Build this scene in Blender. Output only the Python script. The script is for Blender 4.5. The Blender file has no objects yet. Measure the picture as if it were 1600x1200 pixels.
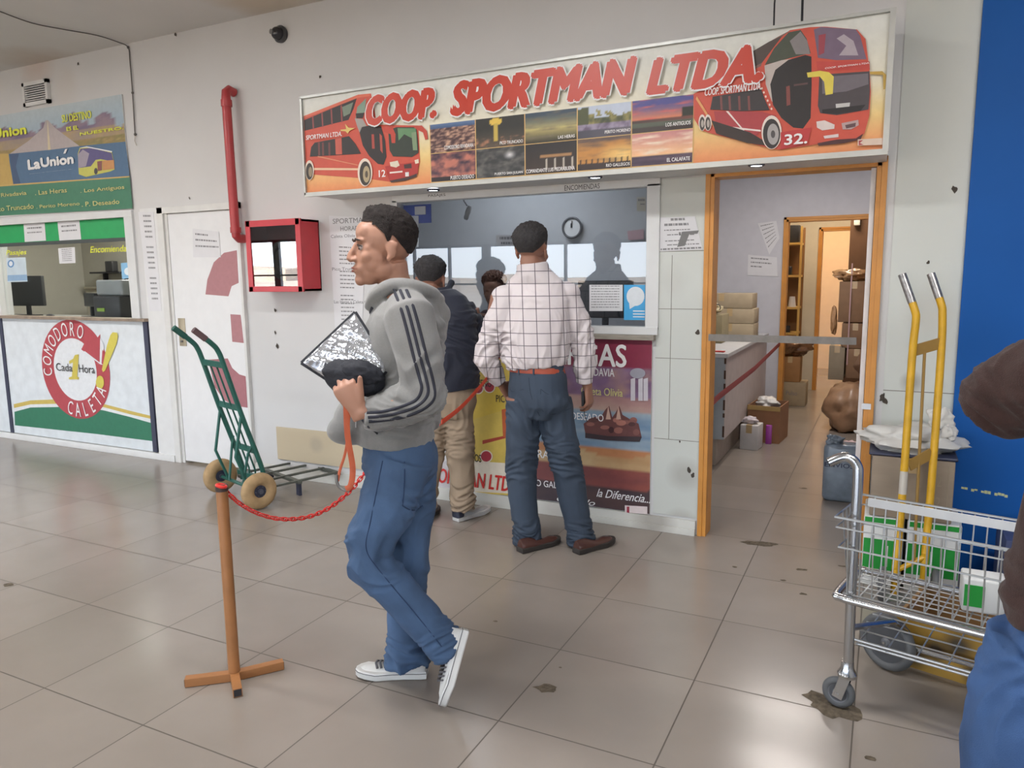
import bpy, bmesh, math, random
import numpy as np
from mathutils import Vector, Matrix, noise
from mathutils.bvhtree import BVHTree
random.seed(7)
S = bpy.context.scene
COL = S.collection
# ---------------------------------------------------------------- camera
F_, YAW, PITCH, ROLL = 1169.725, 0.462093, 0.143422, -0.011217
CAM = Vector((1.10204, -4.19856, 1.49575))
_r = Vector((math.cos(YAW), math.sin(YAW), 0))
_w = Vector((-math.sin(YAW)*math.cos(PITCH), math.cos(YAW)*math.cos(PITCH), -math.sin(PITCH)))
_u = _r.cross(_w)
CR = math.cos(ROLL)*_r + math.sin(ROLL)*_u
CU = -math.sin(ROLL)*_r + math.cos(ROLL)*_u
CW = _w
cam = bpy.data.cameras.new('camera'); co = bpy.data.objects.new('camera', cam); COL.objects.link(co)
m = Matrix((CR, CU, -CW)).transposed().to_4x4(); m.translation = CAM
co.matrix_world = m
cam.sensor_width = 36; cam.sensor_fit = 'HORIZONTAL'; cam.lens = 36*F_/1600
cam.clip_start = .05; cam.clip_end = 500
S.camera = co
# ---------------------------------------------------------------- colour, daylight
S.view_settings.view_transform = 'Standard'; S.view_settings.look = 'None'
S.view_settings.gamma = 1; S.view_settings.exposure = -0.80; S.view_settings.use_curve_mapping = False
S.cycles.max_bounces = 8; S.cycles.diffuse_bounces = 4; S.cycles.glossy_bounces = 4
S.cycles.transparent_max_bounces = 12; S.cycles.caustics_reflective = False; S.cycles.caustics_refractive = False
S.cycles.sample_clamp_indirect = 6
S.cycles.use_denoising = True
SKY = 16.0
wd = bpy.data.worlds.new('World'); S.world = wd; wd.use_nodes = True
nt = wd.node_tree; bg = nt.nodes['Background']
tc = nt.nodes.new('ShaderNodeTexCoord'); sp = nt.nodes.new('ShaderNodeSeparateXYZ'); nt.links.new(tc.outputs['Generated'], sp.inputs[0])
rp = nt.nodes.new('ShaderNodeValToRGB'); rp.color_ramp.elements[0].position = .0; rp.color_ramp.elements[1].position = .5
rp.color_ramp.elements[0].color = (.88, .94, 1, 1); rp.color_ramp.elements[1].color = (.50, .68, 1, 1)
nt.links.new(sp.outputs[2], rp.inputs[0]); nt.links.new(rp.outputs[0], bg.inputs[0]); bg.inputs[1].default_value = SKY

def lamp_area(name, loc, sx, sy, power, rgb, rot=(0, 0, 0), parent=None, portal=False):
    l = bpy.data.lights.new(name, 'AREA'); l.shape = 'RECTANGLE'; l.size = sx; l.size_y = sy; l.energy = power; l.color = rgb
    if portal: l.cycles.is_portal = True
    o = bpy.data.objects.new(name, l); COL.objects.link(o); o.location = loc; o.rotation_euler = rot
    if parent:
        o.parent = parent; o.location = Vector(loc)-parent.location
    return o
HX0, HX1, HY0, CZ = -24.0, 5.0, -10.5, 3.324
lamp_area('daylight_portal', ((HX0+HX1)/2, HY0-.12, 1.35), HX1-HX0, 1.7, 1, (1, 1, 1), (-math.pi/2, 0, 0), portal=True)
sun = bpy.data.lights.new('sun', 'SUN'); sun.energy = 60; sun.angle = .01; sun.color = (1, .93, .82)
so = bpy.data.objects.new('sun', sun); COL.objects.link(so); so.rotation_euler = (math.radians(-42), 0, math.radians(12))   # from behind the building
HALL_P, ROOM_P = 70, 28

# ---------------------------------------------------------------- helpers
def lin(c):
    return tuple(((v/12.92) if v <= .04045 else ((v+.055)/1.055)**2.4) for v in c)
def rgb8(r, g, b): return lin((r/255, g/255, b/255))
def ray(px, py): return (CW + CR*((px-800)/F_) - CU*((py-600)/F_))
def WP(px, py, Y=0.0):
    d = ray(px, py); return CAM + d*((Y-CAM.y)/d.y)
def FP(px, py, Z=0.0):
    d = ray(px, py); return CAM + d*((Z-CAM.z)/d.z)
def VP(px, py, R, n):
    "point of the pixel's ray on the vertical plane through R with normal n"
    d = ray(px, py); n = Vector((n[0], n[1], 0)); return CAM + d*(((Vector((R[0], R[1], 0))-CAM).dot(n))/d.dot(n))

MATS = {}
def mat(name, rgb, rough=.6, metal=0, var=.06, scale=12, bump=0, bscale=60, spec=.5, coat=0, stretch=None, sheen=0):
    if name in MATS: return MATS[name]
    m = bpy.data.materials.new(name); m.use_nodes = True; nt = m.node_tree; b = nt.nodes['Principled BSDF']
    b.inputs['Roughness'].default_value = rough; b.inputs['Metallic'].default_value = metal
    b.inputs['Specular IOR Level'].default_value = spec; b.inputs['Coat Weight'].default_value = coat
    if sheen: b.inputs['Sheen Weight'].default_value = sheen
    tc = nt.nodes.new('ShaderNodeTexCoord'); src = tc.outputs['Object']
    if stretch:
        mp = nt.nodes.new('ShaderNodeMapping'); mp.inputs['Scale'].default_value = stretch; nt.links.new(src, mp.inputs[0]); src = mp.outputs[0]
    n = nt.nodes.new('ShaderNodeTexNoise'); n.inputs['Scale'].default_value = scale; n.inputs['Detail'].default_value = 4
    nt.links.new(src, n.inputs['Vector'])
    r = nt.nodes.new('ShaderNodeValToRGB'); e = r.color_ramp.elements
    e[0].position = .3; e[1].position = .7
    e[0].color = tuple(max(0, c*(1-var)) for c in rgb)+(1,); e[1].color = tuple(min(1, c*(1+var)) for c in rgb)+(1,)
    nt.links.new(n.outputs['Fac'], r.inputs[0]); nt.links.new(r.outputs[0], b.inputs['Base Color'])
    if bump:
        n2 = nt.nodes.new('ShaderNodeTexNoise'); n2.inputs['Scale'].default_value = bscale; n2.inputs['Detail'].default_value = 3
        nt.links.new(src, n2.inputs['Vector'])
        bp = nt.nodes.new('ShaderNodeBump'); bp.inputs['Strength'].default_value = bump; bp.inputs['Distance'].default_value = .01
        nt.links.new(n2.outputs['Fac'], bp.inputs['Height']); nt.links.new(bp.outputs[0], b.inputs['Normal'])
    MATS[name] = m; return m
def M8(name, r, g, b, **k): return mat(name, rgb8(r, g, b), **k)
def emit(name, rgb, s):
    m = bpy.data.materials.new(name); m.use_nodes = True; b = m.node_tree.nodes['Principled BSDF']
    b.inputs['Base Color'].default_value = rgb+(1,); b.inputs['Emission Color'].default_value = rgb+(1,); b.inputs['Emission Strength'].default_value = s
    return m
def glass(name, ior=1.5, tint=(.93, .95, .95), rough=0.0):
    m = bpy.data.materials.new(name); m.use_nodes = True; nt = m.node_tree
    nt.nodes.remove(nt.nodes['Principled BSDF']); out = nt.nodes['Material Output']
    t = nt.nodes.new('ShaderNodeBsdfTransparent'); t.inputs[0].default_value = tint+(1,)
    g = nt.nodes.new('ShaderNodeBsdfGlossy'); g.inputs['Roughness'].default_value = rough
    f = nt.nodes.new('ShaderNodeFresnel'); ge = nt.nodes.new('ShaderNodeNewGeometry'); mi = nt.nodes.new('ShaderNodeMapRange')
    nt.links.new(ge.outputs['Backfacing'], mi.inputs[0]); mi.inputs[3].default_value = ior; mi.inputs[4].default_value = 1/ior; nt.links.new(mi.outputs[0], f.inputs[0])
    x = nt.nodes.new('ShaderNodeMixShader'); nt.links.new(f.outputs[0], x.inputs[0]); nt.links.new(t.outputs[0], x.inputs[1]); nt.links.new(g.outputs[0], x.inputs[2])
    nt.links.new(x.outputs[0], out.inputs[0]); return m

class MB:
    def __init__(s): s.v = []; s.f = []; s.mi = []; s.c = []; s.cur = 0
    def add(s, vs, fs):
        o = len(s.v); s.v += [tuple(v) for v in vs]; s.f += [tuple(i+o for i in f) for f in fs]; s.mi += [s.cur]*len(fs)
        return s
    def box(s, a, b, M=None):
        x0, y0, z0 = a; x1, y1, z1 = b
        vs = [Vector(q) for q in ((x0,y0,z0),(x1,y0,z0),(x1,y1,z0),(x0,y1,z0),(x0,y0,z1),(x1,y0,z1),(x1,y1,z1),(x0,y1,z1))]
        if M is not None: vs = [M @ v for v in vs]
        return s.add(vs, [(0,3,2,1),(4,5,6,7),(0,1,5,4),(1,2,6,5),(2,3,7,6),(3,0,4,7)])
    def rbox(s, a, b, r=.01, n=3, M=None):
        "rounded in plan and softly at top and bottom"
        x0, y0, z0 = a; x1, y1, z1 = b; r = min(r, (x1-x0)/2.01, (y1-y0)/2.01, (z1-z0)/2.01)
        rings = []
        for zz, ins in [(z0, r)]+[(z0+r-r*math.cos(t*math.pi/2/n), r-r*math.sin(t*math.pi/2/n)) for t in range(1, n+1)]+[(z1-r+r*math.sin(t*math.pi/2/n), r-r*math.cos(t*math.pi/2/n)) for t in range(0, n+1)]:
            ring = []
            for cx, cy, a0 in ((x1-r, y1-r, 0), (x0+r, y1-r, 90), (x0+r, y0+r, 180), (x1-r, y0+r, 270)):
                for t in range(n+1):
                    an = math.radians(a0+90*t/n); rr = r-ins
                    ring.append(Vector((cx+rr*math.cos(an), cy+rr*math.sin(an), zz)))
            rings.append(ring)
        if M is not None: rings = [[M @ v for v in q] for q in rings]
        return s.rings(rings)
    def rings(s, rings, cap=True, close=True):
        n = len(rings[0]); vs = [v for r in rings for v in r]; fs = []
        for i in range(len(rings)-1):
            for j in range(n if close else n-1):
                k = (j+1) % n; fs.append((i*n+j, i*n+k, (i+1)*n+k, (i+1)*n+j))
        if cap: fs.append(tuple(range(n))[::-1]); fs.append(tuple((len(rings)-1)*n+j for j in range(n)))
        return s.add(vs, fs)
    def tube(s, pts, r, seg=10, closed=False, hint=None):
        pts = [Vector(p) for p in pts]; n = len(pts); rr = r if isinstance(r, (list, tuple)) else [r]*n
        rings = []; prev = None
        for i, p in enumerate(pts):
            if closed: t = pts[(i+1) % n]-pts[i-1]
            else: t = (pts[min(i+1, n-1)]-pts[max(i-1, 0)])
            t.normalize()
            if prev is None:
                h = Vector(hint) if hint is not None else (Vector((0, 0, 1)) if abs(t.z) < .9 else Vector((1, 0, 0)))
                a = (h-t*h.dot(t)).normalized()
            else: a = (prev-t*prev.dot(t)).normalized()
            prev = a; b = t.cross(a)
            q = rr[i]; ra, rb = q if isinstance(q, (list, tuple)) else (q, q)
            rings.append([p+a*ra*math.cos(2*math.pi*k/seg)+b*rb*math.sin(2*math.pi*k/seg) for k in range(seg)])
        if closed: rings.append(rings[0]); return s.rings(rings, cap=False)
        return s.rings(rings)
    def lathe(s, prof, c=(0, 0, 0), axis=(0, 0, 1), seg=24):
        ax = Vector(axis).normalized(); h = Vector((0, 0, 1)) if abs(ax.z) < .9 else Vector((1, 0, 0))
        a = (h-ax*h.dot(ax)).normalized(); b = ax.cross(a); c = Vector(c)
        return s.rings([[c+ax*z+(a*math.cos(2*math.pi*k/seg)+b*math.sin(2*math.pi*k/seg))*r for k in range(seg)] for r, z in prof])
    def torus(s, c, axis, R, r, seg=28, k=12, sx=1.0):
        ax = Vector(axis).normalized(); h = Vector((0, 0, 1)) if abs(ax.z) < .9 else Vector((1, 0, 0))
        a = (h-ax*h.dot(ax)).normalized(); b = ax.cross(a); c = Vector(c); rings = []
        for i in range(seg+1):
            an = 2*math.pi*i/seg; d = a*math.cos(an)+b*math.sin(an)
            rings.append([c+d*(R+r*math.cos(2*math.pi*j/k))+ax*r*sx*math.sin(2*math.pi*j/k) for j in range(k)])
        return s.rings(rings, cap=False)
    def ell(s, c, r, M=None, nu=20, nv=12):
        c = Vector(c); rings = []
        for i in range(nv+1):
            ph = math.pi*(i/nv); ph = min(max(ph, .02), math.pi-.02)
            ring = [Vector((r[0]*math.sin(ph)*math.cos(2*math.pi*j/nu), r[1]*math.sin(ph)*math.sin(2*math.pi*j/nu), -r[2]*math.cos(ph))) for j in range(nu)]
            if M is not None: ring = [M.to_3x3() @ v for v in ring]
            rings.append([v+c for v in ring])
        return s.rings(rings)
    def prism(s, pts, off):
        "extrude a planar polygon by the vector off"
        pts = [Vector(p) for p in pts]; off = Vector(off); n = len(pts)
        s.add(pts+[p+off for p in pts], [tuple(range(n)), tuple(range(n, 2*n))[::-1]]+[(i, i+n, (i+1) % n+n, (i+1) % n) for i in range(n)])
        return s
    def xf(s, M, start=0):
        for i in range(start, len(s.v)): s.v[i] = tuple(M @ Vector(s.v[i]))
        return s
    def build(s, name, mt, parent=None, smooth=True, kind=None, bevel=0, angle=35):
        me = bpy.data.meshes.new(name); me.from_pydata(s.v, [], s.f)
        ms = mt if isinstance(mt, (list, tuple)) else [mt]
        for q in ms: me.materials.append(q)
        bm = bmesh.new(); bm.from_mesh(me)
        for f, mi in zip(bm.faces, s.mi): f.material_index = mi; f.smooth = smooth
        bmesh.ops.recalc_face_normals(bm, faces=bm.faces)
        if bevel:
            bmesh.ops.bevel(bm, geom=[e for e in bm.edges if len(e.link_faces) == 2 and e.calc_face_angle(0) > .6], offset=bevel, segments=2, affect='EDGES', profile=.7)
        if smooth:
            for e in bm.edges:
                if len(e.link_faces) == 2 and e.calc_face_angle(0) > math.radians(angle): e.smooth = False
        bm.to_mesh(me); bm.free()
        return link(name, me, parent, kind)
def link(name, me, parent=None, kind=None):
    o = bpy.data.objects.new(name, me); COL.objects.link(o)
    if parent is not None:
        o.parent = parent
        o.matrix_parent_inverse = (Matrix.Translation(parent.location) @ parent.rotation_euler.to_matrix().to_4x4()).inverted()
        if parent.parent is not None: o.matrix_parent_inverse = PW(parent).inverted()
    if kind: o['kind'] = kind
    return o
def PW(o):
    m = Matrix.LocRotScale(o.location, o.rotation_euler, o.scale)
    return m if o.parent is None else PW(o.parent) @ o.matrix_parent_inverse @ m
def tag(o, label=None, cat=None, group=None, kind=None):
    if label: o['label'] = label
    if cat: o['category'] = cat
    if group: o['group'] = group
    if kind: o['kind'] = kind
    return o
def thing(name, loc, label, cat, group=None):
    o = bpy.data.objects.new(name, None); COL.objects.link(o); o.location = loc; o.empty_display_size = .1
    return tag(o, label, cat, group)
def st(name, mb, m, parent=None, **k): return mb.build(name, m, parent, kind='structure' if parent is None else None, **k)
def label(o, t): o['label'] = t; return o

# ---- flat artwork: coloured polygons on a plane Y = const (faces -Y)
def artmat():
    if 'printed_art' in MATS: return MATS['printed_art']
    m = bpy.data.materials.new('printed_art'); m.use_nodes = True; nt = m.node_tree; b = nt.nodes['Principled BSDF']
    a = nt.nodes.new('ShaderNodeAttribute'); a.attribute_name = 'Col'
    n = nt.nodes.new('ShaderNodeTexNoise'); n.inputs['Scale'].default_value = 30; n.inputs['Detail'].default_value = 3
    tc = nt.nodes.new('ShaderNodeTexCoord'); nt.links.new(tc.outputs['Object'], n.inputs['Vector'])
    mr = nt.nodes.new('ShaderNodeMapRange'); mr.inputs[3].default_value = .9; mr.inputs[4].default_value = 1.1; nt.links.new(n.outputs['Fac'], mr.inputs[0])
    h = nt.nodes.new('ShaderNodeVectorMath'); h.operation = 'SCALE'; nt.links.new(a.outputs['Color'], h.inputs[0]); nt.links.new(mr.outputs[0], h.inputs['Scale'])
    nt.links.new(h.outputs[0], b.inputs['Base Color']); b.inputs['Roughness'].default_value = .45; b.inputs['Specular IOR Level'].default_value = .4
    MATS['printed_art'] = m; return m
def soft(c):
    g = .3*c[0]+.59*c[1]+.11*c[2]; return rgb8(*[min(255, 14+.92*(q+(g-q)*.16)) for q in c])   # greys the print and lifts its blacks: haze put into the colours
class Art:
    def __init__(s, Y, step=.00035, px=True):
        s.Y = Y; s.k = 0; s.step = step; s.v = []; s.f = []; s.c = []; s.px = px
    def P(s, q):
        if s.px: w = WP(q[0], q[1], s.Y); return (w.x, w.z)
        return q
    def poly(s, pts, col, conv=None):
        s.k += 1
        if conv: pts = [conv(*q) for q in pts]
        pts = [s.P(q) for q in pts]; o = len(s.v); y = s.Y-s.k*s.step
        s.v += [(x, y, z) for x, z in pts]; s.f.append(tuple(range(o, o+len(pts))))
        cs = col if isinstance(col, list) else [col]*len(pts); s.c += [soft(c) for c in cs]
        return s
    def ell(s, c, r, col, conv=None, n=24, ang=0):
        ca, sa = math.cos(ang), math.sin(ang)
        return s.poly([(c[0]+r[0]*math.cos(2*math.pi*k/n)*ca-r[1]*math.sin(2*math.pi*k/n)*sa, c[1]+r[0]*math.cos(2*math.pi*k/n)*sa+r[1]*math.sin(2*math.pi*k/n)*ca) for k in range(n)], col, conv)
    def grid(s, x0, x1, z0, z1, nx, nz, fn):
        s.k += 1; o = len(s.v); y = s.Y-s.k*s.step
        for j in range(nz+1):
            for i in range(nx+1):
                u, v = i/nx, j/nz; s.v.append((x0+(x1-x0)*u, y, z0+(z1-z0)*v)); s.c.append(soft([min(255, max(0, q)) for q in fn(u, v)]))
        for j in range(nz):
            for i in range(nx):
                a = o+j*(nx+1)+i; s.f.append((a, a+1, a+nx+2, a+nx+1))
        return s
    def build(s, name, parent=None):
        me = bpy.data.meshes.new(name); me.from_pydata(s.v, [], s.f); me.materials.append(artmat())
        at = me.color_attributes.new('Col', 'FLOAT_COLOR', 'POINT')
        for i, c in enumerate(s.c): at.data[i].color = c+(1,)
        return link(name, me, parent)
def fbm(x, y, s=3.0, seed=0): return noise.fractal(Vector((x*s, y*s, seed*7.3)), 1.0, 2.0, 4)
def mix(a, b, t): t = min(1, max(0, t)); return tuple(p+(q-p)*t for p, q in zip(a, b))

_tn = [0]
def text_mesh(s, bold=0, shear=0, ext=0):
    cu = bpy.data.curves.new('lettering', 'FONT'); cu.body = s; cu.offset = 0; cu.shear = shear; cu.extrude = ext; cu.resolution_u = 3
    ob = bpy.data.objects.new('lettering', cu); COL.objects.link(ob)
    dg = bpy.context.evaluated_depsgraph_get(); me = bpy.data.meshes.new_from_object(ob.evaluated_get(dg)); bpy.data.objects.remove(ob)
    v = np.array([q.co[:] for q in me.vertices]); return me, v
def text(s, x0, z0, x1, z1, Y, m, parent=None, bold=0, shear=0, slope=0, name='lettering', ext=0, M=None):
    "lettering fitted to the rectangle x0..x1, z0..z1 of the plane Y (z1 at the left end; slope = rise over the width)"
    me, v = text_mesh(s, bold, shear, ext)
    lo, hi = v.min(0), v.max(0)
    if bold and not ext:      # heavier strokes: the outline struck five times within its own rectangle
        s1, w1 = bold*.55*(x1-x0)/max(1e-6, hi[0]-lo[0])*(hi[1]-lo[1])*0+bold*.85*abs(z1-z0), bold*.6*abs(z1-z0)
        fs = [tuple(p.vertices) for p in me.polygons]; vs = []; ff = []
        for k, (dx, dz) in enumerate(((0, 0), (s1, 0), (-s1, 0), (0, w1), (0, -w1), (s1*.7, w1*.7), (-s1*.7, -w1*.7))):
            o = len(vs)
            for c in v:
                u = (c[0]-lo[0])/(hi[0]-lo[0]+1e-9); w = (c[1]-lo[1])/(hi[1]-lo[1]+1e-9)
                p = Vector((x0+s1+(x1-x0-2*s1)*u+dx, Y-k*.00002, z0+w1+(z1-z0-2*w1)*w+slope*u+dz)); vs.append(M @ p if M is not None else p)
            ff += [tuple(i+o for i in f) for f in fs]
        me = bpy.data.meshes.new('lettering'); me.from_pydata(vs, [], ff); me.materials.append(m); return link(name, me, parent)
    for q, c in zip(me.vertices, v):
        u = (c[0]-lo[0])/(hi[0]-lo[0]+1e-9); w = (c[1]-lo[1])/(hi[1]-lo[1]+1e-9)
        p = Vector((x0+(x1-x0)*u, Y-c[2]*(1 if ext else 0)-(ext), z0+(z1-z0)*w+slope*u))
        q.co = M @ p if M is not None else p
    me.materials.clear(); me.materials.append(m)
    return link(name, me, parent)
def textpx(s, ax, ay, bx, by, Y, m, parent=None, **k):
    "px of the text's lower-left and upper-right corners"
    a = WP(ax, ay, Y); b = WP(bx, by, Y); return text(s, a.x, a.z, b.x, b.z, Y, m, parent, **k)
# ================================================================= SETTING
# floor: 0.54 m glossy tiles
def floor_mat():
    m = bpy.data.materials.new('floor_tiles'); m.use_nodes = True; nt = m.node_tree; b = nt.nodes['Principled BSDF']
    N = nt.nodes.new; L = nt.links.new
    tc = N('ShaderNodeTexCoord'); sp = N('ShaderNodeSeparateXYZ'); L(tc.outputs['Object'], sp.inputs[0])
    def grid(out, T, off, w):
        a = N('ShaderNodeMath'); a.operation = 'ADD'; L(out, a.inputs[0]); a.inputs[1].default_value = off+100*T
        d = N('ShaderNodeMath'); d.operation = 'DIVIDE'; L(a.outputs[0], d.inputs[0]); d.inputs[1].default_value = T
        f = N('ShaderNodeMath'); f.operation = 'FRACT'; L(d.outputs[0], f.inputs[0])
        s = N('ShaderNodeMath'); s.operation = 'SUBTRACT'; L(f.outputs[0], s.inputs[0]); s.inputs[1].default_value = .5
        ab = N('ShaderNodeMath'); ab.operation = 'ABSOLUTE'; L(s.outputs[0], ab.inputs[0])
        g = N('ShaderNodeMath'); g.operation = 'GREATER_THAN'; L(ab.outputs[0], g.inputs[0]); g.inputs[1].default_value = .5-w/T/2
        fl = N('ShaderNodeMath'); fl.operation = 'FLOOR'; L(d.outputs[0], fl.inputs[0])
        return g.outputs[0], fl.outputs[0]
    gx, ix = grid(sp.outputs[0], T_, 0, .005); gy, iy = grid(sp.outputs[1], T_, -ROWOFF, .005)
    mx = N('ShaderNodeMath'); mx.operation = 'MAXIMUM'; L(gx, mx.inputs[0]); L(gy, mx.inputs[1])
    cmb = N('ShaderNodeCombineXYZ'); L(ix, cmb.inputs[0]); L(iy, cmb.inputs[1])
    wn = N('ShaderNodeTexWhiteNoise'); L(cmb.outputs[0], wn.inputs['Vector'])
    n1 = N('ShaderNodeTexNoise'); n1.inputs['Scale'].default_value = 1.6; n1.inputs['Detail'].default_value = 6; L(tc.outputs['Object'], n1.inputs['Vector'])
    r = N('ShaderNodeValToRGB'); r.color_ramp.elements[0].position = .3; r.color_ramp.elements[1].position = .75
    r.color_ramp.elements[0].color = (.245, .212, .182, 1); r.color_ramp.elements[1].color = (.295, .26, .228, 1); L(n1.outputs['Fac'], r.inputs[0])
    tv = N('ShaderNodeMapRange'); tv.inputs[3].default_value = .95; tv.inputs[4].default_value = 1.04; L(wn.outputs[0], tv.inputs[0])
    sc = N('ShaderNodeVectorMath'); sc.operation = 'SCALE'; L(r.outputs[0], sc.inputs[0]); L(tv.outputs[0], sc.inputs['Scale'])
    x = N('ShaderNodeMix'); x.data_type = 'RGBA'; L(mx.outputs[0], x.inputs[0]); L(sc.outputs[0], x.inputs[6]); x.inputs[7].default_value = (.10, .085, .07, 1)
    L(x.outputs[2], b.inputs['Base Color'])
    n2 = N('ShaderNodeTexNoise'); n2.inputs['Scale'].default_value = 5; n2.inputs['Detail'].default_value = 5; L(tc.outputs['Object'], n2.inputs['Vector'])
    rr = N('ShaderNodeMapRange'); rr.inputs[3].default_value = .16; rr.inputs[4].default_value = .34; L(n2.outputs['Fac'], rr.inputs[0])
    rm = N('ShaderNodeMath'); rm.operation = 'MAXIMUM'; rm.inputs[0].default_value = .22
    g7 = N('ShaderNodeMath'); g7.operation = 'MULTIPLY'; L(mx.outputs[0], g7.inputs[0]); g7.inputs[1].default_value = .8; L(g7.outputs[0], rm.inputs[1])
    L(rm.outputs[0], b.inputs['Roughness'])
    bp = N('ShaderNodeBump'); bp.invert = True; bp.inputs['Strength'].default_value = .4; bp.inputs['Distance'].default_value = .003; L(mx.outputs[0], bp.inputs['Height']); L(bp.outputs[0], b.inputs['Normal'])
    return m
T_ = .54; ROWOFF = -2.1173
fl = MB().box((HX0, HY0-.2, -.1), (HX1, 0.06, 0)).box((-1.2, .06, -.1), (2.6, 9.0, 0)).box((HX0, .06, -.1), (-1.2, 2.2, 0))
FL = st('floor', fl, floor_mat(), smooth=False)
chip_m = M8('exposed_screed', 92, 82, 68, rough=.95, var=.35, scale=60, bump=.6)
def chip(px, r, sx=1.0, ang=0, n=14, seed=1):
    c = FP(*px); rnd = random.Random(seed)
    pts = []
    for k in range(n):
        a = 2*math.pi*k/n; q = r*(.65+.55*rnd.random()); x, y = q*sx*math.cos(a), q*.7*math.sin(a)
        pts.append((c.x+x*math.cos(ang)-y*math.sin(ang), c.y+x*math.sin(ang)+y*math.cos(ang), .0006))
    mb = MB(); mb.add(pts, [tuple(range(n))]); st('broken_patch', mb, chip_m, FL, smooth=False)
chip((853, 1075), .042, 1.1, .3, seed=3); chip((1300, 1105), .10, 1.0, -.6, 18, seed=5);
chip((1186, 849), .06, 1.6, .2, seed=6); chip((1224, 907), .018, 1, 0, 9, 7); chip((1252, 890), .022, 1.6, .2, 9, 8)
chip((1255, 928), .02, 1, 0, 9, 9); chip((1318, 885), .016, 1.6, 0, 9, 10); chip((774, 971), .012, 1, 0, 8, 11); chip((875, 1043), .008, 1, 0, 8, 12)
chip((12, 914), .03, 1.2, 0, 10, 13); chip((1148, 886), .016, 1, 0, 8, 14); chip((1360, 1185), .02, 1, 0, 8, 16); chip((1255, 763), .02, 1.5, 0, 8, 17)

wall_m = mat('wall_paint', (.62, .59, .56), rough=.75, var=.05, scale=1.2, bump=.05, bscale=40)
ceil_m = mat('ceiling_paint', (.50, .49, .475), rough=.9, var=.04, scale=.8)
def stain_mat(name, base, spots, rough=.8):
    "paint with damp stains of given place and size"
    m = bpy.data.materials.new(name); m.use_nodes = True; nt = m.node_tree; b = nt.nodes['Principled BSDF']; N = nt.nodes.new; L = nt.links.new
    tc = N('ShaderNodeTexCoord'); nz = N('ShaderNodeTexNoise'); nz.inputs['Scale'].default_value = 2.5; nz.inputs['Detail'].default_value = 5; L(tc.outputs['Object'], nz.inputs['Vector'])
    cur = N('ShaderNodeMix'); cur.data_type = 'RGBA'; L(nz.outputs['Fac'], cur.inputs[0]); cur.inputs[6].default_value = tuple(c*.95 for c in base)+(1,); cur.inputs[7].default_value = tuple(c*1.05 for c in base)+(1,)
    out = cur.outputs[2]
    for (c, r, col, st_) in spots:
        d = N('ShaderNodeVectorMath'); d.operation = 'DISTANCE'; L(tc.outputs['Object'], d.inputs[0]); d.inputs[1].default_value = c
        a = N('ShaderNodeMath'); a.operation = 'MULTIPLY_ADD'; L(nz.outputs['Fac'], a.inputs[0]); a.inputs[1].default_value = r; L(d.outputs['Value'], a.inputs[2])
        mr = N('ShaderNodeMapRange'); L(a.outputs[0], mr.inputs[0]); mr.inputs[1].default_value = r*.9; mr.inputs[2].default_value = r*1.7; mr.inputs[3].default_value = st_; mr.inputs[4].default_value = 0
        x = N('ShaderNodeMix'); x.data_type = 'RGBA'; L(mr.outputs[0], x.inputs[0]); L(out, x.inputs[6]); x.inputs[7].default_value = col+(1,); out = x.outputs[2]
    L(out, b.inputs['Base Color']); b.inputs['Roughness'].default_value = rough
    return m
vp = FP(45, 88, CZ); v2 = FP(415, -2, CZ)
ceil_m = stain_mat('ceiling_paint_stained', (.63, .62, .60), [((vp.x, 0, CZ), .35, (.42, .33, .25), .5), ((v2.x, v2.y, CZ), .35, (.55, .46, .34), .7)])
wall_m = stain_mat('wall_paint_stained', (.60, .60, .60), [((-5.45, 0, 3.33), .22, (.52, .40, .34), .5), ((-5.1, 0, 3.1), .15, (.56, .50, .45), .3)], .6)
st('ceiling', MB().box((HX0, HY0-.2, CZ), (HX1, 0, CZ+.15)), ceil_m, smooth=False)

# back wall with its openings; front face at Y = 0
WT = .12
BX0, BX1, BZ0, BZ1 = -6.36, -4.46, 1.17, 2.005        # left booth window
DX0, DX1, DZ = -4.0, -3.24, 2.01                        # left door leaf
CX0, CX1, CZ0, CZ1 = -1.84, -.095, 1.178, 1.995        # centre ticket window
RX0, RX1, RZ = .20, 1.065, 2.055                        # right doorway
w = MB()
w.box((HX0, 0, 0), (BX0, WT, CZ)).box((BX0, 0, 0), (BX1, WT, BZ0)).box((BX0, 0, BZ1), (BX1, WT, CZ)).box((BX1, 0, 0), (DX0-.05, WT, CZ))
w.box((DX0-.05, 0, DZ+.04), (DX1+.02, WT, CZ)).box((DX1+.02, 0, 0), (CX0, WT, CZ)).box((CX0, 0, 0), (CX1, WT, CZ0)).box((CX0, 0, CZ1), (CX1, WT, CZ))
w.box((CX1, 0, 0), (RX0, WT, CZ)).box((RX0, 0, RZ), (RX1, WT, CZ)).box((RX1, 0, 0), (HX1, WT, CZ))
st('wall_back', w, wall_m, smooth=False)
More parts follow.
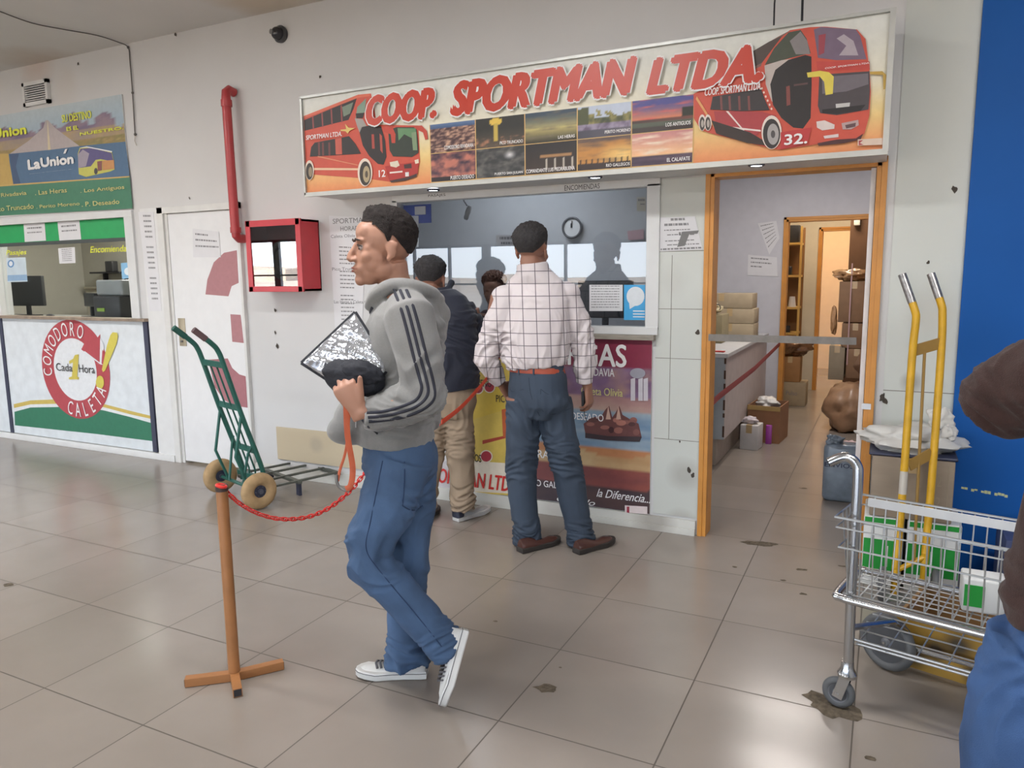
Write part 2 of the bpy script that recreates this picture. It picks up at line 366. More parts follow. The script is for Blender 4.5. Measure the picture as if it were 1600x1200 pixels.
# scuffed pale panels flanking the window and doorway, with joints
pan_m = stain_mat('wall_panel_paint', (.56, .585, .55), [((.12, 0, .35), .10, (.30, .28, .25), .5), ((1.24, 0, .95), .05, (.2, .18, .16), .6), ((.1, 0, .05), .09, (.30, .27, .24), .6), ((1.3, 0, 1.3), .12, (.48, .47, .43), .5), ((.02, 0, 1.45), .1, (.48, .48, .45), .4)], .3)
p1 = MB().box((CX1+.03, -.006, .10), (RX0-.0, -.0005, RZ-.04)).box((RX1+.05, -.006, .0), (1.425, -.0005, 3.0))
st('trim_1', p1, pan_m, smooth=False)
line_m = M8('panel_joint', 120, 116, 108, rough=.9)
j = MB()
for z in (.55, 1.02, 1.30, 1.62): j.box((CX1+.03, -.0068, z), (RX0, -.0058, z+.003))
j.box((.02, -.0068, .55), (.023, -.0058, 1.6))
for z in (.9,): j.box((RX1+.05, -.0068, z), (1.425, -.0058, z+.004))
st('trim_2', j, line_m, smooth=False)
# scuffs and screw holes (marks)
mk_m = M8('wall_marks', 70, 64, 58, rough=.95)
mk = MB(); rnd = random.Random(4)
for (x, y) in ((296, 310), (274, 54), (122, 100), (500, 120), (1492, 295), (430, 485), (433, 540), (430, 520), (1378, 622), (1383, 628), (1381, 616), (1450, 410), (1062, 690), (1076, 735), (1083, 742), (1090, 520)):
    c = WP(x, y, -.007); rr = .005+.008*rnd.random()
    mk.add([(c.x+rr*math.cos(a)*(.6+.8*rnd.random()), -.0072, c.z+rr*1.4*math.sin(a)*(.5+rnd.random())) for a in [k*math.pi/4 for k in range(8)]], [tuple(range(8))])
st('trim_3', mk, mk_m, smooth=False)
# baseboards
white_trim = mat('white_trim', (.70, .70, .69), rough=.45, var=.05, scale=6)
dirty_trim = stain_mat('dirty_white_trim', (.62, .62, .58), [((-.05, 0, .05), .12, (.22, .19, .16), .6), ((-.7, 0, .06), .1, (.40, .36, .32), .5)], .5)
st('baseboard_left', MB().box((HX0, -.035, 0), (BX1-.0+.36, -.001, .055)), white_trim, bevel=.004)
st('baseboard_back', MB().box((DX1+.03, -.022, 0), (RX0-.012, -.001, .085)).box((-.52, -.034, 0), (RX0-.012, -.022, .04)), dirty_trim, bevel=.003)
# pilaster left of the left door
st('trim_4', MB().box((-4.30, -.02, .055), (-4.08, -.0005, 2.06)), mat('white_gloss', (.70, .705, .70), rough=.35, var=.03), smooth=False)

# window wall behind the photographer (its panes show in every reflection)
alu = mat('aluminium_frame', (.16, .17, .18), rough=.5, metal=.3)
ww = MB().box((HX0, HY0-.2, 0), (-15.6, HY0, CZ)).box((HX0, HY0-.2, 0), (HX1, HY0, .45)).box((HX0, HY0-.2, 2.2), (HX1, HY0, CZ))
st('wall_front', ww, wall_m, smooth=False)
wf = MB(); x = HX0; k = 0
while x < HX1+.01:
    wd_ = .20 if k % 3 == 0 else .05
    wf.box((x-wd_/2, HY0-.14, .45), (x+wd_/2, HY0-.06, 2.2)); x += .95; k += 1
wf.box((HX0, HY0-.14, 1.30), (HX1, HY0-.06, 1.34)).box((HX0, HY0-.14, .45), (HX1, HY0-.06, .52)).box((HX0, HY0-.14, 2.14), (HX1, HY0-.06, 2.2))
st('window_3', wf, alu, smooth=False)
st('wall_left', MB().box((HX0-.12, HY0-.2, 0), (HX0, WT, CZ)), wall_m, smooth=False)
st('wall_right', MB().box((HX1, HY0-.2, 0), (HX1+.12, WT, CZ)), wall_m, smooth=False)
gnd = mat('dry_ground', (.44, .35, .26), rough=1, var=.3, scale=.15)
g = MB(); g.box((-90, -120, -.4), (70, HY0-.2, -.35)); st('ground', g, gnd, smooth=False)
hl = MB(); rings = []
for i in range(41):
    x = -150+i*7; h = 1.2+1.3*fbm(i*.35, 0, 1, 3); rings.append([Vector((x, -70, -.5)), Vector((x, -85, h*.5)), Vector((x, -110, h)), Vector((x, -125, -.5))])
hl.rings(rings); st('hillside', hl, mat('hill_scrub', (.36, .28, .20), rough=1, var=.5, scale=.3))
hs = MB(); hs_m = mat('far_house_walls', (.55, .45, .36), rough=.9, var=.5, scale=.08); rnd = random.Random(9)
for i in range(34):
    x = -150+i*6.4+rnd.random()*3; y = -62-rnd.random()*14; h = .4+1.3*rnd.random(); hs.box((x, y-4, -.4), (x+2.5+3*rnd.random(), y, h))
st('distant_houses', hs, hs_m, smooth=False); bpy.data.objects['distant_houses']['kind'] = 'structure'

# ================================================================= ROOMS BEHIND
booth_m = mat('booth_wall_grey', (.54, .55, .57), rough=.8, var=.03)
lav_m = mat('corridor_wall_paint', (.56, .56, .60), rough=.7, var=.03)
cream_m = mat('store_wall_paint', (.60, .55, .45), rough=.8, var=.03)
peach_m = mat('inner_room_paint', (.80, .62, .42), rough=.8, var=.02)
st('wall_booth', MB().box((-3.1, 1.5, 0), (-.05, 1.58, 2.6)).box((-.13, WT, 0), (-.05, 1.5, 2.6)).box((-3.1, WT, 0), (-3.02, 1.5, 2.6)), booth_m, smooth=False)
st('ceiling_booth', MB().box((-3.1, WT, 2.55), (-.05, 1.5, 2.62)), booth_m, smooth=False)
IX0, IX1, IY, IZ = .155, 1.0, 3.82, 2.04
st('wall_corridor', MB().box((-1.3, IY, 0), (IX0, IY+.1, 2.7)).box((IX0, IY, IZ), (IX1, IY+.1, 2.7)).box((IX1, IY, 0), (2.0, IY+.1, 2.7)).box((-1.3, 1.58, 0), (-1.2, IY, 2.7)).box((1.75, WT, 0), (1.85, 8.6, 2.7)), lav_m, smooth=False)
st('ceiling_corridor', MB().box((-1.3, WT, 2.7), (1.85, IY+.1, 2.76)), lav_m, smooth=False)
JY = 6.06; JX0, JX1, JZ = .31, 1.1, 2.05
st('wall_store', MB().box((-.22, IY+.1, 0), (-.12, JY, 2.7)).box((-.22, JY, 0), (JX0, JY+.1, 2.7)).box((JX0, JY, JZ), (JX1, JY+.1, 2.7)).box((JX1, JY, 0), (1.75, JY+.1, 2.7)), cream_m, smooth=False)
st('ceiling_store', MB().box((-.22, IY+.1, 2.7), (1.85, JY+.1, 2.76)), cream_m, smooth=False)
st('wall_inner_room', MB().box((-.6, 8.45, 0), (1.85, 8.55, 2.7)).box((-.6, JY+.1, 0), (-.5, 8.45, 2.7)), peach_m, smooth=False)
st('ceiling_inner_room', MB().box((-.6, JY+.1, 2.7), (1.85, 8.55, 2.76)), peach_m, smooth=False)
# booth 1 interior (left)
st('wall_left_booth', MB().box((-8.2, 2.1, 0), (-3.12, 2.2, 2.7)).box((-8.3, WT, 0), (-8.2, 2.2, 2.7)).box((-3.2, WT, 0), (-3.12, 2.1, 2.7)), mat('left_booth_paint', (.52, .50, .44), rough=.8, var=.03), smooth=False)
st('ceiling_left_booth', MB().box((-8.3, WT, 2.7), (-3.12, 2.2, 2.76)), MATS['left_booth_paint'], smooth=False)

orange = mat('orange_paint', rgb8(198, 136, 60), rough=.4, var=.10, scale=7, bump=.1)
def frame_mb(x0, x1, z, y0, y1, w):
    mb = MB().box((x0, y0, 0), (x0+w, y1, z)).box((x1-w, y0, 0), (x1, y1, z)).box((x0, y0, z-w), (x1, y1, z))
    mb.box((x0-.0, y0-.006, 0), (x0+w*.55, y0+.004, z)).box((x1-w*.55, y0-.006, 0), (x1, y0+.004, z)).box((x0, y0-.006, z-w*.5), (x1, y0+.004, z))
    return mb
d2 = frame_mb(RX0-.002, RX1+.012, RZ, -.012, WT+.01, .048).build('door_2', orange, None, smooth=False, bevel=.003); d2['kind'] = 'structure'
# open leaf seen edge-on, hinges
lf = MB().box((RX1-.062, .02, .015), (RX1-.038, .80, RZ-.05)).build('door_leaf', mat('leaf_white', (.72, .70, .70), rough=.4), d2, smooth=False, bevel=.002)
MB().lathe([(.012, -.02), (.012, .02)], (RX1-.045, .125, .30), (1, 0, 0)).lathe([(.012, -.02), (.012, .02)], (RX1-.045, .125, 1.5), (1, 0, 0)).build('hinge', alu, d2)
sk = MB().box((RX1-.045, -.02, .80), (RX1-.002, -.012, .83)).build('strike_plate', mat('brushed_steel', (.5, .5, .5), rough=.35, metal=.9), d2, smooth=False)
d3 = frame_mb(IX0, IX1, IZ, IY-.02, IY+.12, .045).build('door_3', orange, None, smooth=False); d3['kind'] = 'structure'
d4 = frame_mb(JX0, JX1, JZ, JY-.02, JY+.12, .045).build('door_4', orange, None, smooth=False); d4['kind'] = 'structure'

# left door: white frame, leaf, red pattern, notice, lock
wf_m = mat('white_door_frame', (.66, .66, .64), rough=.4, var=.04)
d1 = MB().box((DX0-.095, -.03, 0), (DX0-.03, .05, DZ+.05)).box((DX0-.03, -.012, 0), (DX0, .05, DZ)).box((DX1, -.03, 0), (DX1+.022, .05, DZ+.05)).box((DX0-.095, -.03, DZ), (DX1+.022, .05, DZ+.05)).build('door_1', wf_m, None, smooth=False, bevel=.003); d1['kind'] = 'structure'
leaf = MB().box((DX0+.003, -.008, .02), (DX1-.003, .028, DZ-.003)).build('door_leaf', mat('white_door_leaf', (.74, .745, .75), rough=.3, var=.02), d1, smooth=False, bevel=.002)
a = Art(-.0085)
pk = (176, 112, 118)
a.poly([(370, 391), (373, 442), (362, 447), (357, 463), (321, 460), (324, 437), (334, 410), (350, 395)], pk)
a.poly([(360, 491), (376, 492), (381, 536), (363, 534)], pk)
a.poly([(325, 562), (356, 560), (363, 575), (374, 585), (384, 588), (387, 637), (368, 634), (350, 625), (336, 605)], (170, 100, 108))
o = a.build('red_pattern', leaf); label(o, 'faded red curved stickers')
o = MB().box((WP(281, 503).x-.004, -.014, WP(281, 540).z), (WP(290, 503).x+.004, -.008, WP(281, 497).z)).build('lock_plate', mat('brass_plate', (.42, .36, .26), rough=.4, metal=.7), leaf, bevel=.001)
MB().lathe([(.008, 0), (.008, .012)], (WP(286, 515).x, -.026, WP(286, 533).z), (0, 1, 0)).build('keyhole', alu, leaf)
# notch pipe: red standpipe
pipe_m = mat('red_pipe_paint', (.42, .045, .05), rough=.35, var=.08, bump=.05)
X = -3.205; pp = MB().tube([(X, -.012, 2.83), (X, -.06, 2.84), (X, -.085, 2.82), (X+.0, -.09, 2.78), (X+.01, -.09, 1.85), (X+.012, -.085, 1.81), (X+.012, -.06, 1.79), (X+.012, -.012, 1.79)], .032, 16)
pp.lathe([(.039, 0), (.039, .045)], (X, -.088, 2.72), (0, 0, 1)).lathe([(.039, 0), (.039, .04)], (X+.012, -.088, 1.83), (0, 0, 1))
tag(pp.build('standpipe', pipe_m), 'red painted vertical fire pipe running down the wall above the red cabinet', 'pipe')
# ================================================================= CEILING LIGHTS (hall rows unseen, added for brightness)
lampw = emit('lamp_diffuser', (1, .97, .93), 3.0)
def ceiling_lamp(x, y, z, sx, sy, P, rgb, lab, grp=None):
    t = thing('ceiling_light', (x, y, z), lab, 'ceiling light', grp)
    MB().box((x-sx/2-.03, y-sy/2-.03, z-.05), (x+sx/2+.03, y+sy/2+.03, z)).build('housing', white_trim, t, smooth=False, bevel=.005)
    MB().box((x-sx/2, y-sy/2, z-.055), (x+sx/2, y+sy/2, z-.048)).build('diffuser', lampw, t, smooth=False)
    l = lamp_area('lamp', (x, y, z-.06), sx, sy, P, rgb, (0, 0, 0), parent=t)
for ix, x in enumerate((-10.8, -7.5, -4.2, -.9, 2.4)):  # two rows of unseen lamps, added to brighten the hall
    for y in (-2.6, -6.2):
        ceiling_lamp(x, y, CZ, 1.3, .35, HALL_P*(1.5 if y > -4 else .8), (1, .98, .965), 'added unseen hall ceiling light, %s of five from the left, row %s' % (('first', 'second', 'third', 'fourth', 'last')[ix], 'nearer the counters' if y > -4 else 'nearer the windows'), 'added hall ceiling lights')
ceiling_lamp(.5, 2.3, 2.7, .6, .3, 60, (1, .93, .88), 'white ceiling light in the corridor behind the orange doorway')
ceiling_lamp(.5, 5.0, 2.7, .6, .3, 48, (1, .78, .54), 'warm ceiling light in the storage room')
ceiling_lamp(.4, 7.4, 2.7, .8, .4, 46, (1, .70, .40), 'warm ceiling light in the innermost room')
ceiling_lamp(-1.5, .9, 2.55, .9, .25, 17, (.9, .95, 1), 'ceiling light inside the centre ticket booth')
ceiling_lamp(-5.6, 1.2, 2.7, 1.2, .3, 150, (1, .95, .85), 'ceiling light inside the green and yellow booth')

# ================================================================= CENTRE SIGN BOX
red_l = rgb8(196, 70, 52)
M_red = mat('sign_red', rgb8(186, 60, 42), rough=.35, var=.06, scale=3)
M_white = mat('print_white', (.80, .80, .80), rough=.5, var=.02)
M_black = mat('print_black', (.02, .02, .025), rough=.5)
M_grey = mat('print_grey', (.22, .22, .23), rough=.6)
M_yel = mat('print_yellow', rgb8(225, 205, 60), rough=.4)
M_lime = mat('print_lime', rgb8(215, 220, 50), rough=.4)
M_cream = mat('print_cream', rgb8(205, 200, 130), rough=.5)
SY = -.36; SX0, SX1, SZ0, SZ1 = -2.28, 1.07, 2.025, 2.625
sb = thing('sign_box', (-.6, 0, 2.0), 'long white sign box with two red double-decker coaches and big slanted red letters', 'sign')
box = MB().box((SX0, SY+.012, SZ0-.005), (SX1, SY+.03, SZ1)).box((SX0, SY+.03, SZ0+.0), (SX1, -.001, SZ0+.015)).box((SX0, SY+.03, SZ1-.015), (SX1, -.001, SZ1)).box((SX0, SY+.03, SZ0+.015), (SX0+.012, -.001, SZ1-.015)).box((SX1-.012, SY+.03, SZ0+.015), (SX1, -.001, SZ1-.015))
box.build('sign_casing', white_trim, sb, smooth=False)
fr = MB().box((SX0-.004, SY-.006, SZ0-.012), (SX1+.004, SY+.012, SZ0+.014)).box((SX0-.004, SY-.006, SZ1-.008), (SX1+.004, SY+.012, SZ1+.006)).box((SX0-.004, SY-.006, SZ0), (SX0+.008, SY+.012, SZ1)).box((SX1-.018, SY-.008, SZ0), (SX1+.006, SY+.012, SZ1+.004))
fr.build('sign_frame', mat('sign_aluminium', (.45, .46, .44), rough=.4, metal=.5), sb, smooth=False)
A_ = lambda x, y: (460+x/4, 60+y/4)
B_ = lambda x, y: (820+x/2.6667, 20+y/2.6667)
art = Art(SY+.0105, step=.00016)
X0, X1, Z0, Z1 = SX0+.008, SX1-.018, SZ0+.014, SZ1-.008
def bgc(u, v):
    side = 1.0
    c = mix((235, 130, 70), (240, 205, 120), v/.28) if v < .28 else (mix((240, 205, 120), (232, 226, 200), (v-.28)/.25) if v < .53 else mix((232, 226, 200), (222, 224, 216), (v-.53)/.4))
    return c
art.grid(X0, X1, Z0, Z1, 30, 20, bgc)
def P2(px, py): w = WP(px, py, SY); return w.x, w.z
cols = [P2(671, 240)[0], P2(742, 230)[0], P2(819, 220)[0], P2(901, 210)[0], P2(986, 200)[0], P2(1083, 200)[0]]
rt, rm, rb = 2.37, 2.208, 2.05
def town(u, v):
    if v > .82: return mix((50, 80, 130), (90, 120, 170), (v-.82)*5)
    q = fbm(u, v*2, 9, 1); return mix((70, 45, 50), (210, 160, 130), .35+q*1.3)
def tower(u, v):
    b = mix((90, 75, 60), (38, 40, 38), v*1.6); q = fbm(u, v, 8, 2)
    if v < .35: b = mix(b, (170, 110, 80), q*1.5)
    if abs(u-.42) < .035 and .2 < v < .78: return (200, 170, 60)
    if ((u-.42)/.13)**2+((v-.85)/.13)**2 < 1: return (230, 190, 60)
    return b
def duskA(u, v):
    q = fbm(u*.6, v*2, 4, 3); return mix(mix((40, 40, 32), (190, 175, 100), v*2.2) if v < .5 else mix((190, 175, 100), (50, 70, 90), (v-.4)*2), (110, 100, 80), q)
def parkA(u, v):
    q = fbm(u*2, v, 4, 5)
    if v < .25: return mix((60, 62, 80), (100, 95, 110), u)
    if v < .45: return mix((95, 80, 110), (150, 140, 170), .5+q)
    if v < .6+.25*max(0, q+.2)+(.25 if u < .2 else 0): return (70, 78, 45) if u < .2 else mix((60, 70, 45), (150, 140, 70), .5+q)
    return (185, 200, 225)
def sunsetB(u, v):
    q = fbm(u*.5, v*2, 4, 6)
    if v < .16: return (60, 50, 50)
    if v < .4: return (75, 85, 70) if v < .3 else mix((60, 45, 45), (120, 60, 50), u)
    if u > .82 and v < .65: return (30, 35, 25)
    return mix(mix((225, 120, 80), (70, 70, 150), (v-.4)*2.4), (235, 90, 80), max(0, q*1.4))
def redsky(u, v):
    q = fbm(u, v, 4, 7)
    return (35, 28, 35) if v < .14 else mix((60, 40, 60), (200, 110, 90), .55+q*1.2-(v-.5)*.4)
def night(u, v):
    q = fbm(u, v, 6, 8); d = math.hypot((u-.7), (v-.72)*.9); b = mix((45, 48, 52), (95, 95, 92), .3+q)
    return mix((230, 230, 235), b, d*7)
def monu(u, v):
    q = fbm(u, v, 4, 9); b = mix((60, 45, 38), (30, 30, 34), v)
    if abs((u*6) % 1-.5) < .08 and .12 < v < .5 and .3 < u < .95: return (200, 190, 175)
    if .5 < v < .6 and .3 < u < .9: return (170, 120, 70)
    return b
def gold(u, v):
    d = math.hypot((u-.85)*1.2, (v-.4)*1.5); q = fbm(u*.5, v*2, 4, 10)
    if v < .2: return (50, 38, 38)
    if v < .35 and abs((u*9) % 1-.5) < .12: return (30, 25, 25)
    return mix(mix((255, 210, 110), (200, 130, 50), d*1.6), (70, 60, 70), max(0, v-.6)*1.8+q*.5)
def pinksky(u, v):
    q = fbm(u*.5, v*2, 4, 11)
    return mix((60, 45, 70), (90, 70, 90), q+.5) if v < .3 else mix(mix((250, 190, 130), (205, 130, 130), (v-.3)*1.5), (245, 225, 200), max(0, q*1.6))
pics = [(town, redsky), (tower, night), (duskA, monu), (parkA, gold), (sunsetB, pinksky)]
for i, (f1, f2) in enumerate(pics):
    a0, a1 = cols[i]+.003, cols[i+1]-.003
    art.poly([(cols[i]-.001, rb-.01), (cols[i+1]+.001, rb-.01), (cols[i+1]+.001, rt), (cols[i]-.001, rt)], (226, 178, 96), conv=None) if False else None
    art.px = False
    art.poly([(cols[i]-.002, Z0), (cols[i+1]+.002, Z0), (cols[i+1]+.002, rt), (cols[i]-.002, rt)], (214, 170, 96))
    art.grid(a0, a1, rm+.002, rt, 36, 22, f1); art.grid(a0, a1, Z0+.008, rm-.002, 36, 22, f2)
    art.px = True
# left coach
RD, RD2, DK, WH = (214, 70, 50), (186, 52, 40), (38, 34, 36), (226, 222, 214)
c = A_
def pl(pts, col): art.poly(pts, col, conv=c)
pl([(60, 486), (400, 352), (480, 345), (520, 540), (775, 545), (787, 770), (770, 850), (600, 897), (480, 880), (400, 872), (130, 852), (76, 845)], RD)
pl([(60, 486), (400, 352), (480, 345), (470, 362), (400, 372), (62, 500)], (226, 96, 66))
pl([(62, 512), (250, 432), (392, 375), (372, 440), (340, 510), (66, 578)], DK)
for xx in (112, 170, 228, 290): pl([(xx, 492-(xx-112)*.4), (xx+9, 488-(xx-112)*.4), (xx+14, 566-(xx-112)*.24), (xx+5, 568-(xx-112)*.24)], (150, 60, 60))
pl([(300, 430), (370, 400), (350, 470), (310, 490)], (110, 130, 110))
pl([(395, 430), (450, 375), (445, 460), (385, 500)], (120, 150, 130)); pl([(385, 470), (440, 465), (430, 500), (390, 500)], DK)
pl([(380, 500), (430, 505), (460, 560), (410, 590), (395, 550)], (160, 155, 150))
pl([(410, 590), (425, 555), (470, 545), (545, 550), (570, 640), (578, 740), (560, 790), (525, 785), (470, 735), (430, 670)], DK)
pl([(485, 600), (500, 600), (505, 690), (488, 690)], (180, 60, 50)); pl([(535, 595), (550, 610), (555, 720), (540, 700)], (190, 70, 55))
pl([(100, 740), (108, 680), (130, 652), (345, 612), (385, 660), (420, 722)], DK)
for xx in (150, 175, 215): pl([(xx, 652), (xx+12, 650), (xx+14, 733), (xx+2, 733)], (110, 50, 50))
pl([(258, 630), (298, 622), (302, 725), (262, 727)], (206, 80, 62))
pl([(125, 810), (400, 812), (400, 825), (125, 824)], (232, 190, 150)); pl([(150, 735), (400, 790), (400, 796), (150, 742)], (224, 130, 90))
pl([(590, 575), (640, 556), (765, 556), (775, 640), (780, 715), (740, 742), (620, 738), (598, 700)], (40, 52, 44))
pl([(648, 562), (762, 562), (768, 640), (690, 600), (655, 640)], (88, 140, 92)); pl([(735, 590), (765, 585), (772, 700), (745, 700)], (120, 150, 110))
pl([(560, 555), (615, 552), (636, 600), (634, 655), (612, 655), (606, 600), (560, 585)], (206, 60, 44))
pl([(740, 548), (800, 545), (832, 580), (838, 630), (822, 636), (808, 590), (760, 565)], (206, 60, 44))
pl([(570, 800), (780, 770), (775, 850), (600, 897)], (186, 40, 36)); pl([(600, 775), (650, 765), (662, 795), (640, 808), (605, 800)], (225, 215, 190)); pl([(755, 762), (780, 755), (782, 780), (760, 785)], (225, 215, 190))
pl([(688, 790), (735, 782), (738, 812), (692, 815)], (70, 40, 40)); pl([(600, 836), (680, 828), (680, 838), (600, 846)], (230, 220, 210)); pl([(697, 838), (720, 836), (720, 862), (698, 864)], (225, 225, 225))
pl([(600, 890), (720, 865), (770, 845), (768, 865), (700, 890), (610, 902)], (60, 40, 40))
art.ell((446, 838), (46, 88), (232, 214, 196), conv=c); art.ell((448, 845), (36, 76), (48, 42, 38), conv=c); art.ell((455, 850), (22, 52), (168, 150, 110), conv=c); art.ell((456, 850), (9, 22), (80, 70, 55), conv=c)
art.ell((100, 825), (28, 62), (232, 214, 196), conv=c); art.ell((100, 832), (22, 52), (48, 42, 38), conv=c); art.ell((106, 835), (12, 32), (150, 130, 100), conv=c)
pl([(295, 572), (330, 568), (322, 535), (345, 560), (385, 562), (350, 580), (340, 598), (325, 582), (295, 580)], (226, 190, 90))
# right coach
c = B_
pl([(705, 340), (760, 310), (905, 262), (1010, 150), (1105, 75), (1190, 62), (1250, 60), (1385, 72), (1420, 112), (1436, 240), (1442, 330), (1436, 430), (1415, 505), (1380, 535), (1220, 548), (1068, 572), (1000, 560), (780, 505), (735, 490), (706, 440)], RD)
pl([(905, 262), (920, 180), (1060, 100), (1110, 74), (1010, 150), (985, 225)], (128, 88, 80)); pl([(918, 246), (925, 178), (1020, 122), (1075, 98), (990, 210)], (72, 60, 55))
pl([(1001, 220), (1040, 150), (1100, 84), (1150, 74), (1175, 110), (1192, 170), (1110, 190)], (64, 72, 58)); pl([(1105, 120), (1150, 80), (1178, 120), (1190, 175), (1130, 175)], (128, 122, 124))
pl([(1000, 222), (1070, 200), (1140, 190), (1100, 235), (1070, 400), (1030, 370), (1005, 300)], (188, 176, 170))
pl([(1024, 300), (1045, 240), (1100, 198), (1170, 178), (1195, 185), (1196, 300), (1192, 440), (1160, 484), (1120, 480), (1070, 440), (1035, 385)], (36, 33, 35))
pl([(1090, 310), (1105, 305), (1108, 385), (1092, 390)], (130, 60, 55)); pl([(1122, 300), (1180, 292), (1180, 300), (1122, 308)], (90, 60, 60))
pl([(1205, 72), (1235, 62), (1380, 72), (1398, 100), (1424, 196), (1300, 200), (1222, 190)], (112, 92, 118))
pl([(1225, 96), (1255, 90), (1248, 170), (1225, 180)], (160, 56, 70)); pl([(1300, 110), (1330, 92), (1370, 120), (1390, 180), (1310, 180), (1340, 140)], (170, 158, 170))
pl([(1215, 205), (1436, 205), (1438, 240), (1220, 244)], (206, 60, 52))
pl([(1228, 260), (1436, 246), (1438, 330), (1432, 405), (1300, 428), (1232, 420), (1222, 390)], (66, 60, 66))
pl([(1240, 270), (1430, 255), (1432, 300), (1340, 330), (1240, 340)], (104, 98, 108)); pl([(1296, 382), (1356, 376), (1352, 402), (1298, 408)], (190, 190, 190)); pl([(1240, 405), (1420, 385), (1400, 410), (1300, 424), (1240, 420)], (30, 28, 32))
pl([(1176, 252), (1230, 244), (1268, 250), (1288, 268), (1284, 340), (1254, 345), (1248, 290), (1230, 268), (1180, 272)], (226, 204, 60))
pl([(1438, 248), (1490, 246), (1506, 262), (1502, 320), (1494, 322), (1492, 262), (1438, 258)], (190, 150, 50))
pl([(1216, 455), (1250, 450), (1292, 468), (1290, 485), (1240, 492), (1218, 480)], (220, 205, 200)); pl([(1320, 462), (1390, 448), (1392, 470), (1360, 488), (1325, 488)], (180, 150, 150))
pl([(1335, 470), (1380, 460), (1378, 476), (1340, 484)], (90, 60, 66)); pl([(1245, 515), (1308, 506), (1308, 520), (1250, 526)], (215, 200, 200)); pl([(1220, 545), (1300, 530), (1380, 525), (1410, 505), (1400, 530), (1330, 545), (1225, 556)], (70, 30, 34))
pl([(775, 405), (785, 352), (985, 318), (1000, 360), (1022, 408), (900, 412)], (50, 45, 48))
for xx in (815, 850, 890, 930): pl([(xx, 350), (xx+9, 348), (xx+12, 408), (xx+3, 409)], (120, 60, 58))
pl([(790, 412), (880, 412), (990, 415), (1050, 430), (1000, 480), (960, 520), (860, 500), (800, 470)], (178, 50, 56))
pl([(800, 470), (985, 490), (985, 497), (800, 478)], (232, 216, 210)); pl([(840, 412), (930, 515), (936, 515), (850, 412)], (232, 216, 210)); pl([(720, 350), (800, 480), (830, 495), (800, 495), (715, 362)], (226, 150, 80))
pl([(780, 450), (940, 500), (990, 530), (1050, 560), (930, 545), (800, 505)], (46, 34, 32))
art.ell((1030, 500), (42, 70), (232, 218, 206), conv=c); art.ell((1030, 506), (36, 62), (44, 40, 42), conv=c); art.ell((1036, 508), (24, 44), (160, 156, 156), conv=c); art.ell((1036, 508), (9, 16), (70, 68, 70), conv=c)
for q in (742, 766): art.ell((q, 460), (15, 34), (230, 214, 204), conv=c); art.ell((q, 464), (11, 28), (60, 52, 50), conv=c); art.ell((q+1, 464), (6, 16), (170, 160, 150), conv=c)
pl([(1068, 500), (1196, 480), (1180, 545), (1068, 570)], (200, 44, 46))
for k in range(6): art.ell((990+8*k, 318+17*k), (4, 5), (235, 205, 190), conv=c)
pl([(1388, 530), (1490, 524), (1490, 552), (1388, 556)], (215, 190, 170)); pl([(1392, 535), (1410, 533), (1396, 545), (1412, 552), (1392, 554)], (170, 50, 60))
art.build('printed_picture', sb)
YT = SY+.0105-.00016*150
def bt(s, ax, ay, bx, by, m, slope_px=0, **k):
    return textpx(s, ax, ay, bx, by, YT, m, sb, **k)
def word(s, xa, xb, yb, yt, bold=.10, shear=.28, Y=YT, m=None, outline=True):
    "px: left x, right x, baseline y at the left end, top y at the left end"
    a = WP(xa, yb, Y); b = WP(xa, yt, Y); e = WP(xb, yb, Y)
    if outline: text(s, a.x-.006, a.z-.008, e.x+.006, b.z+.008, Y+.0006, M_white, sb, bold=bold+.03, shear=shear)
    return text(s, a.x, a.z, e.x, b.z, Y, m or M_red, sb, bold=bold, shear=shear)
word('COOP.', 572, 683, 198, 150); word('SPORTMAN', 703, 995, 183, 128); word('LTDA.', 1009, 1192, 150, 92)
bt('COOP. SPORTMAN LTDA.', 1101, 150, 1190, 128, M_white, bold=.02, shear=.2)
bt('SPORTMAN LTDA.', 478, 219, 534, 205, M_white, bold=.03, shear=.2)
bt('COOP. SPORTMAN LTDA', 1289, 108, 1358, 97, M_white, bold=.03, shear=.1)
bt('32.', 1225, 227, 1262, 207, M_white, bold=.05); bt('12', 592, 277, 602, 265, M_white, bold=.03)
for s, x0, x1, y0, y1 in (('COMODORO RIVADAVIA', 694, 740, 234, 228), ('PUERTO DESEADO', 704, 741, 281, 275), ('PICO TRUNCADO', 781, 817, 226, 221), ('PUERTO SAN JULIAN', 773, 817, 275, 270), ('LAS HERAS', 872, 898, 217, 212), ('COMANDANTE LUIS PIEDRABUENA', 822, 898, 271, 265), ('PERITO MORENO', 945, 985, 209, 204), ('RIO GALLEGOS', 947, 984, 261, 256), ('LOS ANTIGUOS', 1040, 1079, 198, 192), ('EL CALAFATE', 1042, 1078, 253, 247)):
    a = WP(x0, y0, YT); b = WP(x1, y0-(y0-y1), YT); e = WP(x0, y1, YT); b2 = WP(x1, y0, YT)
    text(s, a.x, a.z, b2.x, e.z, YT, M_white, sb, bold=.02)
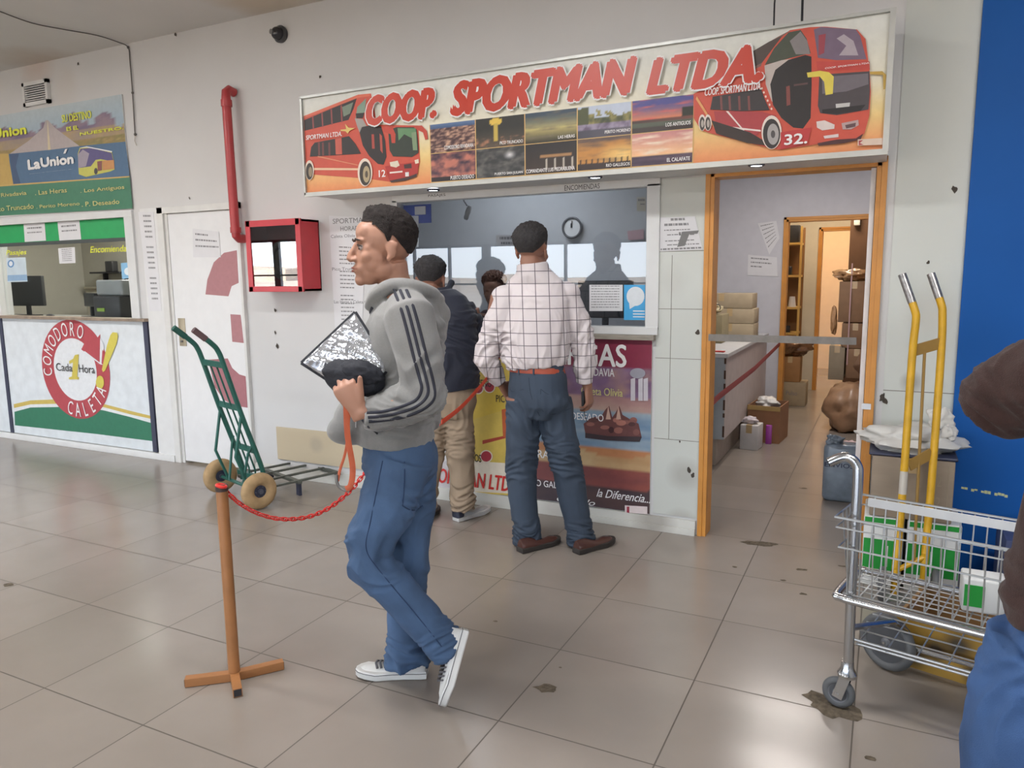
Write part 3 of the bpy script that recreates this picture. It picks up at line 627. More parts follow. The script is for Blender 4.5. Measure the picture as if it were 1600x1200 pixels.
# recessed spots under the sign
spot_e = emit('spot_glow', (.85, .92, 1), 9)
for px, py in ((677, 296), (930, 276), (1182, 257)):
    p = FP(px, py, 2.02)
    nm_, tx = ('recessed_spotlight', 'small round recessed spotlight under the sign box, above the %s' % {677: 'left end of the ticket window', 930: 'right half of the ticket window', 1182: 'orange doorway'}[px])
    t = thing(nm_, (p.x, p.y, SZ0), tx, 'spotlight', 'spotlights under the sign box')
    MB().torus((p.x, p.y, SZ0-.008), (0, 0, 1), .034, .006).build('ring', mat('dark_chrome', (.12, .12, .16), rough=.2, metal=.8), t)
    MB().lathe([(.026, -.012), (.028, -.002)], (p.x, p.y, SZ0), (0, 0, 1)).build('bulb', spot_e, t)
    l = bpy.data.lights.new('lamp', 'SPOT'); l.energy = 5; l.color = (.85, .93, 1); l.spot_size = 2.0; l.spot_blend = .8; l.shadow_soft_size = .02
    lo = bpy.data.objects.new('lamp', l); COL.objects.link(lo); lo.parent = t; lo.location = (0, 0, -.02)

# ================================================================= CENTRE WINDOW
alw = mat('white_window_frame', (.66, .67, .67), rough=.35, var=.03)
wn = MB().box((CX0-.01, -.02, CZ0), (CX0+.03, .06, CZ1)).box((CX1-.03, -.02, CZ0), (CX1+.045, .06, CZ1)).box((CX0-.01, -.02, CZ1-.015), (CX1+.045, .06, CZ1+.03)).box((CX0-.01, -.03, CZ0-.025), (CX1+.045, .06, CZ0+.02))
wo = wn.build('window_2', alw, None, smooth=False, bevel=.003); wo['kind'] = 'structure'
gl = glass('window_glass', 1.62, (.86, .88, .90))
MB().box((CX0+.03, .028, CZ0+.02), (CX1-.03, .034, CZ1-.015)).build('pane', gl, wo, smooth=False)
def wtext(s, x0, x1, yb, yt, Y, m, par, **k):
    a = WP(x0, yb, Y); e = WP(x0, yt, Y); b = WP(x1, yb, Y); return text(s, a.x, a.z, b.x, e.z, Y, m, par, **k)
wtext('PASAJES', 669, 696, 309, 304, -.0205, M_black, wo); wtext('ENCOMIENDAS', 882, 937, 298, 290, -.0205, M_black, wo)
# wooden sill strip below
tag(MB().box((CX0-.02, -.05, CZ0-.055), (CX1+.03, -.001, CZ0-.026)).build('window_sill_board', mat('worn_grey_wood', (.30, .27, .23), rough=.7, var=.2, stretch=(1, 8, 8)), None, smooth=False, bevel=.003), 'worn grey board under the centre ticket window above the poster', 'sill')
# poster below the window
PX0, PX1, PZ0, PZ1 = -1.70, -.083, .092, 1.137
po = thing('poster', (-.9, 0, PZ0), 'large colourful travel poster with crimson band and rocky seal island below the centre window', 'poster')
MB().box((PX0, -.014, PZ0), (PX1, -.001, PZ1)).build('backing_board', white_trim, po, smooth=False)
pa = Art(-.0142, step=.0002); pa.px = False
def poster(u, v): return tuple(c*.86 for c in poster0(u, v))
def poster0(u, v):
    q = fbm(u*1.2, v*2, 4, 21)
    if v > .82: return (158, 30, 66)
    if v > .66: return mix(mix((150, 110, 160), (120, 70, 110), .5+q), (200, 150, 130), max(0, fbm(u, v, 12, 3)))
    if v > .58: return mix((190, 130, 130), (210, 170, 150), .5+q)
    if v > .36: return mix((110, 150, 190), (160, 185, 205), .5+fbm(u*.5, v*6, 5, 4))
    if v > .32+.02*math.sin(u*20): return (214, 130, 70)
    if v > .24: return mix((230, 190, 130), (205, 150, 90), .5+q)
    if v > .12 and u < .95-.3*(.24-v)*8+.3: return mix((140, 60, 60), (180, 80, 60), .5+q)
    return mix((60, 44, 56), (90, 60, 60), .5+q)
pa.grid(PX0, PX1, PZ0, PZ1, 90, 60, poster)
yx0, yx1 = WP(738, 600).x, WP(800, 600).x
def pmap(x, y): w = WP(x, y, -.0142); return w.x, w.z
c = pmap
def q_(pts, col): pa.poly(pts, col, conv=c)
q_([(672, 690), (742, 700), (742, 770), (672, 765)], (205, 200, 205))
q_([(672, 690), (742, 700), (742, 722), (672, 712)], (150, 150, 170))
q_([(736, 560), (800, 560), (812, 775), (742, 770)], (222, 190, 70)); q_([(736, 720), (812, 725), (812, 772), (742, 768)], (236, 226, 206)); q_([(738, 600), (775, 590), (790, 640), (740, 655)], (226, 190, 50))
q_([(754, 688), (792, 680), (792, 684), (754, 694)], (190, 60, 40)); q_([(784, 640), (800, 636), (800, 690), (786, 682)], (214, 90, 40))
for (x, y, r) in ((747, 607, 9), (765, 605, 9), (760, 713, 10), (784, 598, 8)): pa.ell((x, y), (r, r), (236, 226, 206), conv=c); pa.ell((x, y), (r*.82, r*.82), (190, 40, 60), conv=c)
# seal rock
rk = [(912, 662), (925, 652), (940, 650), (946, 640), (952, 634), (957, 652), (962, 645), (968, 634), (973, 648), (985, 655), (998, 662), (1003, 684), (985, 687), (950, 683), (915, 678)]
q_(rk, (104, 52, 50)); rnd = random.Random(5)
for k in range(16): pa.ell((918+rnd.random()*78, 656+rnd.random()*22), (4+4*rnd.random(), 3+2*rnd.random()), mix((60, 26, 30), (186, 110, 92), rnd.random()), conv=c)
q_([(915, 676), (950, 681), (1003, 682), (1000, 690), (950, 688), (915, 684)], (50, 34, 40))
for x in (951, 967): q_([(x-4, 655), (x, 634), (x+4, 655)], (206, 160, 140))
# monument top right
for x in (990, 1002, 1010): q_([(x-4, 626), (x-4, 592), (x+3, 590), (x+3, 626)], (196, 190, 200))
pa.ell((997, 583), (12, 8), (150, 150, 165), conv=c)
q_([(977, 789), (1012, 791), (1012, 803), (977, 800)], (226, 210, 210))
q_([(980, 791), (984, 791), (984, 801), (980, 800)], (170, 40, 60))
q_([(690, 700), (704, 702), (702, 720), (688, 720)], (225, 225, 225))
pa.build('printed_picture', po)
YP = -.0182
wtext('CARGAS', 836, 979, 568, 534, YP, M_white, po, bold=.03)
for s, x0, x1, yb, yt, m, kw in (('RIVADAVIA', 905, 960, 586, 574, M_white, {}), ('Caleta Olivia', 908, 973, 616, 604, M_cream, {}), ('DESEADO', 893, 943, 655, 644, M_white, {}), ('PIEDRABUENA', 812, 905, 712, 700, M_white, {}), ('RIO GALLEGOS', 828, 905, 758, 748, M_white, {}), ('PICO', 775, 797, 628, 617, M_black, {}), ('MORENO', 733, 768, 603, 592, M_black, {}), ('LOS ANTIGUOS', 692, 752, 716, 704, M_black, {}), ('la Diferencia...', 932, 1016, 776, 763, M_white, dict(shear=.4)), ('Cuando', 870, 930, 783, 774, M_white, dict(shear=.4))):
    wtext(s, x0, x1, yb, yt, YP, m, po, bold=.012, **kw)
wtext('SPORTMAN LTDA.', 668, 812, 752, 729, YP, mat('poster_red', rgb8(205, 50, 45), rough=.5), po, bold=.03, shear=.25)
# ---- paper notices
paper = mat('paper', (.68, .68, .70), rough=.6, var=.02)
def sheet(pts, Y, lab, name='paper_notice', m=None, grp=None, parent=None, lines=None, cat='notice', seed=0, thick=.0012, ink=None):
    "pts px corners TL TR BR BL; lines = [(u0,u1,v_centre,h)]"
    P4 = [WP(x, y, Y) for x, y in pts]; t = thing(name, (P4[3].x, Y, P4[3].z), lab, cat, grp) if parent is None else parent
    def bil(u, v):
        a = P4[0].lerp(P4[1], u); b = P4[3].lerp(P4[2], u); return b.lerp(a, v)
    mb = MB(); N = 6; rings = []
    for j in range(N+1):
        ring = []
        for i in range(N+1):
            p = bil(i/N, j/N); p.y -= .004*(.3+.7*noise.noise(Vector((i*.5, j*.5, seed)))) if 0 else 0; ring.append(p)
        rings.append(ring)
    vs = [p for r in rings for p in r]; vs2 = [p+Vector((0, -thick, 0)) for p in vs]; fs = []
    for j in range(N):
        for i in range(N): a = j*(N+1)+i; fs.append((a, a+1, a+N+2, a+N+1))
    mb.add(vs2, fs); mb.prism([P4[0], P4[1], P4[2], P4[3]], (0, -thick*.98, 0))
    mb.build('sheet', m or paper, t, smooth=False)
    if lines:
        lb = MB(); rnd = random.Random(seed)
        for (u0, u1, vc, h) in lines:
            u = u0
            while u < u1-.01:
                wl = .03+.09*rnd.random(); ue = min(u1, u+wl)
                lb.add([bil(u, vc-h/2)+Vector((0, -thick-.0003, 0)), bil(ue, vc-h/2)+Vector((0, -thick-.0003, 0)), bil(ue, vc+h/2)+Vector((0, -thick-.0003, 0)), bil(u, vc+h/2)+Vector((0, -thick-.0003, 0))], [(0, 1, 2, 3)]); u = ue+.018
        lb.build('printed_lines', ink or M_grey, t, smooth=False)
    return t
# tall timetable left of the window
tt = sheet([(514, 337), (572, 340), (566, 520), (524, 520)], -.002, 'tall white timetable in small print between the red cabinet and the ticket window', seed=2, cat='timetable', name='timetable',
      lines=[(.25, .7, 1-(k*.0345+.26), .010) for k in range(20) if k not in (5, 11)])
for s, x0, x1, yb, yt in (('SPORTMAN', 520, 575, 350, 342), ('HORARIOS', 532, 572, 361, 354), ('Caleta Olivia a Pico', 517, 575, 372, 367), ('Pico Truncado a', 519, 572, 423, 418), ('Las Heras a Caleta Olivia', 522, 584, 474, 469)):
    wtext(s, x0, x1, yb, yt, -.0036, M_grey, tt, bold=.02)
# sheets by the doorway
t = sheet([(1032, 340), (1086, 338), (1098, 390), (1029, 393)], -.008, 'white notice with a grey patch on the wall right of the ticket window', seed=5,
      lines=[(.3, .7, .93, .07), (.12, .78, .78, .07), (.12, .8, .62, .03), (.2, .8, .48, .03), (.5, .9, .5, .1), (.15, .85, .3, .03), (.2, .95, .18, .03), (.05, .98, .06, .05)])
a = Art(-.0098); a.poly([(1066, 362), (1092, 360), (1090, 365), (1077, 366), (1070, 384), (1058, 386)], (112, 112, 112)); a.build('grey_patch', t)
# left side notices on the pilaster
sheet([(216, 331), (240, 331), (253, 486), (234, 486)], -.0205, 'long narrow white schedule taped to the white pilaster beside the left booth', name='schedule_strip', seed=7, lines=[(.3, .8, 1-k*.052-.04, .018) for k in range(18) if k % 6 != 5])
sheet([(301, 357), (342, 362), (345, 402), (302, 402)], -.0085-.002, 'white notice taped high on the white door', seed=8, lines=[(.1, .6, .82, .06), (.1, .9, .62, .06), (.1, .95, .40, .06)])
# things seen on / through the centre glass
blu = M8('blue_board', 62, 84, 170, rough=.6)
wb = thing('blue_sign', (WP(618, 322, .05).x, .05, WP(618, 350, .05).z), 'blue board with a white card, behind the top left corner of the ticket window', 'sign')
a0, a1 = WP(621, 322, .06), WP(674, 348, .06); MB().box((a0.x, .055, a1.z+.06), (a1.x, .062, a0.z)).box((a1.x-.16, .055, a1.z), (a1.x, .062, a1.z+.06)).build('board', blu, wb, smooth=False)
a0, a1 = WP(648, 323, .05), WP(665, 335, .05); MB().box((a0.x, .048, a1.z), (a1.x, .054, a0.z)).build('card', paper, wb, smooth=False)
sheet([(617, 338), (654, 337), (654, 386), (617, 386)], .05, 'pale sheet behind the left end of the ticket window under the blue board', seed=11)
sheet([(921, 445), (973, 445), (973, 486), (921, 486)], .024, 'white printed sheet on the ticket window beside the blue leaflet', seed=12, lines=[(.06, .9, 1-.1*k-.05, .03) for k in range(9)])
lf2 = sheet([(975, 445), (1008, 445), (1008, 500), (975, 500)], .024, 'sky-blue leaflet with a white speech balloon on the ticket window corner', m=M8('leaflet_blue', 70, 165, 220, rough=.4), name='leaflet', cat='leaflet', seed=13)
a = Art(.0225); a.ell((993, 463), (14, 15), (222, 230, 236)); a.poly([(983, 472), (992, 478), (984, 483)], (222, 230, 236)); a.build('speech_balloon', lf2)
for k in range(3): wtext('ooooo', 988, 1005, 487+k*4.5, 484+k*4.5, .0222, M_white, lf2) if 0 else None
lbm = MB()
for k in range(3): p = WP(989, 486+k*4.5, .022); lbm.box((p.x, .0218, p.z-.003), (p.x+.07, .0222, p.z+.003))
lbm.build('printed_lines', M_white, lf2, smooth=False)
sheet([(775, 367), (815, 367), (815, 384), (775, 384)], .40, 'white strip notice hanging inside the ticket window behind the plaid shirted man', seed=14, lines=[(.15, .9, .7, .25), (.2, .8, .25, .2)])
sheet([(995, 308), (1009, 308), (1009, 330), (995, 330)], .045, 'small cream price card in the top right corner of the ticket window', seed=15, lines=[(.15, .9, .8, .16), (.4, .9, .5, .08)], m=M8('cream_card', 205, 200, 185))
# ---- wall clock in booth
cc = WP(895, 356, 1.49); ck = thing('wall_clock', (cc.x, 1.5, cc.z), 'round wall clock with white face on the booth wall behind the ticket window', 'clock')
MB().torus((cc.x, 1.47, cc.z), (0, 1, 0), .078, .009, 36).build('rim', mat('clock_rim', (.12, .12, .13), rough=.3), ck)
MB().lathe([(.078, 0), (.078, .02)], (cc.x, 1.475, cc.z), (0, 1, 0), 36).build('clock_face', M_white, ck)
MB().box((cc.x-.003, 1.468, cc.z), (cc.x+.003, 1.472, cc.z+.055)).build('minute_hand', M_black, ck, smooth=False)
MB().box((cc.x-.010, 1.467, cc.z), (cc.x-.004, 1.471, cc.z+.036)).build('hour_hand', M_black, ck, smooth=False)
# hanging bulb
hb = thing('hanging_bulb', (WP(725, 335, .7).x, .7, 2.55), 'bare bulb holder hanging on a cord inside the ticket booth', 'lamp')
p0, p1 = WP(724, 270, .7), WP(730, 332, .7); MB().tube([(p0.x, .7, 2.55), (p0.x, .7, p0.z-.2), (p1.x, .7, p1.z+.05)], .006, 8).build('cord', M_black, hb)
MB().lathe([(.012, .05), (.018, .03), (.02, 0), (.016, -.02), (.02, -.04), (.012, -.055)], (p1.x+.005, .7, p1.z), (0.4, 0, 1)).build('bulb_holder', mat('bulb_holder_grey', (.3, .3, .3), rough=.4), hb)
# counter inside booth and monitors
cnt = thing('booth_counter', (-.95, .3, 0), 'grey counter inside the centre booth behind the glass', 'counter')
MB().rbox((-2.9, .14, 1.08), (-.14, .62, 1.12), .01).build('worktop', mat('grey_laminate', (.35, .35, .36), rough=.5), cnt); MB().box((-2.88, .2, 0), (-.16, .24, 1.08)).build('front_panel', booth_m, cnt, smooth=False)
def monitor(x, y, z, w, h, ang, lab, grp=None, name='monitor'):
    t = thing(name, (x, y, z), lab, 'monitor', grp); M = Matrix.Translation((x, y, z)) @ Matrix.Rotation(ang, 4, 'Z')
    bk = mat('black_plastic', (.025, .027, .03), rough=.4)
    MB().rbox((-w/2, -.02, .10), (w/2, .02, .10+h), .008, M=M).build('screen_housing', bk, t)
    MB().box((-w/2+.015, .0202, .115), (w/2-.015, .022, .085+h), M=M).build('screen', mat('screen_dark', (.03, .035, .05), rough=.15), t, smooth=False)
    MB().rbox((-.02, -.015, .01), (.02, .015, .14), .004, M=M).rbox((-.1, -.07, 0), (.1, .07, .012), .005, M=M).build('stand', bk, t)
    return t
q = WP(946, 480, .42); monitor(q.x, .42, 1.12, .36, .24, .1, 'black monitor standing behind the sheet on the ticket window', None)
kb = thing('keyboard', (-.45, .30, 1.12), 'black keyboard on the booth counter behind the ticket window', 'keyboard'); MB().rbox((-.62, .20, 1.12), (-.22, .34, 1.14), .006).build('body', MATS['black_plastic'], kb)
k2 = MB()
for i in range(14):
    for jx in range(4): k2.box((-.61+i*.027, .21+jx*.03, 1.14), (-.588+i*.027, .235+jx*.03, 1.147))
k2.build('keys', mat('key_grey', (.07, .07, .08), rough=.5), kb, smooth=False)
# stickers (pinkish) on the back wall of the booth right
sheet([(980, 361), (1006, 358), (1006, 374), (982, 375)], 1.49, 'pale pink and white sticker sheet on the booth wall right of the clock', m=M8('pale_pink', 200, 165, 170), seed=17, name='sticker_sheet', cat='sticker')

# ================================================================= LEFT BOOTH
wl = MB().box((BX0-.03, -.02, BZ0), (BX0+.04, .06, BZ1)).box((BX1-.04, -.02, BZ0), (BX1+.06, .06, BZ1)).box((BX0-.03, -.02, BZ1-.0), (BX1+.06, .06, BZ1+.05))
w1 = wl.build('window_1', alw, None, smooth=False, bevel=.003); w1['kind'] = 'structure'
MB().box((BX0+.04, .03, BZ0), (BX1-.04, .036, BZ1)).build('pane', glass('booth_glass', 1.25, (.9, .92, .92)), w1, smooth=False)
grn = M8('green_film', 40, 160, 92, rough=.35)
MB().box((BX0+.04, .018, 1.845), (BX1-.04, .029, BZ1)).build('green_band', grn, w1, smooth=False)
MB().box((BX0+.04, .012, 1.815), (BX1-.04, .029, 1.845)).build('rail', mat('dark_rail', (.05, .06, .06), rough=.5), w1, smooth=False)
wtext('Pasajes', 10, 42, 401, 391, .02, M_lime, w1, bold=.02, shear=.25); wtext('Encomiendas', 141, 203, 395, 385, .02, M_lime, w1, bold=.02, shear=.25)
sl = tag(MB().box((BX0-.05, -.06, BZ0-.012), (BX1+.16, .06, BZ0+.012)).build('counter_ledge', mat('worn_brown_ledge', (.26, .20, .15), rough=.6, var=.25), None, smooth=False, bevel=.003), 'worn brown ledge under the left booth window, above the panel with the round arrow', 'ledge')
ln2 = [(.15, .85, .75, .09), (.15, .85, .5, .07)]
sheet([(37, 350), (70, 348), (72, 376), (39, 378)], .016, 'small white notice on the green band, left of its twin', seed=21, lines=ln2)
sheet([(90, 347), (124, 344), (127, 374), (93, 376)], .016, 'small white notice on the green band, right of its twin', seed=22, lines=ln2)
sheet([(91, 388), (117, 386), (118, 411), (93, 412)], .024, 'white notice on the left booth glass under the green band', seed=23, lines=[(.2, .8, 1-.12*k-.1, .05) for k in range(7)])
b1 = sheet([(10, 403), (40, 402), (43, 440), (12, 441)], .024, 'white sheet with a blue balloon emblem in the lower left of the left booth window', m=M8('pale_blue_sheet', 190, 205, 215), seed=24)
a = Art(.022); a.ell((17, 412), (5, 6), (70, 130, 190)); a.ell((17, 412), (3, 4), (220, 228, 236)); a.poly([(12, 430), (42, 429), (43, 438), (12, 439)], (130, 170, 210)); a.build('blue_emblem', b1)
b2 = sheet([(189, 411), (207, 410), (209, 434), (191, 436)], .024, 'light blue square sticker at the right edge of the left booth window', m=M8('sticker_blue', 130, 180, 215), name='sticker', cat='sticker', seed=25)
a = Art(.022); a.ell((200, 424), (6, 6), (225, 235, 240)); a.build('white_dot', b2)
# banner above
def BW(x, y): w = WP(x, y, -.012); return (w.x, w.z)
lb = thing('advertising_banner', (-5.3, 0, 2.08), 'wide advertising banner with desert road, blue band and green list over the left booth', 'banner')
VX0, VX1, VZ0, VZ1 = -6.9, -4.41, 2.082, 2.955
MB().box((VX0, -.012, VZ0), (VX1, -.001, VZ1)).build('backing_board', white_trim, lb, smooth=False)
va = Art(-.0122, step=.0003); va.px = False
def desert(u, v):
    q = fbm(u*3, v*1.5, 4, 31); r = fbm(u*3, .3, 3, 5)
    if v > .62+r*.3: return mix((150, 175, 195), (185, 200, 205), (v-.6)*2)
    if v > .50: return mix((110, 92, 125), (140, 115, 130), .5+q)
    if v > .34: return mix((150, 130, 112), (170, 140, 90), .5+q)
    return mix(mix((150, 120, 60), (110, 110, 50), .5+q), (180, 150, 70), max(0, fbm(u*8, v*4, 6, 3)))
va.grid(VX0, VX1, 2.50, VZ1, 60, 34, desert)
c = lambda x, y: BW(x/4, 100+y/4)
def v_(pts, col): va.poly(pts, col, conv=c)
v_([(285, 352), (300, 350), (345, 400), (500, 515), (560, 540), (60, 562), (180, 480), (270, 400)], (172, 160, 160)); v_([(296, 360), (299, 360), (318, 540), (300, 545)], (205, 190, 150))
v_([(-560, 600), (60, 562), (330, 535), (480, 515), (785, 485), (812, 708), (85, 755), (-560, 800)], (56, 98, 140)); v_([(-560, 570), (55, 560), (60, 610), (85, 755), (-560, 800)], (190, 152, 60))
v_([(60, 562), (120, 560), (100, 640), (130, 745), (85, 752)], (38, 70, 115))
v_([(-560, 800), (812, 705), (830, 903), (-560, 980)], (42, 118, 84)); v_([(-560, 796), (812, 700), (812, 708), (-560, 806)], (200, 160, 70))
# coach in the banner
v_([(488, 560), (500, 525), (545, 515), (700, 545), (712, 600), (718, 660), (690, 672), (540, 706), (495, 690)], (190, 190, 60)); v_([(492, 560), (505, 530), (570, 525), (700, 556), (712, 610), (630, 595), (600, 600), (570, 640), (500, 650)], (76, 66, 130))
v_([(490, 565), (520, 535), (560, 560), (540, 640), (492, 650)], (150, 140, 160)); v_([(640, 605), (715, 600), (718, 655), (645, 665)], (200, 130, 60)); v_([(610, 610), (640, 605), (640, 665), (615, 670)], (130, 60, 60)); va.ell((602, 670), (11, 20), (50, 45, 50), conv=c)
v_([(500, 525), (545, 515), (705, 545), (702, 552), (545, 522)], (225, 225, 230))
va.build('printed_picture', lb)
YV = -.0122-.0003*26
def vt(s, ax, bx, yb, yt, m, **k):
    a = WP(ax/4, 100+yb/4, YV); e = WP(ax/4, 100+yt/4, YV); b = WP(bx/4, 100+yb/4, YV)
    return text(s, a.x, a.z, b.x, e.z, YV, m, lb, **k)
vt('SU DESTINO', 388, 575, 368, 318, M_lime, bold=.04); vt('ES EL NUESTRO.', 415, 770, 415, 385+0, M_lime, bold=.04) if 0 else None
textpx('ES EL', 104, 205, 122.5, 195.5, YV, M_lime, lb, bold=.09); textpx('NUESTRO.', 125, 212, 193, 197, YV, M_lime, lb, bold=.09)
vt('La Union', -110, 158, 478, 395, M_lime, bold=.04) if 0 else textpx('La Union', -34, 221, 40, 194, YV, M_lime, lb, bold=.10)
textpx('La', 44, 266, 62, 247, YV, M_white, lb, bold=.11); textpx('Union', 64, 262, 114, 240, YV, M_white, lb, bold=.11)
p = WP(101, 237, YV); MB().prism([(p.x-.02, YV, p.z-.015), (p.x+.01, YV, p.z-.015), (p.x+.04, YV, p.z+.02), (p.x+.01, YV, p.z+.02)], (0, -.0004, 0)).build('accent', M_white, lb, smooth=False)
textpx('Cooperativa de Transportes Ltda.', 46, 272, 113, 264, YV, M_white, lb, bold=.02)
dot = '. '
textpx('Rivadavia', 2, 308, 41, 298, YV, M_cream, lb, bold=.01); textpx(dot+'Las Heras', 55, 305, 104, 293, YV, M_cream, lb, bold=.01); textpx(dot+'Los Antiguos', 126, 303, 194, 289, YV, M_cream, lb, bold=.01)
textpx('Pico Truncado', -10, 331, 52, 318, YV, M_cream, lb, bold=.01); textpx(dot+'Perito Moreno', 57, 326, 124, 315, YV, M_cream, lb, bold=.01); textpx(dot+'P. Deseado', 128, 323, 186, 311, YV, M_cream, lb, bold=.01)
# vent
vx0, vx1, vz0, vz1 = -5.655, -5.31, 2.985, 3.18
vn = thing('air_vent', (vx0, 0, vz0), 'square white wall vent with dark louvres above the left banner', 'vent')
MB().box((vx0, -.03, vz0), (vx1, -.001, vz0+.03)).box((vx0, -.03, vz1-.03), (vx1, -.001, vz1)).box((vx0, -.03, vz0), (vx0+.03, -.001, vz1)).box((vx1-.03, -.03, vz0), (vx1, -.001, vz1)).build('vent_frame', white_trim, vn, smooth=False)
MB().box((vx0+.03, -.006, vz0+.03), (vx1-.03, -.001, vz1-.03)).build('duct', M_black, vn, smooth=False)
for k in range(7):
    z = vz0+.04+k*.018; MB().box((vx0+.03, -.024, z), (vx1-.03, -.012, z+.007)).build('louvre', white_trim, vn, smooth=False)
# COMODORO panel
cp = thing('booth_cladding', (-5.3, 0, .06), 'white counter front panel with red circular arrow and green hill under the left booth window', 'panel')
KX0, KX1, KZ0, KZ1 = -6.34, -4.33, .062, 1.158
MB().box((KX0, -.02, KZ0), (KX1, -.001, KZ1)).build('board', M8('panel_white', 214, 220, 224, rough=.4), cp, smooth=False)
nv = mat('navy_strip', (.045, .05, .085), rough=.5)
MB().box((KX0-.02, -.03, KZ0), (KX0+.025, -.001, KZ1)).build('edge_strip', nv, cp, smooth=False)
MB().box((KX1-.03, -.03, KZ0), (KX1+.02, -.001, KZ1)).build('edge_strip', nv, cp, smooth=False)
ka = Art(-.0203, step=.0006)
c = lambda x, y: (x*.3, 360+y*.3)
def k_(pts, col): ka.poly(pts, col, conv=c)
k_([(75, 925), (160, 905), (290, 905), (420, 900), (540, 930), (680, 965), (806, 1010), (815, 1100), (500, 1060), (78, 1015)], (36, 118, 84))
k_([(72, 905), (160, 885), (290, 880), (420, 878), (545, 905), (680, 940), (804, 970), (804, 985), (680, 958), (545, 922), (420, 900), (290, 903), (160, 906), (74, 925)], (206, 176, 70))
k_([(74, 925), (160, 906), (290, 903), (420, 900), (545, 922), (680, 958), (804, 985), (806, 1008), (680, 972), (545, 938), (420, 916), (290, 920), (160, 922), (75, 945)], (222, 226, 228))
RR = (190, 60, 70)
ctr = WP(396*.3, 360+722*.3, -.0203); kr = WP(396*.3, 360+465*.3, -.0203).z-ctr.z
rx = (WP(572*.3, 577, -.0203).x-WP(222*.3, 577, -.0203).x)/2
ka.px = False
cx, cz = (WP(572*.3, 577, -.0203).x+WP(222*.3, 577, -.0203).x)/2, ctr.z
RO = (rx, (WP(396*.3, 360+465*.3, -.0203).z-WP(430*.3, 360+982*.3, -.0203).z)/2); cz = WP(396*.3, 360+465*.3, -.0203).z-RO[1]
RI = (RO[0]*.63, RO[1]*.63)
ka.ell((cx, cz), RO, RR, n=48); ka.ell((cx, cz), RI, (222, 226, 230), n=40)
ka.px = True
k_([(425, 620), (440, 590), (415, 560), (485, 590), (524, 540), (524, 690), (490, 665)], RR)
k_([(440, 640), (530, 696), (500, 690), (540, 700), (530, 692)], (222, 226, 230)); k_([(524, 560), (545, 600), (530, 700), (440, 636), (444, 628), (522, 688)], (222, 226, 230))
k_([(536, 620), (552, 650), (545, 700), (532, 690)], RR)
YL = (212, 196, 60)
k_([(578, 545), (590, 530), (612, 532), (618, 550), (610, 590), (552, 728), (540, 738), (534, 725), (560, 600)], YL); ka.ell((524, 791), (21, 35), YL, conv=c)
k_([(363, 775), (363, 765), (378, 760), (384, 688), (365, 695), (364, 680), (385, 668), (394, 648), (414, 645), (406, 760), (415, 765), (413, 775)], (206, 186, 60))
ka.build('printed_picture', cp)
YK = -.0203-.0006*14
def ringtext(s, a0, a1, r, h, m):
    n = len(s)
    for i, ch in enumerate(s):
        a = math.radians(a0+(a1-a0)*i/(n-1)); me, v = text_mesh(ch, .03); lo, hi = v.min(0), v.max(0); wd_ = h*.62*min(1.25, max(.35, (hi[0]-lo[0])/.7))
        px_, pz_ = cx+RO[0]*r*math.cos(a), cz+RO[1]*r*math.sin(a); up = a-math.pi/2 if a0 > a1 else a+math.pi/2
        ca, sa = math.cos(up), math.sin(up)
        for q, co_ in zip(me.vertices, v):
            x = ((co_[0]-lo[0])/(hi[0]-lo[0])-.5)*wd_; z = ((co_[1]-lo[1])/(hi[1]-lo[1])-.5)*h; q.co = (px_+x*ca-z*sa, YK, pz_+x*sa+z*ca)
        me.materials.clear(); me.materials.append(m); link('lettering', me, cp)
ringtext('COMODORO', 186, 70, .815, .125, M_white); ringtext('CALETA', -106, -28, .815, .125, M_white)
def kt(s, ax, bx, yb, yt, m, **k):
    a = WP(ax*.3, 360+yb*.3, YK); e = WP(ax*.3, 360+yt*.3, YK); b = WP(bx*.3, 360+yb*.3, YK); text(s, a.x, a.z, b.x, e.z, YK, m, cp, **k)
kt('Cada', 293, 378, 730, 690, M_black); kt('Hora', 412, 494, 740, 698, M_black)
# second panel, far left
tag(MB().box((-8.6, -.02, .062), (KX0-.03, -.001, KZ1)).build('booth_cladding', MATS['panel_white'], None, smooth=False), 'plain white counter panel cut off by the left edge, left of the round arrow panel', 'panel')
# left booth contents
def cabinet(x0, x1, y0, y1, z0, z1, m, lab, ndoor=2):
    t = thing('office_cabinet', ((x0+x1)/2, (y0+y1)/2, z0), lab, 'cabinet'); MB().box((x0, y0, z0), (x1, y1, z1-.03)).build('carcass', m, t, smooth=False, bevel=.004); MB().rbox((x0-.02, y0-.03, z1-.03), (x1+.02, y1, z1), .006).build('worktop', mat('beige_laminate', (.42, .38, .30), rough=.5), t)
    w_ = (x1-x0)/ndoor
    for k in range(ndoor):
        d = MB().box((x0+k*w_+.006, y0-.018, z0+.05), (x0+(k+1)*w_-.006, y0, z1-.05)).build('door', m, t, smooth=False, bevel=.003)
        MB().tube([(x0+k*w_+w_*.35, y0-.035, z1-.12), (x0+k*w_+w_*.65, y0-.035, z1-.12)], .006, 8).build('handle', alu, d)
    return t
cabm = mat('beige_cabinet', (.50, .46, .38), rough=.5)
cabinet(-7.6, -5.3, 1.72, 2.07, 0, 1.42, cabm, 'long beige cabinet along the back wall of the left booth', 3)
def scr(px, py, Y, w, h, lab, ang=0):
    q = WP(px, py, Y); return monitor(q.x, Y, q.z-.1-h/2, w, h, ang, lab)
st_ = tag(MB().rbox((BX0-1.0, .10, 1.10), (BX1-.02, .7, 1.15), .01).build('booth_desk', mat('booth_desk_grey', (.25, .25, .24), rough=.5), None), 'desk top behind the glass of the left booth', 'desk')
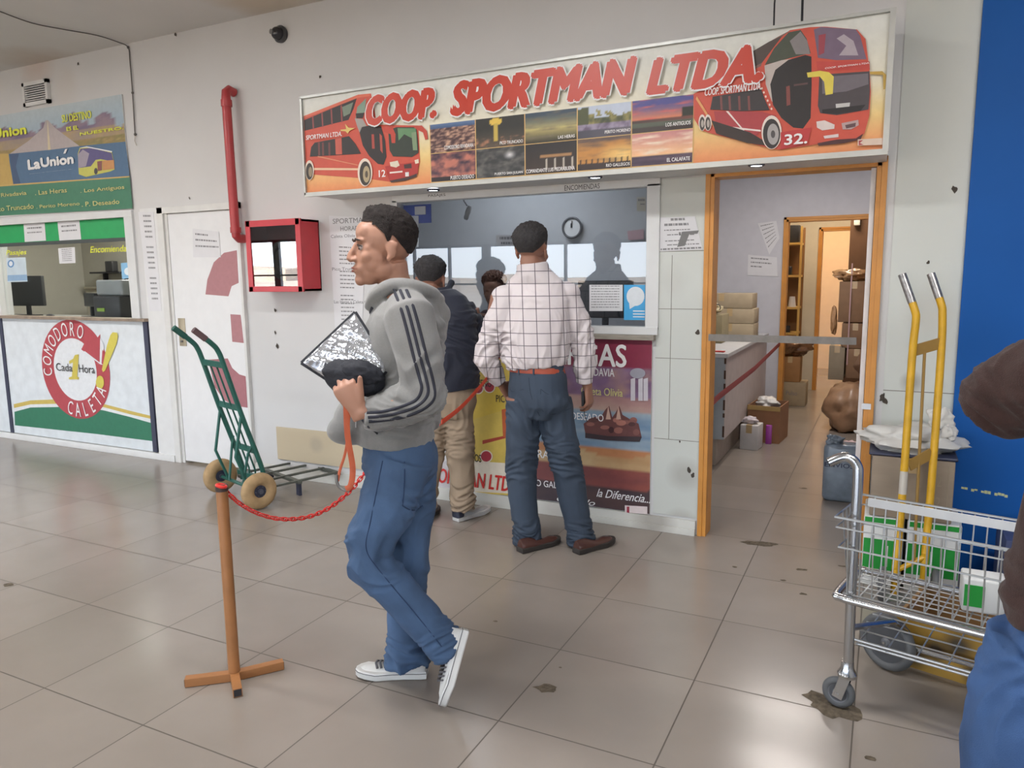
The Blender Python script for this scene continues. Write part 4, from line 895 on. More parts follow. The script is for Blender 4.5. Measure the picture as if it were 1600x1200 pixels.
monitor(WP(42, 450, .45).x, .45, 1.15, .42, .30, .2, 'large dark monitor at the left end of the left booth desk')
monitor(WP(135, 470, .4).x, .45, 1.06+.09, .30, .13, -.3, 'low dark screen in the middle of the left booth desk')
monitor(WP(163, 466, .4).x-.06, .60, 1.15, .26, .15, .2, 'dark screen beside the printer on the left booth desk')
pr = thing('printer', (WP(192, 480, .4).x, .4, 1.15), 'black and grey printer at the right end of the left booth desk', 'printer'); x = WP(192, 480, .4).x
MB().rbox((x-.16, .22, 1.15), (x+.2, .58, 1.36), .02).build('housing', mat('printer_black', (.05, .05, .055), rough=.4), pr); MB().rbox((x-.16, .26, 1.36), (x+.2, .58, 1.50), .02).build('lid', mat('printer_grey', (.32, .33, .34), rough=.4), pr)
MB().box((x-.1, .214, 1.22), (x+.0, .221, 1.25)).build('control_panel', M8('printer_lime', 150, 180, 80), pr, smooth=False)
ms = WP(78, 489, .3); tag(MB().ell((ms.x, .3, 1.165), (.05, .03, .018)).build('computer_mouse', MATS['printer_black']), 'black computer mouse on the left booth desk', 'mouse')
sheet([(75, 404), (93, 402), (95, 425), (77, 427)], 2.09, 'brown paper chart on the back wall of the left booth', m=M8('brown_chart', 150, 105, 75), seed=31, name='wall_chart', cat='chart')
sheet([(42, 400), (72, 400), (74, 435), (46, 436)], 2.09, 'dark board on the back wall of the left booth', m=mat('dark_board', (.05, .05, .055), rough=.5), seed=32, name='dark_board', cat='board')
shf = thing('wall_shelf', (WP(172, 425, 2.0).x, 2.0, WP(172, 425, 2.0).z), 'small dark shelf with a router on the back wall of the left booth', 'shelf'); q = WP(172, 426, 2.0)
MB().box((q.x-.25, 1.9, q.z-.01), (q.x+.3, 2.1, q.z+.01)).build('board', M_black, shf, smooth=False); MB().box((q.x-.2, 2.04, q.z-.12), (q.x-.18, 2.1, q.z)).box((q.x+.2, 2.04, q.z-.12), (q.x+.22, 2.1, q.z)).build('bracket', M_black, shf, smooth=False)
tag(MB().rbox((q.x-.02, 1.95, q.z+.011), (q.x+.12, 2.03, q.z+.14), .01).build('router', MATS['printer_black']), 'small dark device on the wall shelf of the left booth', 'device')

# ================================================================= WALL ITEMS
# red fire cabinet with mirror-like pane
fc = thing('fire_cabinet', (-2.85, 0, 1.40), 'red metal fire hose cabinet with glazed door on the wall beside the white door', 'fire cabinet')
fy = -.18; e0, e1 = WP(386, 347, fy), WP(478, 455, fy); fx0, fx1, fz0, fz1 = e0.x, WP(473, 400, fy).x, WP(430, 455, fy).z, WP(430, 344, fy).z
rdm = mat('fire_red', (.52, .035, .05), rough=.3, var=.05)
MB().box((fx0, fy, fz0), (fx0+.015, -.001, fz1)).box((fx1-.015, fy, fz0), (fx1, -.001, fz1)).box((fx0, fy, fz0), (fx1, -.001, fz0+.015)).box((fx0, fy, fz1-.015), (fx1, -.001, fz1)).box((fx0, -.01, fz0), (fx1, -.001, fz1)).build('casing', rdm, fc, smooth=False)
fd = MB().box((fx0-.004, fy-.018, fz0-.004), (fx0+.04, fy-.001, fz1+.004)).box((fx1-.04, fy-.018, fz0-.004), (fx1+.004, fy-.001, fz1+.004)).box((fx0, fy-.018, fz0-.004), (fx1, fy-.001, fz0+.034)).box((fx0, fy-.018, fz1-.04), (fx1, fy-.001, fz1+.004)).build('door', rdm, fc, smooth=False, bevel=.003)
MB().box((fx0+.04, -.002, fz0+.034), (fx1-.04, .002, fz1-.04), M=Matrix.Translation((0, fy-.010, (fz0+fz1)/2)) @ Matrix.Rotation(math.radians(.7), 4, 'X') @ Matrix.Translation((0, 0, -(fz0+fz1)/2))).build('glass', glass('cabinet_glass', 2.6, (.6, .6, .6)), fd, smooth=False)
MB().torus(((fx0+fx1)/2+.12, -.10, (fz0+fz1)/2+.15), (0, 1, 0), .055, .008).tube([((fx0+fx1)/2+.06, -.1, (fz0+fz1)/2+.15), ((fx0+fx1)/2+.18, -.1, (fz0+fz1)/2+.15)], .006, 8).tube([((fx0+fx1)/2+.12, -.1, (fz0+fz1)/2+.10), ((fx0+fx1)/2+.12, -.1, (fz0+fz1)/2+.2)], .006, 8).build('valve_wheel', rdm, fc)
MB().torus(((fx0+fx1)/2, -.09, (fz0+fz1)/2-.03), (0, 1, 0), .12, .025).torus(((fx0+fx1)/2, -.09, (fz0+fz1)/2-.03), (0, 1, 0), .07, .022).build('hose', mat('hose_cloth', (.35, .33, .28), rough=.8), fc)
# dome camera
dc = WP(437, 53, -.02); dm = thing('dome_camera', (dc.x, 0, dc.z), 'small black dome camera on the upper wall', 'camera')
MB().lathe([(.055, 0), (.058, .02), (.05, .03)], (dc.x, -.0, dc.z), (0, -1, 0)).build('base', MATS['printer_black'], dm); MB().ell((dc.x-.005, -.035, dc.z), (.044, .044, .044)).build('dome', mat('dark_dome', (.03, .03, .035), rough=.12), dm)
MB().lathe([(.015, 0), (.017, .02), (.006, .022)], (dc.x-.015, -.066, dc.z+.002), (-.2, -1, 0)).build('lens', mat('lens_ring', (.15, .15, .16), rough=.3), dm)
# cable from the ceiling
pts = [FP(0, 18, CZ-.01), FP(50, 36, CZ-.012), FP(100, 46, CZ-.012), FP(150, 55, CZ-.015), FP(185, 66, CZ-.01)]
pts = [Vector(q) for q in pts]+[WP(200, 74, -.012), WP(203, 95, -.010), WP(207, 145, -.012), WP(211, 210, -.010)]
pts = [Vector((q.x, min(q.y, -.01), q.z)) for q in pts]
cb = thing('loose_cable', tuple(pts[-1]), 'thin dark cable running over the ceiling and hanging down the wall right of the banner', 'cable')
def smooth_path(P, n=6):
    out = []
    for i in range(len(P)-1):
        p0, p1, p2, p3 = P[max(i-1, 0)], P[i], P[i+1], P[min(i+2, len(P)-1)]
        for k in range(n):
            t = k/n; out.append(.5*((2*p1)+(-p0+p2)*t+(2*p0-5*p1+4*p2-p3)*t*t+(-p0+3*p1-3*p2+p3)*t**3))
    return out+[P[-1]]
MB().tube(smooth_path(pts), .0042, 6).build('cord', mat('cable_grey', (.10, .09, .085), rough=.6), cb)
MB().tube([pts[-1]+Vector((0, 0, 0)), pts[-1]+Vector((-.005, -.004, -.05)), pts[-1]+Vector((.012, -.004, -.085))], .003, 6).build('bare_end', mat('copper_grey', (.4, .36, .32), rough=.4), cb)
kk = MB()
for q in (pts[5], pts[7], pts[8]): kk.ell((q.x, q.y, q.z), (.011, .008, .011))
kk.build('cable_clip', MATS['cable_grey'], cb)
# cables above the sign
for (x, y0, y1, r, lab_) in ((1209, 0, 44, .004, 'thin dark cable hanging to the sign box top, left of its thicker neighbour'), (1253, 0, 37, .0055, 'thicker black cable hanging to the sign box top, right of the thin one')):
    a0, a1 = WP(x, y1, -.30), WP(x, y0, -.30)
    tag(MB().tube([(a0.x, -.30, a0.z+.0), (a0.x-.005, -.27, a0.z+.12), (a0.x-.01, -.15, 2.95), (a0.x-.01, -.03, 3.1), (a0.x-.01, -.012, CZ-.01)], r, 8).build('hanging_cable', M_black), lab_, 'cable')
# beige patch on the lower wall
ph = WP(433, 667), WP(535, 728)
bp_ = tag(MB().box((-2.985, -.012, .135), (-2.03, -.0005, .385)).build('patch_board', stain_mat('beige_board', (.52, .44, .31), [((-2.6, 0, .28), .06, (.35, .30, .24), .5)]), None, smooth=False, bevel=.002), 'beige rectangular board screwed low on the white wall behind the green hand truck', 'board')
# blue partition right
bl = thing('blue_partition', (2.5, 0, 0), 'tall deep blue panel at the right edge, with a pale tape mark', 'panel')
MB().box((1.425, -.03, 0), (4.6, -.001, 3.05)).build('board', M8('deep_blue', 14, 84, 160, rough=.6, var=.05, scale=2, spec=.25), bl, smooth=False)
tp = MB(); rnd = random.Random(3); q0 = WP(1502, 762, -.03); q1 = WP(1575, 775, -.03)
for k in range(14):
    t = k/14
    if k in (2, 5, 9): continue
    p = q0.lerp(q1, t); e = q0.lerp(q1, t+.065); h = .004+.004*rnd.random(); dz = .006*(rnd.random()-.5)
    tp.add([(p.x, -.0306, p.z-h+dz), (e.x, -.0306, e.z-h+dz), (e.x, -.0306, e.z+h+dz), (p.x, -.0306, p.z+h+dz)], [(0, 1, 2, 3)])
tp.build('tape_residue', M8('tape_cream', 200, 205, 150), bl, smooth=False)
# plastic strip, red strap at the doorway
stp = thing('barrier_tape', (.21, -.02, 1.15), 'greyish clear plastic tape stretched across the orange doorway at chest height', 'tape')
MB().box((.235, -.017, 1.128), (.98, -.0145, 1.166)).build('strip', mat('clear_tape', (.22, .205, .19), rough=.6, spec=.2, var=.15, scale=20), stp, smooth=False)
rs = tag(MB().tube([(.24, -.005, .755), (.22, .4, .752), (.19, 2.0, .74), (.165, IY-.03, .785)], [(.022, .0015)]*4, 8, hint=(0, 0, 1)).build('red_strap', mat('red_webbing', (.30, .05, .05), rough=.7, bump=.3, bscale=300)), 'dull red webbing strap running from the left orange jamb back into the corridor', 'strap')
# notices on corridor wall
sheet([(1184, 349), (1213, 345), (1218, 372), (1202, 398), (1185, 388)][:4], IY-.004, 'upper white sheet taped on the lavender corridor wall', seed=41, lines=[(.1, .8, 1-.14*k-.1, .03) for k in range(6)])
sheet([(1169, 398), (1214, 402), (1215, 432), (1168, 430)], IY-.004, 'lower white sheet taped on the lavender corridor wall', seed=42, lines=[(.1, .7, .85, .06), (.1, .8, .65, .06), (.1, .5, .45, .06)])
# ================================================================= GREEN HAND TRUCK
TRD = []
def dirbox(mb, p, q, w, h, up=(0, 0, 1)):
    "bar of w x h section from p to q"
    p, q = Vector(p), Vector(q); d = (q-p).normalized(); u = Vector(up); s = d.cross(u).normalized(); u = s.cross(d)
    mb.add([p-s*w/2-u*h/2, p+s*w/2-u*h/2, p+s*w/2+u*h/2, p-s*w/2+u*h/2, q-s*w/2-u*h/2, q+s*w/2-u*h/2, q+s*w/2+u*h/2, q-s*w/2+u*h/2], [(0,3,2,1),(4,5,6,7),(0,1,5,4),(1,2,6,5),(2,3,7,6),(3,0,4,7)])
    return mb
O = Vector((-2.78, -.62, 0)); ga = Vector((.95, -.31, 0)).normalized(); gn = Vector((-ga.y, ga.x, 0))
def G(u, v, w): return O+ga*u+gn*v+Vector((0, 0, w))
gt = thing('hand_truck', tuple(O), 'dark green two-wheeled hand truck with tan tyres standing by the white door', 'hand truck')
gm = mat('green_enamel', rgb8(38, 92, 82), rough=.4, var=.15, scale=20, bump=.1)
for sx in (1, -1):
    u = sx*.155
    path = [G(u, .12, .10), G(u, .118, .22), G(u, .0, .60), G(u, -.10, .95), G(u, -.13, 1.04), G(u, -.165, 1.09), G(u, -.265, 1.178)]
    MB().tube(smooth_path([Vector(p) for p in path], 5), .0165, 12).build('side_rail', gm, gt)
    MB().tube([G(u, -.205, 1.126), G(u, -.278, 1.189)], .020, 12).build('grip', mat('grip_green' if sx < 0 else 'grip_brown', rgb8(38, 88, 78) if sx < 0 else rgb8(98, 78, 80), rough=.7), gt)
    # rear strut from axle to rail
    MB().tube([G(sx*.15, .02, .12), G(sx*.15, -.06, .34), G(u, -.01, .60)], .010, 8).build('strut', gm, gt)
    MB().tube([G(sx*.10, .0, .13), G(sx*.12, .04, .34), G(sx*.15, .07, .42)], .009, 8).build('brace', gm, gt)
def railpt(w): return (.12-(w-.2)/(.95-.2)*.22) if w > .2 else .12
for w_ in (.95, .66, .36):
    MB().box((-.14, -.006, -.02), (.14, .006, .02), M=Matrix.Translation(G(0, railpt(w_), w_)) @ Matrix.Rotation(math.atan2(ga.y, ga.x), 4, 'Z')).build('cross_bar', gm, gt, smooth=False, bevel=.002)
for u in (-.045, .045):
    MB().tube([G(u, railpt(.95)-.004, .95), G(u, railpt(.2), .2), G(u, .12, .12)], .006, 8).build('centre_rod', gm, gt)
MB().tube([G(-.27, .02, .12), G(.27, .02, .12)], .012, 10).build('axle', gm, gt)
dirbox(MB(), G(-.2, .12, .15), G(.2, .12, .15), .03, .03).build('cross_bar', gm, gt, smooth=False)
tan = mat('tan_rubber', rgb8(168, 140, 102), rough=.8, var=.15, scale=20, bump=.2); rimm = mat('rim_navy', (.035, .04, .07), rough=.4)
for sx in (1, -1):
    c0 = G(sx*.285, .02, .122); wh = MB().torus(c0, ga, .078, .044, 36, 14, .8).build('wheel', tan, gt)
    MB().lathe([(.048, -.018), (.052, -.022), (.052, .022), (.048, .018)], c0, ga).build('rim', rimm, wh)
    hb_ = MB().lathe([(.018, -.03), (.02, 0), (.016, .034)], c0, ga, 16)
    for k in range(6):
        an = k*math.pi/3; d = (gn*math.cos(an)+Vector((0, 0, 1))*math.sin(an))*.033; hb_.lathe([(.004, .02), (.004, .028)], c0+d*1.0, ga*sx, 8)
    hb_.build('hub', mat('hub_steel', (.12, .13, .17), rough=.4, metal=.5), wh)
pm = mat('platform_steel', rgb8(88, 92, 86), rough=.5, var=.1)
zp = .10; V0, V1 = .15, .66
dirbox(MB(), G(-.3, V1, zp), G(.23, V1, zp), .032, .02).build('platform_bar', pm, gt, smooth=False)
dirbox(MB(), G(-.3, V0+.2, zp), G(.23, V0+.2, zp), .032, .02).build('platform_bar', pm, gt, smooth=False)
dirbox(MB(), G(-.26, V0, zp), G(.23, V0, zp), .032, .02).build('platform_bar', pm, gt, smooth=False)
for u in (-.29, -.14, .03, .21): dirbox(MB(), G(u, V0, zp+.008), G(u, V1, zp+.008), .02, .014).build('platform_bar', pm, gt, smooth=False)
for u in (-.20, .19): MB().box((-.022, -.01, 0), (.022, .01, zp-.01), M=Matrix.Translation(G(u, V0+.21, 0)) @ Matrix.Rotation(math.atan2(ga.y, ga.x), 4, 'Z')).build('foot', rimm, gt, smooth=False, bevel=.003)

# ================================================================= POST AND CHAIN
pw = mat('brown_paint_metal', rgb8(158, 108, 66), rough=.4, var=.12, scale=9, bump=.1)
PB = Vector((-1.02, -2.31, 0)); ps = thing('barrier_post', tuple(PB), 'brown metal barrier post on a crossed foot, holding a red plastic chain', 'barrier post')
MB().lathe([(.021, .035), (.021, .735), (.020, .742)], PB, (0, 0, 1), 20).build('pole', pw, ps)
MB().lathe([(.0215, .735), (.0225, .742), (.0225, .756), (.018, .760)], PB, (0, 0, 1), 16).build('cap', mat('dark_cap', (.06, .04, .035), rough=.5), ps)
MB().torus(PB+Vector((.012, -.012, .758)), (.2, .2, 1), .016, .006, 18, 8).build('hook_ring', mat('chain_red', rgb8(214, 52, 46), rough=.35, var=.05), ps)
aL, aR, aF = FP(290, 1072), FP(443, 1044), FP(372, 1090)
for nm, q in (('foot_bar', aL), ('foot_bar', aR), ('foot_bar', aF), ('foot_bar', PB*2-aF)):
    q = Vector((q.x, q.y, 0)); o = dirbox(MB(), PB+Vector((0, 0, .018)), q+Vector((0, 0, .018)), .032, .032).build(nm, pw, ps, smooth=False, bevel=.002)
    d = (q-PB).normalized(); dirbox(MB(), q+Vector((0, 0, .018))-d*.001, q+Vector((0, 0, .018))+d*.0012, .026, .026).build('end_cap', M_black, o, smooth=False)
# chain px path -> vertical plane through post and the men
CE = Vector((-.60, -1.20, 0))
dirc = (CE-PB).normalized(); ncv = Vector((-dirc.y, dirc.x, 0))
def CP(px, py): return VP(px, py, PB, ncv)
cpx = [(350, 764), (375, 787), (405, 803), (440, 811), (480, 808), (515, 793), (548, 766), (575, 735), (615, 705), (655, 680), (690, 660)]
cpath = smooth_path([CP(*q) for q in cpx], 30)
L = 0; acc = [0]
for i in range(1, len(cpath)): L += (cpath[i]-cpath[i-1]).length; acc.append(L)
def at_len(s):
    for i in range(1, len(acc)):
        if acc[i] >= s: t = (s-acc[i-1])/(acc[i]-acc[i-1]+1e-9); return cpath[i-1].lerp(cpath[i], t), (cpath[i]-cpath[i-1]).normalized()
    return cpath[-1], (cpath[-1]-cpath[-2]).normalized()
ch = thing('barrier_chain', tuple(cpath[0]), 'red plastic link chain hanging from the brown barrier post', 'chain')
step = .0185; n = int(L/step); link_me = None
lm_ = MB(); pts = []
for k in range(16):
    an = 2*math.pi*k/16; pts.append(Vector((math.cos(an)*.0095+(.005 if math.cos(an) > 0 else -.005), math.sin(an)*.0075, 0)))
lm_.tube(pts, .0026, 6, closed=True); l0 = lm_.build('link', MATS['chain_red'], ch); link_me = l0.data; bpy.data.objects.remove(l0)
links = []
for i in range(min(n, 100)):
    p, d = at_len((i+.5)*step*max(1, n/100)); s = Vector((0, 0, 1)).cross(d).normalized(); u = d.cross(s)
    an = math.radians(45 if i % 2 else -45); y = s*math.cos(an)+u*math.sin(an); z = d.cross(y)
    M = Matrix((d, y, z)).transposed().to_4x4(); M.translation = p
    o = link('link', link_me, ch); o.matrix_basis = M; 
CHN = at_len(L)[0]

# ================================================================= BASKET CART
ct = thing('basket_cart', (1.055, -1.541, 0), 'chrome wire basket cart on swivel casters in front of the cardboard boxes', 'cart')
chrome = mat('chrome', (.55, .56, .57), rough=.22, metal=1, var=.04); wire = mat('zinc_wire', (.50, .51, .51), rough=.35, metal=.85)
cu_ = Vector((.972, -.236, 0)); cv_ = Vector((.236, .972, 0)); CO = Vector((1.04, -1.54, 0))
def K(u, v, w): return CO+cu_*u+cv_*v+Vector((0, 0, w))
LEN = .78; W_ = .24
# uprights
MB().tube(smooth_path([K(0.015, 0, .17), K(0.01, 0, .5), K(.012, 0, .80), K(.004, .0, .868), K(-.03, -.01, .890), K(-.075, -.03, .868)], 6), .0165, 14).build('handle_post', chrome, ct)
e = K(-.075, -.03, .868); d = (K(-.075, -.03, .868)-K(-.05, -.018, .882)).normalized(); MB().lathe([(.0125, 0), (.0125, .0025)], e, d, 14).build('open_end', M_black, ct)
MB().tube([K(LEN, 0, .17), K(LEN, 0, .88)], .0165, 14).build('handle_post', chrome, ct)
# big base rail loop
MB().tube(smooth_path([K(.0, -.035, .41), K(LEN*.5, -.035, .41), K(LEN, -.035, .41), K(LEN+.04, 0, .41), K(LEN+.04, W_, .41), K(LEN, W_+.03, .41), K(0, W_+.03, .41), K(-.035, W_, .41), K(-.035, 0, .41), K(-.02, -.028, .41)], 4), .013, 12, closed=True).build('base_rail', chrome, ct)
def wr(pts, r=.0026): return MB().tube(pts, r, 6).build('basket_wire', wire, ct)
bz0, bz1 = .42, .69
def bask(z, r):
    o = .012+.03*(z-bz0)/(bz1-bz0); return MB().tube([K(-o, -o, z), K(LEN+o, -o, z), K(LEN+o, W_+o, z), K(-o, W_+o, z)], r, 6, closed=True)
bask(bz1, .0045).build('basket_rim', wire, ct); bask(bz0+.0, .004).build('basket_rim', wire, ct); bask(.60, .003).build('basket_rim', wire, ct) if 0 else None
bask(.585, .0035).build('basket_rim', wire, ct); bask(.655, .003).build('basket_rim', wire, ct)
nu = 20
for i in range(nu+1):
    u = LEN*i/nu
    wr([K(u, W_+.04, bz1), K(u, W_+.012, bz0), K(u, -.012, bz0), K(u*1.0, -.042, bz1)])
for j in range(1, 6):
    v = W_*j/6; wr([K(-.042, v, bz1), K(-.012, v, bz0), K(LEN+.012, v, bz0), K(LEN+.042, v, bz1)])
# white grip band of the rim
MB().box((-.02, -.004, 0), (LEN+.02, .004, .03), M=Matrix.Translation(K(0, W_+.03, bz1-.036)) @ Matrix.Rotation(math.atan2(cu_.y, cu_.x), 4, 'Z')).build('white_band', mat('band_white', (.62, .64, .66), rough=.4), ct, smooth=False)
# lower shelf
for v in (.02, .10, .18, .26, .34): wr([K(.02, v, .255), K(LEN, v, .255)], .003)
MB().tube([K(.03, .0, .262), K(LEN, .0, .262)], .005, 8).build('shelf_rail', wire, ct); MB().tube([K(.03, .02, .24), K(LEN, .02, .24)], .005, 8).build('shelf_rail', wire, ct)
for i in range(9): wr([K(.04+i*.088, 0, .25), K(.04+i*.088, .36, .25)], .0026)
MB().tube([K(.015, 0, .30), K(.10, .2, .27), K(.12, .38, .16)], .011, 10).build('rear_strut', chrome, ct)
MB().tube([K(LEN, 0, .30), K(LEN-.1, .2, .27), K(LEN-.12, .38, .16)], .011, 10).build('rear_strut', chrome, ct)
MB().tube([K(.04, .37, .113), K(LEN-.05, .37, .113)], .009, 10).build('axle', chrome, ct)
gr = mat('caster_grey_rubber', (.10, .105, .11), rough=.6); hubm = mat('caster_hub', (.16, .165, .18), rough=.4)
def wheel(c, ax, R, nm='caster', par=ct, w=.016):
    o = MB().torus(c, ax, R-w*.9, w*.9, 32, 12).build(nm, gr, par); MB().lathe([(R-w*1.6, -.010), (R-w*1.4, -.012), (R-w*1.4, .012), (R-w*1.6, .010), (.02, .007), (.012, .018)], c, ax).lathe([(R-w*1.6, -.010), (.02, -.007), (.012, -.018)], c, ax).build('hub', hubm, o)
    MB().lathe([(.006, -.024), (.006, .024)], c, ax, 10).build('bolt', chrome, o); return o
for u in (0.0, LEN):
    c0 = K(u-.012, -.0, .056); o = wheel(c0, cv_, .055)
    for sv in (1, -1): dirbox(MB(), c0+cv_*.021*sv-Vector((0, 0, .012)), K(u+.012, 0, .128)+cv_*.021*sv, .0035, .034, up=cu_).build('fork', chrome, o, smooth=False)
    MB().lathe([(.03, 0), (.032, .012), (.022, .03), (.02, .055)], K(u+.012, 0, .122), (0, 0, 1)).build('swivel', chrome, o)
wheel(K(.05, .37, .1125), cu_.cross(Vector((0, 0, 1)))*-1+cu_*.35, .11, 'rear_wheel', w=.02); wheel(K(LEN-.05, .37, .1125), cv_, .11, 'rear_wheel', w=.02)

# ================================================================= CARTONS, CRATE, YELLOW TRUCK
card = mat('cardboard', rgb8(142, 128, 112), rough=.8, var=.06, scale=5, stretch=(1, 1, 6)); card2 = mat('cardboard_grey', rgb8(150, 138, 118), rough=.8, var=.08)
tape = mat('packing_tape', rgb8(190, 165, 125), rough=.25, var=.05)
def carton(x0, x1, y0, y1, z0, z1, lab, m=None, grp=None, name='cardboard_box', rz=0, tp=True):
    t = thing(name, ((x0+x1)/2, (y0+y1)/2, z0), lab, 'box', grp); cx_, cy_ = (x0+x1)/2, (y0+y1)/2; M = Matrix.Translation((cx_, cy_, 0)) @ Matrix.Rotation(rz, 4, 'Z') @ Matrix.Translation((-cx_, -cy_, 0))
    MB().rbox((x0, y0, z0), (x1, y1, z1), .006, 2, M=M).build('carton', m or card, t)
    if tp: MB().box((cx_-.025, y0-.0008, z1-.07), (cx_+.025, y0+.0, z1), M=M).box((cx_-.025, y0-.0008, z1), (cx_+.025, y1, z1+.0008), M=M).build('tape', tape, t, smooth=False)
    return t
white_ctn = mat('carton_white', (.62, .63, .62), rough=.5, var=.03); green_p = M8('carton_green', 26, 140, 50, rough=.5)
def gbox(x0, x1, y0, z1, lab):
    t = carton(x0, x1, y0, y0+.3, 0, z1, lab, white_ctn, None, tp=False)
    MB().box((x0+.004, y0-.0012, z1*.25), (x1-.004, y0-.0002, z1*.68)).build('green_print', green_p, t, smooth=False); MB().box((x0+.004, y0-.0012, z1-.03), (x1-.004, y0-.0002, z1-.006)).build('green_stripe', green_p, t, smooth=False)
    MB().box((x0+.10, y0-.002, z1*.30), (x0+.11, y0-.0012, z1*.6)).build('printed_mark', white_ctn, t, smooth=False)
    return t
gbox(1.065, 1.235, -.36, .345, 'white carton with bright green print on the floor under the brown box'); gbox(1.25, 1.47, -.36, .345, 'second white and green carton, right of the first, behind the yellow hand truck')
bb = carton(1.085, 1.425, -.36, -.06, .347, .640, 'brown cardboard box on the green cartons, under the white bag')
MB().box((1.40, -.3612, .36), (1.403, -.36, .62)).build('fold_line', card2, bb, smooth=False)
text('2', 1.355, .52, 1.375, .57, -.3612, card2, bb, bold=.0); text('2', 1.355, .42, 1.375, .47, -.3612, card2, bb)
bag_m = mat('white_plastic_bag', (.60, .59, .56), rough=.4, var=.06, bump=.3, bscale=14)
def lump(name, c, r, m, par, seed=1, amp=.25, nu=40, nv=24, M=None, flat=None, fr=3.0):
    mb = MB().ell((0, 0, 0), (1, 1, 1), None, nu, nv); vs = []
    for v in mb.v:
        v = Vector(v); q = 1+amp*noise.fractal(v*fr*.5+Vector((seed*3.1, 0, 0)), 1, 2, 3); v = Vector((v.x*r[0]*q, v.y*r[1]*q, v.z*r[2]*q))
        if M is not None: v = M.to_3x3() @ v
        v += Vector(c)
        if flat is not None: v.z = max(v.z, flat)
        vs.append(tuple(v))
    mb.v = vs; return mb.build(name, m, par, angle=80)
wbg = thing('plastic_sack', (1.25, -.21, .66), 'white crumpled plastic sack lying on the brown cardboard box', 'sack')
lump('sack_body', (1.245, -.21, .70), (.205, .15, .065), bag_m, wbg, 4, .5, flat=.655); lump('knot', (1.40, -.22, .745), (.035, .03, .035), bag_m, wbg, 6, .4); lump('sack_flap', (1.36, -.18, .80), (.05, .03, .06), bag_m, wbg, 8, .5)
MB().rbox((1.07, -.362, .641), (1.435, -.06, .655), .006).build('dark_base', mat('navy_plastic', (.03, .035, .07), rough=.4), wbg)
# yellow hand truck
yt = thing('hand_truck', (1.28, -.55, 0), 'yellow two-handled hand truck standing upright between the cart and the brown box', 'hand truck')
ym = mat('yellow_paint', rgb8(206, 160, 34), rough=.4, var=.12, scale=14, bump=.1); ybare = mat('bare_steel', (.35, .34, .34), rough=.35, metal=.8, var=.3, scale=60)
def Yp(px, py, w): return WP(px, py, w)
ypth = {}
for nm, pp_ in (('L', [(1410, 430, -.38), (1432, 492, -.42), (1425, 560, -.43), (1411, 760, -.49), (1398, 902, -.53)]), ('R', [(1455, 429, -.32), (1473, 482, -.36), (1470, 560, -.37), (1455, 760, -.43), (1444, 880, -.47)])):
    P = [Yp(*q) for q in pp_]; ypth[nm] = P; P2_ = [P[0], P[0].lerp(P[1], .85), P[1].lerp(P[2], .15)]+P[2:]
    MB().tube(smooth_path(P2_, 4), .0165, 14).build('side_rail', ym, yt); d = (P[1]-P[0]); MB().tube([P[0]-d*.02, P[0]+d*.7], .0175, 14).build('bare_handle', ybare, yt)
P, Q = ypth['L'], ypth['R']
MB().tube([P[2].lerp(P[3], .88), P[2].lerp(P[3], 1.06)], .0172, 14).build('tape_wrap', mat('tape_clear', (.5, .47, .42), rough=.2), yt)
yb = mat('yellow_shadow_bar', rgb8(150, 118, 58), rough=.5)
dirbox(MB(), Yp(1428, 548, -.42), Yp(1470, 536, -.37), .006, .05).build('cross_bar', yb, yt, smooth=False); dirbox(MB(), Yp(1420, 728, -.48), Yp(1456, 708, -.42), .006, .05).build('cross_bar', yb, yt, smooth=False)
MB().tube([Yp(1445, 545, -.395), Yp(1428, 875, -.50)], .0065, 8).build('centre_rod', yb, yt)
eb, ec = P[-1], Q[-1]
MB().tube([eb+Vector((0, 0, .03)), ec+Vector((0, 0, .03))], .012, 10).build('cross_bar', ym, yt)
for q in (eb, ec): MB().tube([q+Vector((0, 0, .05)), Vector((q.x, q.y+.02, .035))], .014, 10).build('rail_foot', ym, yt)
MB().box((eb.x-.04, eb.y-.02, .002), (ec.x+.04, ec.y+.05, .012)).build('toe_plate', ybare, yt, smooth=False)
for q, s in ((eb, -1), (ec, 1)): wheel(Vector((q.x+s*.05, q.y-.0, .082)), Vector((1, 0, 0)), .08, 'wheel', yt, .018)
# crate below the cart
cr = thing('wooden_crate', (1.36, -.95, 0), 'yellowish plywood crate with black stains on the floor behind the cart', 'crate')
cw = mat('crate_ply', rgb8(128, 98, 62), rough=.7, var=.1, scale=6)
Mcr = Matrix.Translation((1.205, -1.115, 0)) @ Matrix.Rotation(math.radians(-17), 4, 'Z')
cs = stain_mat('crate_stained', rgb8(160, 124, 48), [(tuple(Mcr @ Vector((.07+.07*k, 0, .05+.045*(k % 3)))), .055, (.03, .025, .02), .9) for k in range(5)], .7)
MB().box((0, 0, 0), (.34, .012, .19), M=Mcr).build('front_board', cs, cr, smooth=False); MB().box((0, .012, 0), (.012, .40, .2), M=Mcr).build('side_board', cw, cr, smooth=False); MB().box((.328, .012, 0), (.34, .40, .2), M=Mcr).build('side_board', cw, cr, smooth=False); MB().box((0, .40, 0), (.34, .412, .2), M=Mcr).build('back_board', cw, cr, smooth=False); MB().box((.012, .012, .002), (.328, .4, .012), M=Mcr).build('bottom_board', cw, cr, smooth=False)
